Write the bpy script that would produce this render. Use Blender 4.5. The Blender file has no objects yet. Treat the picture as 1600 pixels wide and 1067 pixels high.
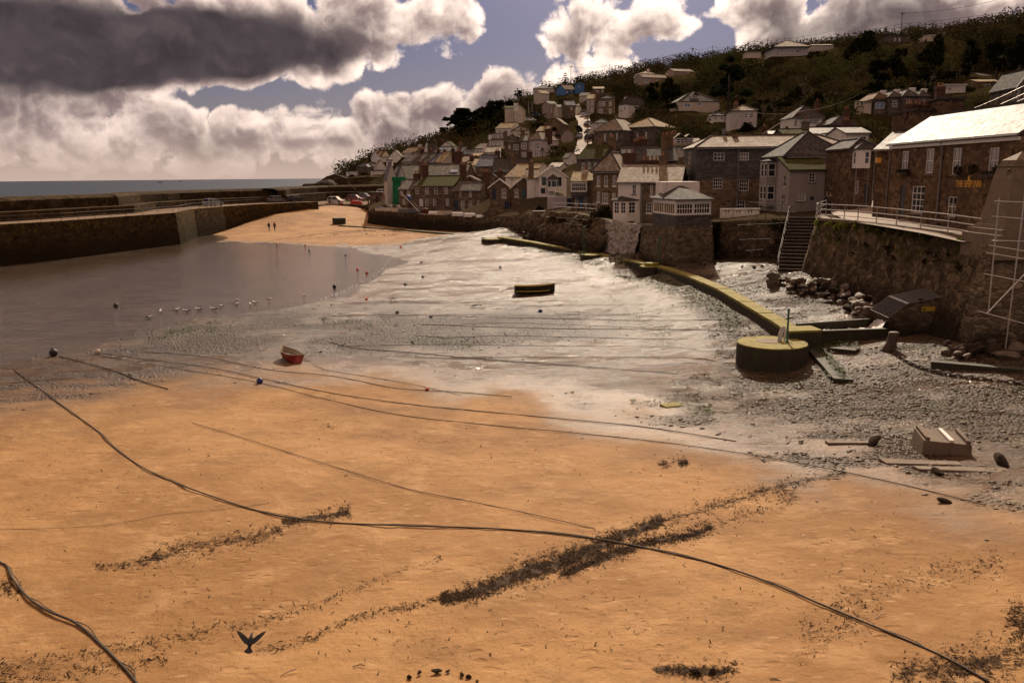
import bpy, bmesh, math, random
import numpy as np
from mathutils import Vector, Matrix, Euler
random.seed(7); rng = np.random.default_rng(7)
S = bpy.context.scene
COL = S.collection
R = math.radians
# ------------------------------------------------------------------ camera
CZ = 10.2; F = 1300.0; PITCH = math.atan(258/1300.); ROLL = R(-0.53)
cam = bpy.data.cameras.new('camera'); co = bpy.data.objects.new('camera', cam); COL.objects.link(co)
CM = Matrix.Rotation(R(90)-PITCH, 3, 'X') @ Matrix.Rotation(ROLL, 3, 'Z')
co.matrix_world = Matrix.Translation((0, 0, CZ)) @ CM.to_4x4()
cam.sensor_width = 36; cam.lens = F/1600*36; cam.clip_end = 20000; cam.clip_start = .1
S.camera = co
CMi = CM.inverted()
def ray(px, py): return CM @ Vector(((px-800)/F, (533.5-py)/F, -1))
def at(px, py, Y):
    d = ray(px, py); t = Y/d.y
    return Vector((d.x*t, Y, CZ+d.z*t))
def atz(px, py, z):
    d = ray(px, py); t = (z-CZ)/d.z
    return Vector((d.x*t, d.y*t, z))
def proj(x, y, z):
    v = CMi @ Vector((x, y, z-CZ))
    return (800+F*v.x/-v.z, 533.5-F*v.y/-v.z)
CMn = np.array(CM)
def projn(X, Y, Z):
    v = np.stack([X, Y, Z-CZ], -1) @ CMn
    return 800+F*v[..., 0]/-v[..., 2], 533.5-F*v[..., 1]/-v[..., 2]
def m_per_px(Y): return Y/F
# ------------------------------------------------------------------ smooth surfaces through measured points
class RBF:
    def __init__(s, pts, smooth=0.0):
        P = np.array(pts, float); s.p = P[:, :2]; n = len(P)
        d = np.linalg.norm(s.p[:, None]-s.p[None], axis=-1)
        A = np.zeros((n+3, n+3)); A[:n, :n] = -d+np.eye(n)*smooth
        A[:n, n] = 1; A[:n, n+1:] = s.p; A[n, :n] = 1; A[n+1:, :n] = s.p.T
        b = np.zeros(n+3); b[:n] = P[:, 2]; s.w = np.linalg.solve(A, b); s.n = n
    def __call__(s, X, Y):
        X = np.asarray(X, float); sh = X.shape; Q = np.stack([X.ravel(), np.asarray(Y, float).ravel()], -1)
        out = np.empty(len(Q))
        for i in range(0, len(Q), 20000):
            q = Q[i:i+20000]; d = np.linalg.norm(q[:, None]-s.p[None], axis=-1)
            out[i:i+20000] = -d @ s.w[:s.n]+s.w[s.n]+q @ s.w[s.n+1:]
        return out.reshape(sh)
# ------------------------------------------------------------------ object helpers
def tag(o, label=None, cat=None, group=None, kind=None):
    if label: o['label'] = label
    if cat: o['category'] = cat
    if group: o['group'] = group
    if kind: o['kind'] = kind
    return o
def empty(name, loc=(0, 0, 0), rz=0, label=None, cat=None, group=None):
    o = bpy.data.objects.new(name, None); COL.objects.link(o); o.location = loc; o.rotation_euler = (0, 0, rz)
    o.empty_display_size = .2
    return tag(o, label, cat, group)
KIDS = {}
def link(o, parent=None):
    COL.objects.link(o)
    if parent is not None:
        o.parent = parent; KIDS.setdefault(parent.name, []).append(o)
    return o
def copy_tree(o, parent=None):
    c = o.copy(); link(c, parent)
    for ch in KIDS.get(o.name, []): copy_tree(ch, c)
    return c
def auto_uv(me):
    n = len(me.polygons)
    if not n: return
    uv = me.uv_layers.new(name='UVMap')
    nv = len(me.vertices); V = np.empty(nv*3); me.vertices.foreach_get('co', V); V = V.reshape(-1, 3)
    N = np.empty(n*3); me.polygons.foreach_get('normal', N); N = N.reshape(-1, 3)
    lt = np.empty(n, int); me.polygons.foreach_get('loop_total', lt)
    li = np.empty(len(me.loops), int); me.loops.foreach_get('vertex_index', li)
    NL = np.repeat(N, lt, axis=0); P = V[li]
    T = np.stack([-NL[:, 1], NL[:, 0], np.zeros(len(NL))], -1); l = np.linalg.norm(T, axis=1)
    flat = l < .05; T[flat] = (1, 0, 0); l[flat] = 1; T /= l[:, None]
    B = np.cross(NL, T)
    uv.data.foreach_set('uv', np.stack([(P*T).sum(1), (P*B).sum(1)], -1).ravel())
class MB:
    def __init__(s): s.v = []; s.f = []; s.m = []
    def face(s, pts, mi=0):
        b = len(s.v); s.v += [tuple(p) for p in pts]; s.f.append(tuple(range(b, b+len(pts)))); s.m.append(mi)
    def hexa(s, p, mi=0):          # 8 points: bottom ring ccw, top ring ccw
        b = len(s.v); s.v += [tuple(q) for q in p]
        for q in ((3, 2, 1, 0), (4, 5, 6, 7), (0, 1, 5, 4), (1, 2, 6, 5), (2, 3, 7, 6), (3, 0, 4, 7)):
            s.f.append(tuple(b+i for i in q)); s.m.append(mi)
    def box(s, x0, y0, z0, x1, y1, z1, mi=0):
        s.hexa([(x0, y0, z0), (x1, y0, z0), (x1, y1, z0), (x0, y1, z0), (x0, y0, z1), (x1, y0, z1), (x1, y1, z1), (x0, y1, z1)], mi)
    def prism(s, poly, d, mi=0):   # poly of 3d points (ccw seen from the front), extruded along vector d
        n = len(poly); b = len(s.v); d = Vector(d)
        s.v += [tuple(p) for p in poly]+[tuple(Vector(p)+d) for p in poly]
        s.f.append(tuple(b+i for i in range(n))); s.m.append(mi)
        s.f.append(tuple(b+n+i for i in reversed(range(n)))); s.m.append(mi)
        for i in range(n):
            j = (i+1) % n; s.f.append((b+j, b+i, b+n+i, b+n+j)); s.m.append(mi)
    def tube(s, pts, r, n=6, mi=0, cap=True, r1=None):
        pts = [Vector(p) for p in pts]; b = len(s.v); k = len(pts)
        for i, p in enumerate(pts):
            t = (pts[min(i+1, k-1)]-pts[max(i-1, 0)]).normalized()
            a = t.cross(Vector((0, 0, 1)));
            if a.length < .05: a = t.cross(Vector((0, 1, 0)))
            a.normalize(); c = a.cross(t)
            rr = r if r1 is None else r+(r1-r)*i/(k-1)
            for j in range(n):
                w = 2*math.pi*j/n; s.v.append(tuple(p+(a*math.cos(w)+c*math.sin(w))*rr))
        for i in range(k-1):
            for j in range(n):
                q = (j+1) % n; s.f.append((b+i*n+j, b+i*n+q, b+(i+1)*n+q, b+(i+1)*n+j)); s.m.append(mi)
        if cap:
            s.f.append(tuple(b+j for j in reversed(range(n)))); s.m.append(mi)
            s.f.append(tuple(b+(k-1)*n+j for j in range(n))); s.m.append(mi)
    def lathe(s, prof, n=16, c=(0, 0), mi=0):   # prof: (r, z)
        b = len(s.v); k = len(prof)
        for r, z in prof:
            for j in range(n):
                w = 2*math.pi*j/n; s.v.append((c[0]+r*math.cos(w), c[1]+r*math.sin(w), z))
        for i in range(k-1):
            for j in range(n):
                q = (j+1) % n; s.f.append((b+i*n+j, b+i*n+q, b+(i+1)*n+q, b+(i+1)*n+j)); s.m.append(mi)
        s.f.append(tuple(b+j for j in reversed(range(n)))); s.m.append(mi)
        s.f.append(tuple(b+(k-1)*n+j for j in range(n))); s.m.append(mi)
    def loft(s, rings, mi=0, cap=True):
        b = len(s.v); n = len(rings[0])
        for r in rings: s.v += [tuple(p) for p in r]
        for i in range(len(rings)-1):
            for j in range(n):
                q = (j+1) % n; s.f.append((b+i*n+j, b+i*n+q, b+(i+1)*n+q, b+(i+1)*n+j)); s.m.append(mi)
        if cap:
            s.f.append(tuple(b+j for j in reversed(range(n)))); s.m.append(mi)
            s.f.append(tuple(b+(len(rings)-1)*n+j for j in range(n))); s.m.append(mi)
    def mesh(s, name, mats, smooth=False, uv=True):
        me = bpy.data.meshes.new(name); me.from_pydata(s.v, [], s.f)
        for m in (mats if isinstance(mats, (list, tuple)) else [mats]): me.materials.append(m)
        if any(s.m): me.polygons.foreach_set('material_index', s.m)
        if smooth: me.polygons.foreach_set('use_smooth', [True]*len(s.f))
        me.update()
        if uv: auto_uv(me)
        return me
    def build(s, name, mats, parent=None, smooth=False, uv=True):
        return link(bpy.data.objects.new(name, s.mesh(name, mats, smooth, uv)), parent)
def np_mesh(name, V, Fq, mats, parent=None, smooth=False, mi=None):
    """V (n,3), Fq (m,k) one face size"""
    me = bpy.data.meshes.new(name); V = np.asarray(V, np.float32); Fq = np.asarray(Fq, np.int32); m, k = Fq.shape
    me.vertices.add(len(V)); me.vertices.foreach_set('co', V.ravel())
    me.loops.add(m*k); me.loops.foreach_set('vertex_index', Fq.ravel())
    me.polygons.add(m); me.polygons.foreach_set('loop_start', np.arange(0, m*k, k, dtype=np.int32))
    me.polygons.foreach_set('loop_total', np.full(m, k, np.int32))
    for q in (mats if isinstance(mats, (list, tuple)) else [mats]): me.materials.append(q)
    if mi is not None: me.polygons.foreach_set('material_index', np.asarray(mi, np.int32))
    if smooth: me.polygons.foreach_set('use_smooth', np.ones(m, bool))
    me.update(calc_edges=True)
    return link(bpy.data.objects.new(name, me), parent)
# ------------------------------------------------------------------ materials
class NT:
    def __init__(s, tree): s.t = tree; s.l = tree.links
    def n(s, typ, props=None, **ins):
        nd = s.t.nodes.new(typ)
        for k, v in (props or {}).items(): setattr(nd, k, v)
        for k, v in ins.items():
            key = int(k[1:]) if k[0] == '_' and k[1:].isdigit() else k.replace('_', ' ')
            s.set(nd, key, v)
        return nd
    def set(s, nd, key, v):
        sock = nd.inputs[key]
        if isinstance(v, bpy.types.NodeSocket): s.l.new(v, sock)
        elif isinstance(v, bpy.types.Node): s.l.new(v.outputs[0], sock)
        else:
            if sock.type == 'RGBA' and isinstance(v, (tuple, list)) and len(v) == 3: v = tuple(v)+(1,)
            sock.default_value = v
    def math(s, op, a, b=None, c=None, clamp=False):
        nd = s.t.nodes.new('ShaderNodeMath'); nd.operation = op; nd.use_clamp = clamp
        for i, v in enumerate((a, b, c)):
            if v is not None: s.set(nd, i, v)
        return nd.outputs[0]
    def mix(s, fac, a, b, blend='MIX'):
        nd = s.t.nodes.new('ShaderNodeMix'); nd.data_type = 'RGBA'; nd.blend_type = blend
        s.set(nd, 0, fac); s.set(nd, 6, a); s.set(nd, 7, b); return nd.outputs[2]
    def ss(s, x, a, b, lo=0.0, hi=1.0):
        nd = s.t.nodes.new('ShaderNodeMapRange'); nd.interpolation_type = 'SMOOTHSTEP'
        s.set(nd, 0, x); s.set(nd, 1, a); s.set(nd, 2, b); s.set(nd, 3, lo); s.set(nd, 4, hi); return nd.outputs[0]
    def noise(s, vec, scale, detail=4, rough=.55, dist=0., lac=2.):
        nd = s.n('ShaderNodeTexNoise', Scale=scale, Detail=detail, Roughness=rough, Distortion=dist, Lacunarity=lac)
        if vec is not None: s.set(nd, 'Vector', vec)
        return nd.outputs[0]
    def coord(s, which='Object'): return s.n('ShaderNodeTexCoord').outputs[which]
    def map(s, vec, scale=(1, 1, 1), loc=(0, 0, 0)):
        nd = s.n('ShaderNodeMapping'); s.set(nd, 'Vector', vec); nd.inputs['Scale'].default_value = scale; nd.inputs['Location'].default_value = loc
        return nd.outputs[0]
    def bump(s, h, strength=.5, dist=.05, normal=None):
        nd = s.n('ShaderNodeBump', Strength=strength, Distance=dist, Height=h)
        if normal is not None: s.set(nd, 'Normal', normal)
        return nd.outputs[0]
MATS = {}
def newmat(name):
    m = bpy.data.materials.new(name); m.use_nodes = True; t = NT(m.node_tree); m.node_tree.nodes.clear()
    out = t.n('ShaderNodeOutputMaterial'); b = t.n('ShaderNodeBsdfPrincipled'); t.l.new(b.outputs[0], out.inputs[0])
    MATS[name] = m
    return m, t, b, out
def rnd(t): return t.n('ShaderNodeObjectInfo').outputs['Random']
def simple(name, col, rough=.6, var=.25, sc=3., metal=0., bump=0., spec=.5, stain=None):
    m, t, b, o = newmat(name); c = t.coord()
    n = t.noise(c, sc, 6, .6); k = t.math('MULTIPLY_ADD', n, 2*var, 1-var)
    base = t.mix(1., col, t.n('ShaderNodeCombineColor', Red=k, Green=k, Blue=k).outputs[0], 'MULTIPLY')
    if stain:
        n2 = t.noise(t.map(c, (1, 1, .25)), sc*.7, 5, .65); base = t.mix(t.ss(n2, .5, .72, 0, .8), base, stain)
    t.set(b, 'Base Color', base); t.set(b, 'Roughness', rough); t.set(b, 'Metallic', metal); b.inputs['Specular IOR Level'].default_value = spec
    if bump: t.set(b, 'Normal', t.bump(t.noise(c, sc*6, 4), bump, .02))
    return m
def stone(name, c1, c2, mortar, scale=2.2, stretch=1.5, bump=.6, rough=.85, tide=None, moss=None, es=.55):
    """random rubble masonry; tide=(z0,z1,col): weed-dark foot, moss=(z,col): growth near the top; world heights"""
    m, t, b, o = newmat(name)
    geo = t.n('ShaderNodeNewGeometry').outputs['Position'] if (tide or moss) else t.coord()
    w = t.n('ShaderNodeVectorMath', {'operation': 'ADD'}); t.set(w, 0, geo)
    nz = t.n('ShaderNodeTexNoise', Scale=1.6, Detail=2.); t.set(nz, 'Vector', geo)
    wv = t.n('ShaderNodeVectorMath', {'operation': 'SCALE'}); t.set(wv, 0, nz.outputs['Color']); wv.inputs['Scale'].default_value = .35
    t.set(w, 1, wv.outputs[0])
    v = t.map(w.outputs[0], (1, 1, stretch))
    vo = t.n('ShaderNodeTexVoronoi', {'feature': 'F1'}, Scale=scale, Vector=v)
    ve = t.n('ShaderNodeTexVoronoi', {'feature': 'DISTANCE_TO_EDGE'}, Scale=scale, Vector=v)
    sep = t.n('ShaderNodeSeparateColor', Color=vo.outputs['Color'])
    base = t.mix(sep.outputs[0], c1, c2)
    k = t.math('MULTIPLY_ADD', sep.outputs[1], .8, .55)
    base = t.mix(1., base, t.n('ShaderNodeCombineColor', Red=k, Green=k, Blue=k).outputs[0], 'MULTIPLY')
    fine = t.noise(geo, scale*5, 5, .65)
    k2 = t.math('MULTIPLY_ADD', fine, .8, .6)
    base = t.mix(1., base, t.n('ShaderNodeCombineColor', Red=k2, Green=k2, Blue=k2).outputs[0], 'MULTIPLY')
    edge = t.ss(ve.outputs['Distance'], .02, .09, 1, 0)
    base = t.mix(t.math('MULTIPLY', t.math('MULTIPLY', edge, es), t.ss(t.noise(geo, 1.1, 3), .3, .6)), base, mortar)
    big = t.noise(geo, .35, 4, .6)
    base = t.mix(t.ss(big, .45, .7, 0, .45), base, tuple(x*.45 for x in c1))
    if tide or moss:
        z = t.n('ShaderNodeSeparateXYZ', Vector=geo).outputs[2]
        zz = t.math('MULTIPLY_ADD', t.noise(geo, .8, 5, .6), 1.6, t.math('SUBTRACT', z, .8))
        if tide: base = t.mix(t.ss(zz, tide[0], tide[1], .92, 0), base, tide[2])
        if moss:
            mm = t.math('MULTIPLY', t.ss(zz, moss[0], moss[0]+1.2, 0, 1), t.ss(t.noise(geo, 1.7, 4, .6), .5, .62, 0, .85))
            base = t.mix(mm, base, moss[1])
    t.set(b, 'Base Color', base); t.set(b, 'Roughness', rough); b.inputs['Specular IOR Level'].default_value = .02
    h = t.math('ADD', t.ss(ve.outputs['Distance'], 0., .14), t.math('MULTIPLY', fine, .35))
    t.set(b, 'Normal', t.bump(h, bump, .08))
    return m
def slate(name, c1, c2, rough=.42, lichen=None, lich=.5, size=(.3, .2), spec=.1):
    m, t, b, o = newmat(name)
    uv = t.coord('UV'); ob = t.coord('Object')
    br = t.n('ShaderNodeTexBrick', {'offset': .5}, Vector=uv, Color1=c1, Color2=c2, Mortar=tuple(x*.35 for x in c1), Scale=1., Mortar_Size=.012, Mortar_Smooth=.3, Brick_Width=size[0], Row_Height=size[1])
    wn = t.n('ShaderNodeTexWhiteNoise', {'noise_dimensions': '3D'})
    fl = t.n('ShaderNodeVectorMath', {'operation': 'SNAP'}); t.set(fl, 0, uv); fl.inputs[1].default_value = (size[0], size[1], 1); t.set(wn, 'Vector', fl.outputs[0])
    k = t.math('MULTIPLY_ADD', wn.outputs['Value'], .7, .62)
    base = t.mix(1., br.outputs['Color'], t.n('ShaderNodeCombineColor', Red=k, Green=k, Blue=k).outputs[0], 'MULTIPLY')
    n = t.noise(ob, 1.1, 7, .68)
    if lichen: base = t.mix(t.ss(n, 1-lich-.1, 1-lich+.12, 0, .85), base, lichen)
    t.set(b, 'Base Color', base)
    t.set(b, 'Roughness', t.math('MULTIPLY_ADD', t.noise(ob, 2.3, 5), .3, rough-.15)); b.inputs['Specular IOR Level'].default_value = spec
    sx = t.n('ShaderNodeSeparateXYZ', Vector=uv).outputs[1]
    saw = t.math('FRACT', t.math('DIVIDE', sx, size[1]))
    h = t.math('ADD', t.math('MULTIPLY', saw, -.6), t.math('ADD', t.math('MULTIPLY', wn.outputs['Value'], .6), t.math('MULTIPLY', t.noise(ob, 6, 4), .7)))
    t.set(b, 'Normal', t.bump(h, .6, .06 if name.startswith('inn') else .03))
    return m
def render_wall(name, col, grime=(.2, .17, .13)):
    m, t, b, o = newmat(name); c = t.coord(); uvn = t.noise(t.map(c, (1, 1, .18)), 1.3, 6, .65)
    base = t.mix(t.ss(uvn, .5, .78, 0, .55), col, grime)
    n = t.noise(c, 9, 5, .6); k = t.math('MULTIPLY_ADD', n, .3, .85)
    base = t.mix(1., base, t.n('ShaderNodeCombineColor', Red=k, Green=k, Blue=k).outputs[0], 'MULTIPLY')
    t.set(b, 'Base Color', base); t.set(b, 'Roughness', .8); t.set(b, 'Normal', t.bump(t.noise(c, 22, 4), .35, .02))
    b.inputs['Specular IOR Level'].default_value = .3
    return m
def leafmat(name, c1, c2, rough=.6, trans=.25):
    m, t, b, o = newmat(name); c = t.coord()
    n = t.noise(c, .9, 4, .6); n2 = t.noise(c, 7, 2)
    base = t.mix(t.ss(n, .35, .65), c1, c2)
    k = t.math('ADD', t.math('MULTIPLY_ADD', rnd(t), .5, .5), t.math('MULTIPLY', n2, .5))
    base = t.mix(1., base, t.n('ShaderNodeCombineColor', Red=k, Green=k, Blue=k).outputs[0], 'MULTIPLY')
    t.set(b, 'Base Color', base); t.set(b, 'Roughness', rough); b.inputs['Specular IOR Level'].default_value = 0.
    tr = t.n('ShaderNodeBsdfTranslucent'); t.set(tr, 'Color', base); ms = t.n('ShaderNodeMixShader'); t.set(ms, 0, trans)
    t.l.new(b.outputs[0], ms.inputs[1]); t.l.new(tr.outputs[0], ms.inputs[2]); t.l.new(ms.outputs[0], o.inputs[0])
    return m
M = {}
M['stone_brown'] = stone('stone_brown', (.24, .165, .105), (.15, .105, .07), (.26, .2, .14), 2.0, 1.6)
M['stone_far'] = stone('stone_far', (.25, .18, .12), (.15, .11, .08), (.22, .17, .12), 1.3, 1.6)
M['stone_grey'] = stone('stone_grey', (.2, .165, .135), (.13, .11, .09), (.2, .17, .14), 1.6, 1.6)
M['stone_inn'] = stone('stone_inn', (.22, .14, .085), (.12, .08, .055), (.15, .105, .07), 2.6, 1.5, .7)
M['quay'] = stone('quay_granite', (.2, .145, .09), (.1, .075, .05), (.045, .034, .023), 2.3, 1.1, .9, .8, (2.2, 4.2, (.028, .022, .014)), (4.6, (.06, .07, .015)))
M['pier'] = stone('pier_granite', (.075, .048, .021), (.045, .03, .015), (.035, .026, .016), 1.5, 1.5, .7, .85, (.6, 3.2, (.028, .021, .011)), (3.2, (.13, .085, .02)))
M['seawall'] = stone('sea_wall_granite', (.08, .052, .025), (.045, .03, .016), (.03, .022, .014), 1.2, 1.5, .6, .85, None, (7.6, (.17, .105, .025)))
M['ashlar'] = simple('pillar_granite', (.2, .148, .1), .85, .4, 4., bump=.6, stain=(.13, .095, .065))
M['bastion'] = stone('bastion_stone', (.24, .19, .125), (.14, .105, .07), (.1, .08, .055), 2.4, 2.0, .8, .85, (1.6, 3.0, (.03, .025, .015)))
M['white_stone'] = stone('painted_rubble', (.5, .45, .4), (.36, .32, .28), (.2, .17, .14), 2.2, 1.5, .6)
M['white'] = render_wall('white_render', (.86, .8, .72))
M['cream'] = render_wall('cream_render', (.66, .57, .45))
M['pinkwhite'] = render_wall('pale_pink_render', (.6, .53, .52))
M['greyrender'] = render_wall('grey_render', (.34, .3, .27), (.22, .19, .16))
M['lightgrey'] = render_wall('pale_grey_render', (.6, .55, .5))
M['pinkbeige'] = render_wall('pink_beige_render', (.42, .33, .28))
M['bluepaint'] = render_wall('blue_weatherboard', (.08, .2, .42), (.06, .14, .3))
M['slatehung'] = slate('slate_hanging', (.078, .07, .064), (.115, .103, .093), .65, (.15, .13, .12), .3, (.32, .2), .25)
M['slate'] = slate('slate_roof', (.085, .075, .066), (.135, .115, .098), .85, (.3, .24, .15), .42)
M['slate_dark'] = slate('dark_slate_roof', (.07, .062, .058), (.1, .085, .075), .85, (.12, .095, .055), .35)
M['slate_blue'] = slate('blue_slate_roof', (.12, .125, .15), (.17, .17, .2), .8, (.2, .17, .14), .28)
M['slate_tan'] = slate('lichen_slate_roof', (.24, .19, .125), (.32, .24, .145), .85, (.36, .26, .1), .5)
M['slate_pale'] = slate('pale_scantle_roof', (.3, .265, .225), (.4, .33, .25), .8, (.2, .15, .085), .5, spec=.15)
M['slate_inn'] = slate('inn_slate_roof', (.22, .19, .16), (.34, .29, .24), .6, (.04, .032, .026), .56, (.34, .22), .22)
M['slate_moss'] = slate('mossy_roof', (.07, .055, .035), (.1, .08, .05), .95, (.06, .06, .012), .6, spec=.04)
M['brown_roof'] = slate('brown_tile_roof', (.16, .1, .055), (.2, .12, .065), .85, (.22, .15, .06), .4, (.26, .26))
M['redbrick'] = slate('red_brick', (.15, .075, .048), (.105, .058, .04), .8, (.06, .045, .035), .35, (.22, .075), .2)
M['brick_tan'] = slate('tan_brick', (.27, .17, .1), (.2, .13, .08), .8, (.07, .06, .05), .3, (.22, .075), .2)
M['pot'] = simple('terracotta', (.36, .17, .09), .8)
M['whitepaint'] = simple('white_paint', (.82, .78, .73), .45, .1, 5.)
M['glass'] = simple('window_glass', (.018, .02, .024), .06, .3, .8, spec=.6)
M['glass_curtain'] = simple('curtained_glass', (.22, .2, .19), .12, .5, 2.5, spec=.6)
M['blue_blind'] = simple('blue_lit_glass', (.2, .28, .42), .1, .3, .8, spec=.8)
M['blackpaint'] = simple('black_paint', (.025, .027, .028), .45)
M['navy'] = simple('navy_paint', (.02, .035, .075), .5)
M['bluedoor'] = simple('blue_paint', (.05, .17, .36), .45)
M['teal'] = simple('teal_paint', (.05, .1, .12), .5)
M['darkwood'] = simple('dark_wood', (.05, .032, .02), .7, .4, 8.)
M['wood'] = simple('weathered_wood', (.2, .14, .09), .8, .4, 8.)
M['iron'] = simple('rusty_iron', (.07, .045, .03), .7, .5, 9., bump=.4)
M['galv'] = simple('galvanised_steel', (.55, .53, .5), .28, .2, 6., .9)
M['lead'] = simple('lead_grey', (.21, .195, .185), .8, spec=.2)
M['concrete'] = simple('concrete', (.18, .13, .088), .85, .35, 2.5, bump=.5, stain=(.09, .065, .04))
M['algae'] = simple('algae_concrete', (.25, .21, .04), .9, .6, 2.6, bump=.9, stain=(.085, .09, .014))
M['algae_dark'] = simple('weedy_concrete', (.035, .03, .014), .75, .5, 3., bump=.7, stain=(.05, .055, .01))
M['green_metal'] = simple('green_steel', (.02, .13, .075), .5)
M['netting'] = simple('green_netting', (.015, .21, .085), .85, .5, 1.5)
M['redpaint'] = simple('red_paint', (.5, .035, .02), .5)
M['boat_red'] = simple('red_hull', (.3, .025, .015), .38, .3, 3.)
M['boat_in'] = simple('boat_inside', (.33, .27, .19), .7, .3, 4.)
M['boat_green'] = simple('dark_green_hull', (.02, .024, .014), .5, .4, 3.)
M['yellow'] = simple('yellow_paint', (.52, .36, .03), .5)
M['gold'] = simple('gold_letters', (.75, .4, .06), .35, .1)
M['boat_white'] = simple('white_hull', (.72, .69, .65), .4, .15, 2.)
M['boat_blue'] = simple('blue_hull', (.16, .21, .3), .45, .2, 2.)
M['boat_maroon'] = simple('maroon_cover', (.08, .02, .02), .8)
M['tarp'] = simple('blue_tarpaulin', (.03, .09, .28), .6)
M['rope'] = simple('wet_rope', (.045, .03, .017), .8, .4, 20.)
M['rope_light'] = simple('pale_rope', (.22, .16, .09), .85, .4, 20.)
M['rubber'] = simple('black_rubber', (.02, .02, .02), .8)
M['hubcap'] = simple('alloy_wheel', (.4, .4, .4), .35, .1, 3., .8)
M['carglass'] = simple('car_glass', (.02, .025, .03), .05, .2, 1., spec=.8)
for k, c in dict(car_white=(.75, .74, .72), car_silver=(.36, .41, .45), car_dark=(.03, .035, .04), car_red=(.22, .015, .02), car_blue=(.06, .12, .25), car_grey=(.2, .2, .21)).items():
    M[k] = simple(k+'_paint', c, .25, .05, 1., .2, spec=.7)
M['lamp_lens'] = simple('lamp_lens', (.7, .68, .62), .15, .1)
M['buoy_red'] = simple('orange_red_buoy', (.65, .07, .03), .5)
M['buoy_dark'] = simple('dark_buoy', (.035, .03, .03), .6)
M['buoy_pale'] = simple('pale_buoy', (.5, .42, .3), .6)
M['buoy_blue'] = simple('blue_buoy', (.03, .06, .2), .5)
M['feather_white'] = simple('white_feathers', (.78, .76, .72), .8)
M['feather_grey'] = simple('grey_feathers', (.1, .095, .095), .9, spec=.1)
M['feather_dark'] = simple('dark_feathers', (.035, .033, .038), .7)
M['skin'] = simple('skin', (.42, .25, .17), .6, .1)
M['cloth_dark'] = simple('dark_cloth', (.02, .02, .025), .9)
M['cloth_brown'] = simple('brown_cloth', (.06, .035, .025), .9)
M['hair'] = simple('dark_hair', (.03, .02, .015), .7)
M['bark'] = simple('bark', (.08, .06, .045), .9, .4, 4.)
M['twig'] = simple('twig', (.11, .075, .05), .9, .3, 3.)
M['leaf_dark'] = leafmat('dark_evergreen_leaves', (.018, .019, .008), (.036, .034, .013), .8, .1)
M['leaf_olive'] = leafmat('olive_leaves', (.038, .034, .013), (.064, .052, .02), .8, .15)
M['leaf_gloss'] = leafmat('glossy_leaves', (.042, .044, .016), (.07, .068, .025), .6, .15)
M['leaf_brown'] = leafmat('winter_scrub', (.042, .029, .015), (.07, .046, .023), .8, .12)
M['leaf_pine'] = leafmat('pine_needles', (.014, .019, .01), (.026, .03, .013), .7, .12)
M['leaf_yellow'] = leafmat('yellow_green_weed', (.13, .14, .02), (.2, .2, .035), .6, .4)
M['blossom'] = leafmat('pale_blossom', (.3, .26, .18), (.45, .4, .3), .7, .4)
M['weed'] = simple('dry_seaweed', (.045, .026, .014), .9, .5, 12., spec=.05)
M['weed_green'] = simple('green_seaweed', (.06, .075, .014), .7, .5, 6., spec=.2)
M['pebble'] = simple('wet_pebble', (.1, .066, .04), .55, .8, 1.7, spec=.25)
M['boulder'] = simple('boulder', (.15, .108, .074), .75, .5, 2.5, bump=.8, stain=(.06, .045, .03))
M['rockdark'] = simple('dark_rock', (.05, .036, .026), .95, .5, 2.5, bump=.8, spec=.05)
M['shade_black'] = simple('painted_shade_black', (.012, .011, .01), 1., spec=0.)  # matt black that paints in the shade inside the outfall
M['foam'] = simple('white_water', (.6, .58, .55), .4, .4, 14., bump=.9)
M['kelp_stick'] = simple('driftwood', (.3, .22, .14), .8)
# ------------------------------------------------------------------ houses: builder
HOUSE_BOX = []       # (pxl, pxr, ytop, ybase, Y): where planting must not stand in front
TERR = []            # ground points under the houses
def panel(mb, o, ax, W, z0, z1, holes, nrm, dep=.14, mi=0):
    """upright wall rectangle from o along unit ax, with real openings; holes: (u0,u1,z0,z1); reveals go inwards (against nrm)"""
    o = Vector(o); ax = Vector(ax); nr = Vector(nrm)
    xs = sorted({0., W, *[h[0] for h in holes], *[h[1] for h in holes]}); zs = sorted({z0, z1, *[h[2] for h in holes], *[h[3] for h in holes]})
    P = lambda u, z, d=0.: o+ax*u+Vector((0, 0, z))-nr*d
    for i in range(len(xs)-1):
        for j in range(len(zs)-1):
            cx = (xs[i]+xs[i+1])/2; cz = (zs[j]+zs[j+1])/2
            if any(h[0] < cx < h[1] and h[2] < cz < h[3] for h in holes): continue
            mb.face([P(xs[i], zs[j]), P(xs[i+1], zs[j]), P(xs[i+1], zs[j+1]), P(xs[i], zs[j+1])], mi)
    for a, b_, c, d in holes:
        mb.face([P(a, c), P(b_, c), P(b_, c, dep), P(a, c, dep)], mi); mb.face([P(a, d, dep), P(b_, d, dep), P(b_, d), P(a, d)], mi)
        mb.face([P(a, c), P(a, c, dep), P(a, d, dep), P(a, d)], mi); mb.face([P(b_, c, dep), P(b_, c), P(b_, d), P(b_, d, dep)], mi)
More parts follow.
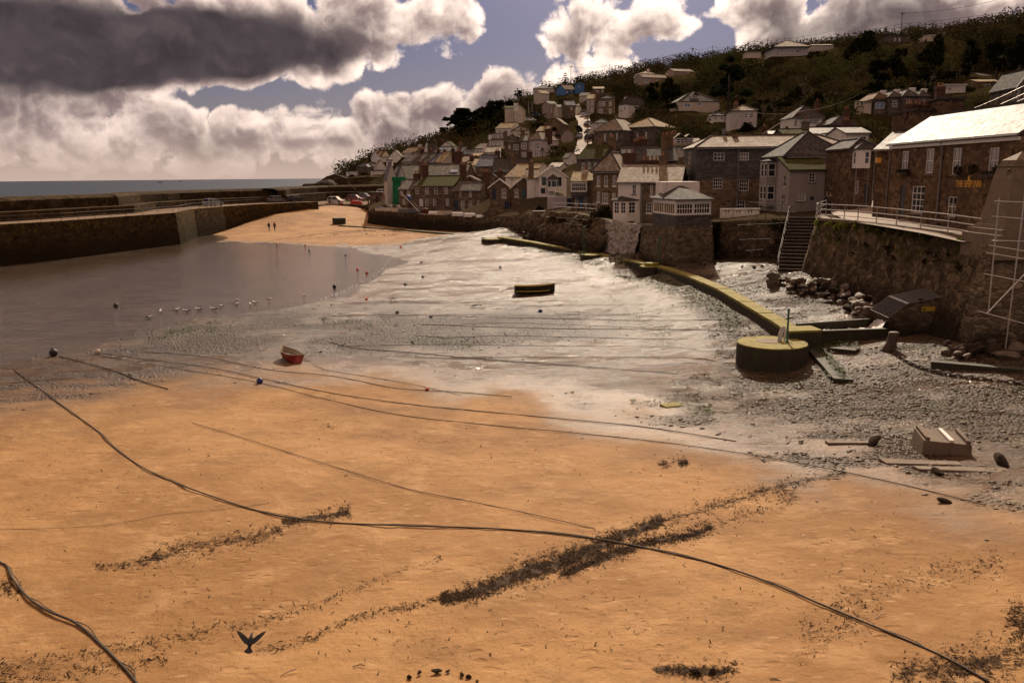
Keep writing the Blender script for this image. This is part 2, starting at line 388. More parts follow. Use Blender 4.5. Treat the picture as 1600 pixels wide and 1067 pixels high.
def window(parent, o, ax, nr, u0, u1, z0, z1, nx, nz, tf, tm, fm='whitepaint', gm='glass', sill=None, dep=.09):
    """frame with glazing bars > pane, sill"""
    ax = Vector(ax); nr = Vector(nr); o = Vector(o)
    mb = MB()
    def bar(a, b_, c, d, t0=.0, t1=.05):
        q = []
        for z in (c, d):
            for (u, t) in ((a, t0), (b_, t0), (b_, t1), (a, t1)): q.append(o+ax*u-nr*(dep-.05+t)+Vector((0, 0, z)))
        mb.hexa(q)
    bar(u0, u1, z0, z0+tf); bar(u0, u1, z1-tf, z1); bar(u0, u0+tf, z0+tf, z1-tf); bar(u1-tf, u1, z0+tf, z1-tf)
    iw = (u1-u0-2*tf); ih = (z1-z0-2*tf)
    for k in range(1, nx):
        c = u0+tf+iw*k/nx; bar(c-tm/2, c+tm/2, z0+tf, z1-tf, .006, .045)
    for k in range(1, nz):
        c = z0+tf+ih*k/nz; bar(u0+tf, u1-tf, c-tm*.7, c+tm*.7, .004, .047)
    w = mb.build('window', M[fm], parent)
    p = MB(); P = lambda u, z: o+ax*u-nr*(dep-.01)+Vector((0, 0, z))
    p.face([P(u0+tf*.5, z0+tf*.5), P(u1-tf*.5, z0+tf*.5), P(u1-tf*.5, z1-tf*.5), P(u0+tf*.5, z1-tf*.5)])
    p.build('pane', M[gm], w)
    if sill:
        s = MB(); q = []
        for z in (z0-.12, z0-.003):
            for u, t in ((u0-.08, -.07), (u1+.08, -.07), (u1+.08, .05), (u0-.08, .05)): q.append(o+ax*u-nr*t+Vector((0, 0, z)))
        s.hexa(q); s.build('sill', M[sill], w)
    return w
def prism_x(mb, poly, x0, x1, mi=0):   # poly of (y,z)
    mb.prism([(x0, y, z) for y, z in poly], (x1-x0, 0, 0), mi)
def prism_y(mb, poly, y0, y1, mi=0):   # poly of (x,z)
    mb.prism([(x, y0, z) for x, z in poly], (0, y1-y0, 0), mi)
def vee(a, b, c, za, zb, zc, t):       # inverted V of thickness t
    return [(a, za), (b, zb), (c, zc), (c, zc-t), (b, zb-t*1.1), (a, za-t)]
def chimney(roof, x, y, z0, z1, w, d, mat, pots=2):
    mb = MB(); mb.box(x-w/2, y-d/2, z0, x+w/2, y+d/2, z1); mb.box(x-w/2-.08, y-d/2-.08, z1-.3, x+w/2+.08, y+d/2+.08, z1-.12)
    for k in range(pots):
        px_ = x+(k-(pots-1)/2)*w/max(pots, 1)*.9; mb.lathe([(.13, z1+.002), (.11, z1+.4), (.14, z1+.42), (.14, z1+.5)], 7, (px_, y), 1)
    mb.build('chimney', [M[mat], M['pot']], roof)
def house(name, label, L, Rr, yb, ye, Y, rise, kind='gable', D=7., yaw=0., wall='stone_brown', roof='slate', wins=(), rwins=(), lwins=(), doors=(), chim=(),
          cat='house', sink=3., ov=.25, fm='whitepaint', roofwin=(), barge=None, group=None, terr=True, hipf=.5, gutter=False, lower=None, sill=None, dormers=()):
    th = R(yaw); ax = (math.cos(th), math.sin(th))
    o = at(L, yb, Y); uR = at(Rr, yb, 1.).x
    W = (uR*Y-o.x)/(ax[0]-uR*ax[1]); k = Y/F
    He = (yb-ye)*k; Ri = rise*k
    rt = empty(name, o, th, label, cat, group)
    if not gutter and Y < 170 and kind in ('gable', 'hip') and abs(Rr-L) > 20: gutter = [max(L, Rr)-1.2]
    if terr:
        TERR.append(tuple(o)); TERR.append((o.x+ax[0]*W, o.y+ax[1]*W, o.z)); bx = (o.x+ax[0]*W/2-ax[1]*D, o.y+ax[1]*W/2+ax[0]*D); TERR.append((bx[0], bx[1], o.z+.6))
    HOUSE_BOX.append((min(L, Rr)-3, max(L, Rr)+3, ye-rise, yb, Y))
    if D > 3: # right flank seen too
        pass
    tf = max(.055, .0006*Y); tm = max(.03, .00036*Y)
    def U(px, py=None):
        c = at(px, yb if py is None else py, 1.).x; return (c*Y-o.x)/(ax[0]-c*ax[1])
    def ZZ(px, py): return at(px, py, Y+ax[1]*U(px, py)).z-o.z
    Z = lambda py: ZZ((L+Rr)/2, py)
    mb = MB(); fh = []; spec = []; dh = []
    def hole(px, yt, ybm, wp):
        ym = (yt+ybm)/2; return (U(px-wp/2, ym), U(px+wp/2, ym), ZZ(px, ybm), ZZ(px, yt))
    for w in wins:
        nx, nz = (w[4:6] if len(w) > 5 else (2, 2)); gm = w[6] if len(w) > 6 else ('glass_curtain' if random.random() < .25 else 'glass')
        fh.append(hole(*w[:4])); spec.append((nx, nz, gm))
    for d in doors: dh.append(hole(*d[:4])+(d[4],))
    fh = [(max(a, .05), min(b, W-.05), max(c, -.5), min(d, He-.03)) for a, b, c, d in fh]
    panel(mb, (0, 0, 0), (1, 0, 0), W, -sink, He, fh+[x[:4] for x in dh], (0, -1, 0))
    rh = [(v*D-w/2, v*D+w/2, z*He-h/2, z*He+h/2) for v, z, w, h in rwins]; lh = [((1-v)*D-w/2, (1-v)*D+w/2, z*He-h/2, z*He+h/2) for v, z, w, h in lwins]
    panel(mb, (W, 0, 0), (0, 1, 0), D, -sink, He, rh, (1, 0, 0)); panel(mb, (0, D, 0), (0, -1, 0), D, -sink, He, lh, (-1, 0, 0))
    mb.face([(W, D, -sink), (0, D, -sink), (0, D, He), (W, D, He)])
    if kind == 'gable':
        for x in (0, W): mb.face([(x, 0, He), (x, D, He), (x, D/2, He+Ri)] if x else [(x, D, He), (x, 0, He), (x, D/2, He+Ri)])
    if kind == 'front':
        for y in (0, D): mb.face([(0, y, He), (W, y, He), (W/2, y, He+Ri)] if not y else [(W, y, He), (0, y, He), (W/2, y, He+Ri)])
    if kind == 'mono': 
        mb.face([(W, D, He), (0, D, He), (0, D, He+Ri), (W, D, He+Ri)]); mb.face([(W, 0, He), (W, D, He), (W, D, He+Ri)]); mb.face([(0, D, He), (0, 0, He), (0, D, He+Ri)])
    mats = [M[wall]]
    wl = mb.build('wall', mats, rt)
    if lower:      # a different lower storey: (py, material)
        lz = Z(lower[0]); m2 = MB(); panel(m2, (-.03, -.03, 0), (1, 0, 0), W+.06, -sink, lz, [(h[0]+.03, h[1]+.03, h[2], min(h[3], lz)) for h in fh+[x[:4] for x in dh] if h[2] < lz], (0, -1, 0), .17)
        m2.face([(W+.03, -.03, -sink), (W+.03, D+.03, -sink), (W+.03, D+.03, lz), (W+.03, -.03, lz)]); m2.build('lower_wall', M[lower[1]], rt)
    r = MB(); t = .16; s = Ri/(D/2)
    if kind == 'gable':
        prism_x(r, vee(-ov, D/2, D+ov, He-ov*s+t, He+Ri+t, He-ov*s+t, t), -.15, W+.15)
        r.box(-.15, D/2-.12, He+Ri+t-.04, W+.15, D/2+.12, He+Ri+t+.07, 1)
    elif kind == 'front':
        s = Ri/(W/2); prism_y(r, vee(-ov, W/2, W+ov, He-ov*s+t, He+Ri+t, He-ov*s+t, t)[::-1], -.2, D+.15)
        r.box(W/2-.12, -.2, He+Ri+t-.04, W/2+.12, D+.15, He+Ri+t+.07, 1)
    elif kind == 'mono':
        prism_x(r, [(-ov, He+.01), (D+ov, He+Ri+.02), (D+ov, He+Ri+t+.02), (-ov, He+t+.01)], -.15, W+.15)
    elif kind == 'flat':
        r.box(-ov, -ov, He, W+ov, D+ov, He+.25)
    elif kind == 'hip':
        a = (-ov, -ov); b_ = (W+ov, D+ov); z0 = He-.02; z1 = He+.13; zt = He+Ri+.13
        B4 = [(a[0], a[1]), (b_[0], a[1]), (b_[0], b_[1]), (a[0], b_[1])]
        for i in range(4):
            j = (i+1) % 4; r.face([(*B4[i], z0), (*B4[j], z0), (*B4[j], z1), (*B4[i], z1)], 1)
        r.face([(*q, z0) for q in B4[::-1]], 1)
        q = [(*x, z1) for x in B4]
        if W >= D:
            i_ = min(D*hipf, W/2); p0 = (i_, D/2, zt); p1 = (W-i_, D/2, zt)
            r.face([q[0], q[1], p1, p0]); r.face([q[1], q[2], p1]); r.face([q[2], q[3], p0, p1]); r.face([q[3], q[0], p0]); rr_ = (p0, p1)
        else:
            i_ = min(W*hipf, D/2); p0 = (W/2, i_, zt); p1 = (W/2, D-i_, zt)
            r.face([q[0], q[1], p0]); r.face([q[1], q[2], p1, p0]); r.face([q[2], q[3], p1]); r.face([q[3], q[0], p0, p1]); rr_ = (p0, p1)
        if (Vector(rr_[0])-Vector(rr_[1])).length > .1: r.tube([Vector(rr_[0])+Vector((0, 0, .02)), Vector(rr_[1])+Vector((0, 0, .02))], .12, 5, 1)
        for c_, e_ in ((q[0], p0), (q[1], p1 if W >= D else p0), (q[2], p1), (q[3], p0 if W >= D else p1)): r.tube([Vector(c_)+Vector((0, 0, .02)), Vector(e_)+Vector((0, 0, .02))], .1, 5, 1)
    ro = r.build('roof', [M[roof], M['slate_dark' if roof != 'brown_roof' else 'brown_roof']], rt)
    for c in chim:
        u, v, hgt, w, d, cm, pots = c; chimney(ro, u*W, v*D, He*.8, He+(Ri if kind != 'flat' else 0)+hgt, w, d, cm, pots)
    for u, v, w, h in roofwin:      # roof windows on the front slope: u along, v up the slope
        if kind == 'gable' or kind == 'hip':
            q = MB(); y = v*D/2; z = He+v*Ri+t+.05; dy = h/2/math.hypot(1, s); q.hexa([(u*W-w/2, y-dy, z-dy*s), (u*W+w/2, y-dy, z-dy*s), (u*W+w/2, y+dy, z+dy*s), (u*W-w/2, y+dy, z+dy*s), (u*W-w/2, y-dy, z-dy*s+.08), (u*W+w/2, y-dy, z-dy*s+.08), (u*W+w/2, y+dy, z+dy*s+.08), (u*W-w/2, y+dy, z+dy*s+.08)])
            q.build('roof_window', M['blue_blind'], ro)
    for u, w, h in dormers:         # little gabled dormers on the front slope
        dm = MB(); x = u*W; y0 = D*.12; z0 = He+Ri*.25; dm.box(x-w/2, y0, z0-.4, x+w/2, D*.45, z0+h); 
        prism_y(dm, vee(x-w/2-.12, x, x+w/2+.12, z0+h+.02, z0+h+w*.45, z0+h+.02, .1)[::-1], y0-.15, D*.5, 1)
        dd = dm.build('dormer', [M[wall], M[roof]], ro)
        window(dd, (x-w/2, y0-.1, z0), (1, 0, 0), (0, -1, 0), w*.14, w*.86, .1, h-.08, 2, 2, tf*.8, tm)
    for h, (nx, nz, gm) in zip(fh, spec): window(rt, (0, 0, 0), (1, 0, 0), (0, -1, 0), *h, nx, nz, tf, tm, fm, gm, sill)
    for h in rh: window(rt, (W, 0, 0), (0, 1, 0), (1, 0, 0), *h, 2, 2, tf, tm, fm, 'glass')
    for h in lh: window(rt, (0, D, 0), (0, -1, 0), (-1, 0, 0), *h, 2, 2, tf, tm, fm, 'glass')
    for a, b_, c, d, dm in dh:
        q = MB(); q.box(a, .05, c, b_, .11, d)
        for z in (c+(d-c)*.18, c+(d-c)*.58): q.box(a+(b_-a)*.2, .035, z, b_-(b_-a)*.2, .048, z+(d-c)*.3)
        q.build('door', M[dm], rt)
    if barge:
        q = MB(); s = Ri/(W/2); t2 = .26
        for sg in (0, 1):
            x0, x1 = (-ov-.02, W/2) if not sg else (W+ov+.02, W/2)
            za, zb = He-ov*s+t+.03, He+Ri+t+.03
            pl = [(x0, -.25, za), (x1, -.25, zb), (x1, -.25, zb-t2), (x0, -.25, za-t2)]
            q.prism(pl if sg else pl[::-1], (0, .045, 0))
        q.build('bargeboard', M[barge], rt)
    if gutter:
        q = MB(); zz = He-.06 if kind == 'hip' else He-ov*s+.06
        q.tube([(-.2, -ov-.06, zz), (W+.2, -ov-.06, zz)], .07, 6); 
        for g in (gutter if isinstance(gutter, (list, tuple)) else []):
            q.tube([(U(g), -ov, zz), (U(g), -.1, zz-.35), (U(g), -.1, 0)], .06, 6)
        q.build('drainpipe', M['lead'], rt)
    rt['W'] = W; rt['He'] = He
    return rt
def H(*a, **k): return house(*a, **k)
# window shorthand
def row(xs, yt, yb, w, nx=2, nz=2, gm=None): return [(x, yt, yb, w, nx, nz) + ((gm,) if gm else ()) for x in xs]
# ------------------------------------------------------------------ the houses (pixel measures give outline, Y the distance in metres)
# waterfront, middle
H('stone_house', 'long stone terrace house with mossy roof and four white upper windows behind the boats', 648, 709, 328, 292, 163, 14, 'gable', 9, -24, 'stone_far', 'slate_moss',
  row([652, 667, 681, 697], 293.5, 303.5, 5.5)+row([667, 679, 699], 311, 322, 5, 2, 3), doors=[(658, 311, 322.5, 6, 'whitepaint')], chim=[(.0, .5, 2.2, .8, 1.2, 'redbrick', 2), (.98, .5, 2.2, 1., 1.1, 'redbrick', 3)], gutter=[707])
H('stone_cottage', 'low slate roofed stone cottage beside the green scaffold netting', 624, 647.5, 328, 297, 165, 14, 'gable', 8, -24, 'stone_far', 'slate', [(628, 298.5, 306, 4, 2, 2), (638, 298.5, 306, 4, 2, 2, 'glass_curtain'), (631, 311, 320, 4, 2, 2)], chim=[(.55, .5, 1.2, 1.2, .8, 'redbrick', 2)], doors=[(642, 312, 326, 8, 'darkwood')])
H('gabled_stone_house', 'stone house with rough gable end beside the two gabled cottages', 709.7, 752, 333, 299, 158, 13, 'gable', 6, -20, 'stone_far', 'slate', row([719, 735], 299.8, 308, 4)+row([723, 735, 748], 314, 327, 5, 2, 3), rwins=[(.5, .75, .7, 1.2), (.45, .2, .7, 1.3)], doors=[(713, 313, 327, 6, 'navy')], chim=[(.97, .5, 1.8, .9, 1.4, 'redbrick', 3)])
H('grey_warehouse', 'big grey stone building with long slate roof rising behind the stone terrace', 611, 725, 300, 281, 184, 22, 'gable', 13, -10, 'stone_grey', 'slate', [], chim=[(.38, .25, .5, 1.1, 1.2, 'brick_tan', 1)], lwins=[(.5, .9, 1., 1.6)], roofwin=[(.83, .45, 1.6, 1.3)], terr=False)
H('grey_gabled_house', 'tall narrow grey gabled house at the end of the long slate roofed building', 605.5, 621, 315, 279, 178, 22, 'front', 9, 12, 'lightgrey', 'slate_blue', [], terr=False)
H('grey_gabled_house', 'smaller grey gabled house wrapped in green netting', 622, 636, 322, 281, 177, 19, 'front', 8, 12, 'lightgrey', 'slate_blue', [(628.5, 270, 277, 2, 1, 2)] and [], terr=False)
H('gabled_cottage', 'stone gabled cottage with blue door and one white sash window', 765, 797, 326, 294, 136, 12, 'front', 7, 0, 'stone_brown', 'slate_tan', [(787.5, 295, 309, 7, 2, 2)], doors=[(772, 294.5, 312, 6, 'navy'), (792, 315, 329, 7, 'navy')], barge='whitepaint', sill='whitepaint')
H('gabled_cottage', 'stone gabled cottage with teal door between two white sash windows', 799, 838, 326, 294.5, 135, 16, 'front', 8, 0, 'stone_brown', 'slate_tan', [(807, 295, 308, 6, 2, 2), (829.5, 295, 307, 7, 2, 2)], doors=[(818, 295, 310, 7, 'teal')], barge='whitepaint', sill='whitepaint')
H('white_gabled_house', 'white gabled house with black window surrounds and a gabled bay', 842, 885, 307, 277.5, 130, 15, 'front', 9, 0, 'white', 'brown_roof', [(850, 276.5, 290, 7, 2, 2), (874.5, 277, 291, 6, 2, 2)], fm='teal', doors=[(848.5, 294, 303, 7, 'blackpaint')], barge='whitepaint')
H('white_cottage', 'white wing with brown roof and tan chimney joined to the white gabled house', 824, 842, 307, 280, 131.5, 13, 'gable', 7, 0, 'white', 'brown_roof', [], chim=[(.35, .15, 1.2, .8, .9, 'brick_tan', 1)])
H('bay_cottage', 'small cottage with white upper bay window and blue door', 893, 925, 326, 284, 114, 14, 'gable', 6, -12, 'stone_brown', 'slate_tan', row([901, 914.5], 309.5, 322, 5, 2, 3), doors=[(908, 309.5, 325, 4, 'bluedoor')], chim=[(.55, .35, .2, .7, .7, 'cream', 1)])
H('hipped_stone_house', 'brown stone house with pale hipped roof above the big hedge', 926, 968, 330, 271.5, 108, 29, 'hip', 7, -24, 'stone_brown', 'slate_pale', row([935, 947, 960], 275, 291, 5.2)+[(935, 300, 316, 5, 2, 2), (945.5, 302, 318, 9, 3, 2, 'glass_curtain'), (959, 302, 310.5, 5, 2, 2)], gutter=True, chim=[(.98, .6, .0, 1.6, .9, 'redbrick', 2)], sill='whitepaint')
H('stone_house', 'upper stone house with mossy gable roof and tan chimney behind the hipped stone house', 902, 940, 278, 249.5, 148, 21, 'gable', 8, -32, 'stone_grey', 'slate_moss', row([911, 920.5, 930], 254.5, 271, 4.3, 2, 2), chim=[(.5, .5, .6, 1.3, .8, 'brick_tan', 2), (1., .5, 1.2, 1., 1.1, 'brick_tan', 3)], rwins=[(.5, .3, .8, 1.4)])
H('stone_terrace_house', 'stone house with pale slate roof between the white bay house and the glazed sunroom', 1002.3, 1062, 350, 287, 93.2, 26, 'gable', 8, -16, 'stone_brown', 'slate_pale', [(1018, 289.5, 306, 4, 2, 3), (1037, 289.5, 306, 4.6, 2, 3), (1014, 317, 333, 8, 2, 3)], gutter=[1029], chim=[(.05, .62, .6, 2.1, .9, 'redbrick', 4), (.42, .5, 1.1, .8, .8, 'brick_tan', 1)], sill='whitepaint')
H('white_bay_house', 'white painted house with slate roofed bay window by the harbour', 965, 1002, 352, 287, 94, 26, 'gable', 8, -16, 'white', 'slate_pale', [(991, 288.5, 303.5, 6, 2, 2)], sill='darkwood')
H('long_dark_house', 'long low house with dark roof above the pale slate roofs', 975, 1058, 262, 252, 138, 22, 'gable', 9, 0, 'stone_brown', 'slate_dark', [], chim=[(.3, .55, .9, 1.1, .8, 'redbrick', 3), (.42, .6, 1.3, 1.6, .8, 'redbrick', 4), (.82, .4, 1.8, .9, .9, 'brick_tan', 2), (.93, .5, 2., 1.2, .9, 'brick_tan', 2)])
H('dormered_house', 'house with pale roof and boxy dormers beside the slate hung building', 1046, 1097, 246, 229, 152, 12, 'gable', 8, 0, 'lightgrey', 'slate_pale', [], chim=[(.25, .5, 1., 1., .9, 'brick_tan', 2)], dormers=[(.35, 2., 1.), (.62, 1.6, 1.)])
# slopes on the left
H('brick_roofed_cottage', 'long dark stone roofed row with stubby chimneys above the gabled cottages', 772, 832, 285, 270, 178, 20, 'gable', 9, 0, 'stone_far', 'slate_dark', [], chim=[(.5, .3, .5, 1., .8, 'brick_tan', 1), (.95, .5, 1.5, 1., .8, 'redbrick', 2)])
H('tan_roofed_cottage', 'cottage with broad tan roof and white wall behind the gabled cottages', 790, 829, 290, 277.5, 150, 20, 'gable', 9, -34, 'white', 'slate_tan', [(800, 279, 284, 4, 2, 1)])
H('low_white_house', 'small white house with sunlit pale roof on the lower village slope', 759, 782, 248, 239, 232, 9, 'gable', 7, 0, 'white', 'slate_pale', [], chim=[(-.1, .5, .8, 1., .9, 'whitepaint', 1)])
H('slate_roofed_house', 'house with broad blue slate roof below the small white house', 743, 768, 275, 261, 196, 17, 'gable', 9, -20, 'stone_far', 'slate_blue', [], chim=[(.95, .5, 1., .9, .9, 'redbrick', 2)])
H('tan_roofed_cottage', 'tan roofed cottage with three white windows left of the blue slate roof', 725, 745, 272, 259.5, 202, 10, 'gable', 8, -40, 'cream', 'slate_tan', row([729, 733.5, 738.5], 261.5, 267, 2.6, 1, 2), chim=[(.1, .3, .7, .8, .8, 'redbrick', 2)])
H('brown_roofed_cottage', 'brown roofed cottage with tall red brick chimney behind the grey warehouse', 712, 728, 264, 254.5, 215, 9, 'gable', 8, -40, 'stone_far', 'brown_roof', [], chim=[(.3, .0, 1.2, 1.6, .9, 'redbrick', 3)])
for i, (l, r_, yb, ye, Y, rs, rf) in enumerate([(628, 643, 262, 253.5, 266, 14, 'slate'), (643.6, 657, 262, 254, 262.4, 14, 'slate'), (657.6, 669, 262, 254.2, 259, 14, 'slate'), (669.6, 678, 262, 254.6, 256, 14, 'slate_blue'), (678.6, 691, 262, 254, 253.6, 15, 'slate_tan')]):
    H('terrace_house', ['terrace house at the far left of the slate roofed row above the warehouse', 'dark roofed terrace house second in the row above the warehouse', 'middle terrace house of the row above the warehouse', 'narrow blue slate roofed terrace house in the row above the warehouse', 'tan lichen roofed terrace house at the right end of the row above the warehouse'][i],
      l, r_, yb, ye, Y, rs, 'gable', 8, -50, 'cream', rf, row([l+(r_-l)*.28, l+(r_-l)*.72], ye+1, ye+5, 2.4, 1, 1), chim=[(1., .5, .9, .8, .9, ['redbrick', 'brick_tan'][i % 2], 2)], group='slate roofed terrace above the warehouse')
H('stone_gabled_house', 'brown stone house with dark gable behind the right end of the slate terrace', 708, 722, 256, 240, 258, 10, 'gable', 8, -25, 'stone_far', 'slate_dark', [], chim=[(.2, .5, 1., 1., .9, 'brick_tan', 2)])
H('brown_roofed_house', 'house with orange brown roof and white gable on the left slope', 628, 652, 244, 240, 292, 9, 'gable', 8, -35, 'white', 'brown_roof', row([631, 635, 639], 241, 244, 2, 1, 1), chim=[(.7, .5, .8, .9, .9, 'whitepaint', 1)])
H('white_gabled_house', 'white house with tall pointed white gable on the left slope', 663, 668.5, 246, 236, 286, 12, 'front', 6, 0, 'white', 'slate_dark', [])
H('dark_roofed_house', 'house with steep dark roof beside the tall pointed white gable', 669, 680, 246, 236, 287, 11, 'gable', 6, 0, 'cream', 'slate_dark', [], chim=[(.95, .5, .8, .8, .8, 'redbrick', 2)])
H('slate_roofed_house', 'blue slate roofed house with two roof windows on the left slope', 679, 697, 246, 239.5, 278, 9, 'gable', 8, -30, 'lightgrey', 'slate_blue', row([683, 686, 689], 241, 244, 1.6, 1, 1), roofwin=[(.45, .5, 1., 1.3), (.62, .5, 1., 1.3)])
H('white_gabled_house', 'wide white gabled house at the top of the left slope under the trees', 688, 708, 236, 230, 306, 8, 'front', 9, -8, 'white', 'slate_moss', [], chim=[(.05, .3, .5, .9, .9, 'redbrick', 2)])
H('dark_roofed_house', 'long dark roofed house with pale gable end below the wide white gable', 697, 719, 246, 238, 272, 7, 'gable', 8, -20, 'stone_grey', 'slate_dark', [])
H('white_cottage', 'small white cottage at the foot of the dark wood left of the grey dormered house', 742, 756, 243, 233, 278, 8, 'gable', 8, -30, 'white', 'slate', row([746, 751], 234.5, 239, 2.2, 1, 2), chim=[(.9, .5, .8, .8, .8, 'brick_tan', 1)])
H('cream_cottage', 'cream cottage with tan roof squeezed left of the small sunlit white house', 729, 743, 257, 248, 228, 8, 'gable', 8, -35, 'cream', 'slate_tan', row([733, 738], 249.5, 254, 2.2, 1, 2))
H('white_gable_cottage', 'white gable end squeezed between the big round tree and the street lamp', 889, 901, 262, 246, 203, 7, 'front', 7, 8, 'white', 'slate', [(895, 249, 255, 2.4, 1, 2)])
H('pale_roofed_cottage', 'low cottage with pale roof behind the white gabled house', 857, 874, 268, 262, 186, 7, 'gable', 7, -20, 'white', 'slate_pale', [])
H('brown_gabled_house', 'brown roofed gable with white edges behind the rough gable ended house', 716, 752, 296, 285, 182, 9, 'front', 9, 0, 'stone_far', 'brown_roof', [], barge='whitepaint')
H('dark_gabled_house', 'dark gabled house behind the gabled cottage with the navy door', 754, 784, 298, 285, 160, 12, 'front', 8, 0, 'stone_far', 'slate_dark', [], chim=[(.9, .3, .6, .9, .9, 'redbrick', 2)])
H('white_row_house', 'white house with tan roof below the dark gabled house above the street', 838, 853, 216, 206, 296, 8, 'gable', 8, -25, 'white', 'slate_tan', row([842, 848], 207.5, 212, 2.2, 1, 2), chim=[(.5, .5, .8, .9, .9, 'brick_tan', 1)])
H('cream_gabled_house', 'cream house half hidden between the blue house and the grey chalet', 905, 920, 160, 151, 398, 6, 'gable', 8, -15, 'cream', 'slate', row([909, 914], 152, 156, 2, 1, 2))
H('white_bungalow', 'small white bungalow among shrubs below the dormer bungalow', 1112, 1136, 190, 182, 262, 6, 'hip', 7, 0, 'white', 'slate_dark', row([1118, 1128], 183.5, 187.5, 4, 2, 1))
# the headland
H('headland_house', 'white gabled house with brown roof and two chimneys on the headland skyline', 593, 609, 253, 245.5, 345, 9, 'gable', 9, 30, 'white', 'brown_roof', row([600, 603, 606], 246.5, 249.5, 2, 1, 1), chim=[(.45, .5, 1.3, .8, .8, 'brick_tan', 1), (.9, .5, 1.3, .8, .8, 'brick_tan', 1)])
H('headland_house', 'white gable end of the upper house right of the two chimneys', 608.5, 627, 255, 245, 342, 9, 'front', 9, 0, 'white', 'brown_roof', [])
H('headland_house', 'white stepped house with sloping brown roof in the middle of the headland', 587, 604, 277, 262.5, 325, 11, 'front', 8, 14, 'white', 'brown_roof', row([590, 594, 599], 264, 268, 2, 1, 2))
H('headland_house', 'narrow white house front standing above the grey gabled house', 604.5, 611.5, 278, 252, 322, 0.5, 'flat', 6, 0, 'white', 'slate', [(608, 254, 262, 2, 1, 2), (608, 265, 271, 2, 1, 2)])
H('headland_house', 'dark house with one sunlit white wall near the headland tip', 557, 574, 274, 262, 335, 6, 'hip', 8, -10, 'stone_grey', 'slate_blue', [], chim=[(.6, .5, .9, .9, .9, 'brick_tan', 1)])
H('headland_house', 'low white house with wide window high on the headland', 572, 587, 266, 257, 342, 3, 'hip', 7, 0, 'white', 'slate', [(581, 258.5, 262, 7, 3, 1), (576, 258.5, 263, 2, 1, 1)])
H('headland_bungalow', 'flat roofed white bungalow at the tip of the headland', 541, 557, 275, 268.5, 330, 1, 'flat', 7, 0, 'white', 'slate', [(546, 270, 273.5, 5, 3, 1)])
H('garage_block', 'long low white garage block with dark flat roof above the retaining wall', 579, 602, 274, 267.5, 318, 1, 'flat', 6, 0, 'white', 'slate_dark', [], cat='garage')
# middle slope
H('grey_dormered_house', 'pale grey house with two dormers and three tall white windows', 764, 788, 232, 219.5, 262, 9, 'gable', 8, 0, 'lightgrey', 'slate', row([768, 774, 780.5], 221, 229.5, 2.6, 1, 2), dormers=[(.42, 1.6, 1.3), (.75, 1.6, 1.3)], chim=[(1.05, .2, .3, 1.1, 1.1, 'brick_tan', 1)])
H('hip_roofed_house', 'hip roofed stone house at the left end of the bay window terrace', 790, 812, 248, 225, 250, 13, 'hip', 8, 0, 'stone_far', 'slate', [(796, 227, 233, 2.6, 2, 2), (806.5, 226, 234.5, 8, 3, 2)], chim=[(.0, .4, 1., 1.2, 1., 'brick_tan', 1)])
H('bay_terrace_house', 'narrow middle house with two white bays in the bay window terrace', 812.5, 825, 248, 222, 249, 10, 'gable', 8, 0, 'stone_far', 'slate', [(818.5, 223, 233.5, 8.5, 3, 2), (818.5, 238, 246, 7, 3, 2)], chim=[(.4, .5, 1.4, 1.2, .9, 'brick_tan', 3)])
H('end_terrace_house', 'end house of the bay window terrace with big white flank wall and tall dark chimney', 825.5, 844.5, 248, 221, 250, 13, 'hip', 11, -32, 'pinkwhite', 'slate_pale', [(829, 229, 243, 1.3, 1, 2), (832.5, 229, 243, 1.3, 1, 2), (839.5, 223, 233, 8, 3, 2), (838, 238, 246, 6, 2, 2)], roofwin=[(.3, .5, .8, 1.8), (.55, .5, .8, 1.8)], chim=[(.98, .45, .8, 1.8, 1.3, 'redbrick', 2)])
H('gabled_shed', 'low gabled shed with pale pink end beside the street of parked cars', 879, 896, 222, 210.5, 282, 7, 'front', 8, 0, 'pinkbeige', 'brown_roof', [], cat='shed')
H('cream_house', 'cream house with hipped slate roof above the bay window terrace', 802, 827, 214, 204.5, 292, 7, 'hip', 8, 6, 'cream', 'slate', row([806, 812, 820], 206, 211, 2.6, 2, 2), chim=[(.6, .4, .5, 1., .9, 'brick_tan', 1)])
H('white_terrace', 'white terrace with three tan sloping roofs below the cream chimney house', 774.5, 799, 210, 202, 302, 9, 'gable', 8, -30, 'white', 'slate_tan', row([777, 781, 785, 789, 793], 203.5, 207, 2, 1, 1), group=None)
H('cream_chimney_house', 'tall cream gabled house with brilliant white chimney on the wooded slope', 803.5, 817, 192, 171, 330, 5, 'front', 8, -8, 'cream', 'slate_moss', [(812, 179, 183.5, 4, 2, 1)], chim=[(.2, .05, .6, 1.6, 1.2, 'whitepaint', 0)])
H('cream_wing', 'lower cream wing with dark upper storey left of the cream chimney house', 789, 803, 194, 171, 332, 4, 'gable', 7, 0, 'cream', 'slate_moss', [(793, 171.7, 174.5, 2.5, 1, 1), (799, 171.7, 174.5, 2.5, 1, 1)])
H('dark_gabled_house', 'dark stone house with brown roof above the street of parked cars', 856, 880, 208, 195, 304, 9, 'front', 9, -15, 'stone_far', 'brown_roof', [])
H('stone_gabled_house', 'beige stone house with sloping sunlit roof edge on the upper slope', 858, 870, 184, 164, 372, 5, 'gable', 9, 18, 'pinkbeige', 'slate', [(862, 171, 177, 1.5, 1, 2), (866, 171, 177, 1.5, 1, 2)])
H('bay_fronted_house', 'small house with white bays stepping up the upper street', 871.5, 883, 183, 169, 366, 5, 'gable', 8, 12, 'cream', 'slate', [(875, 171, 181, 3, 2, 2), (880, 170, 180, 3, 2, 2)])
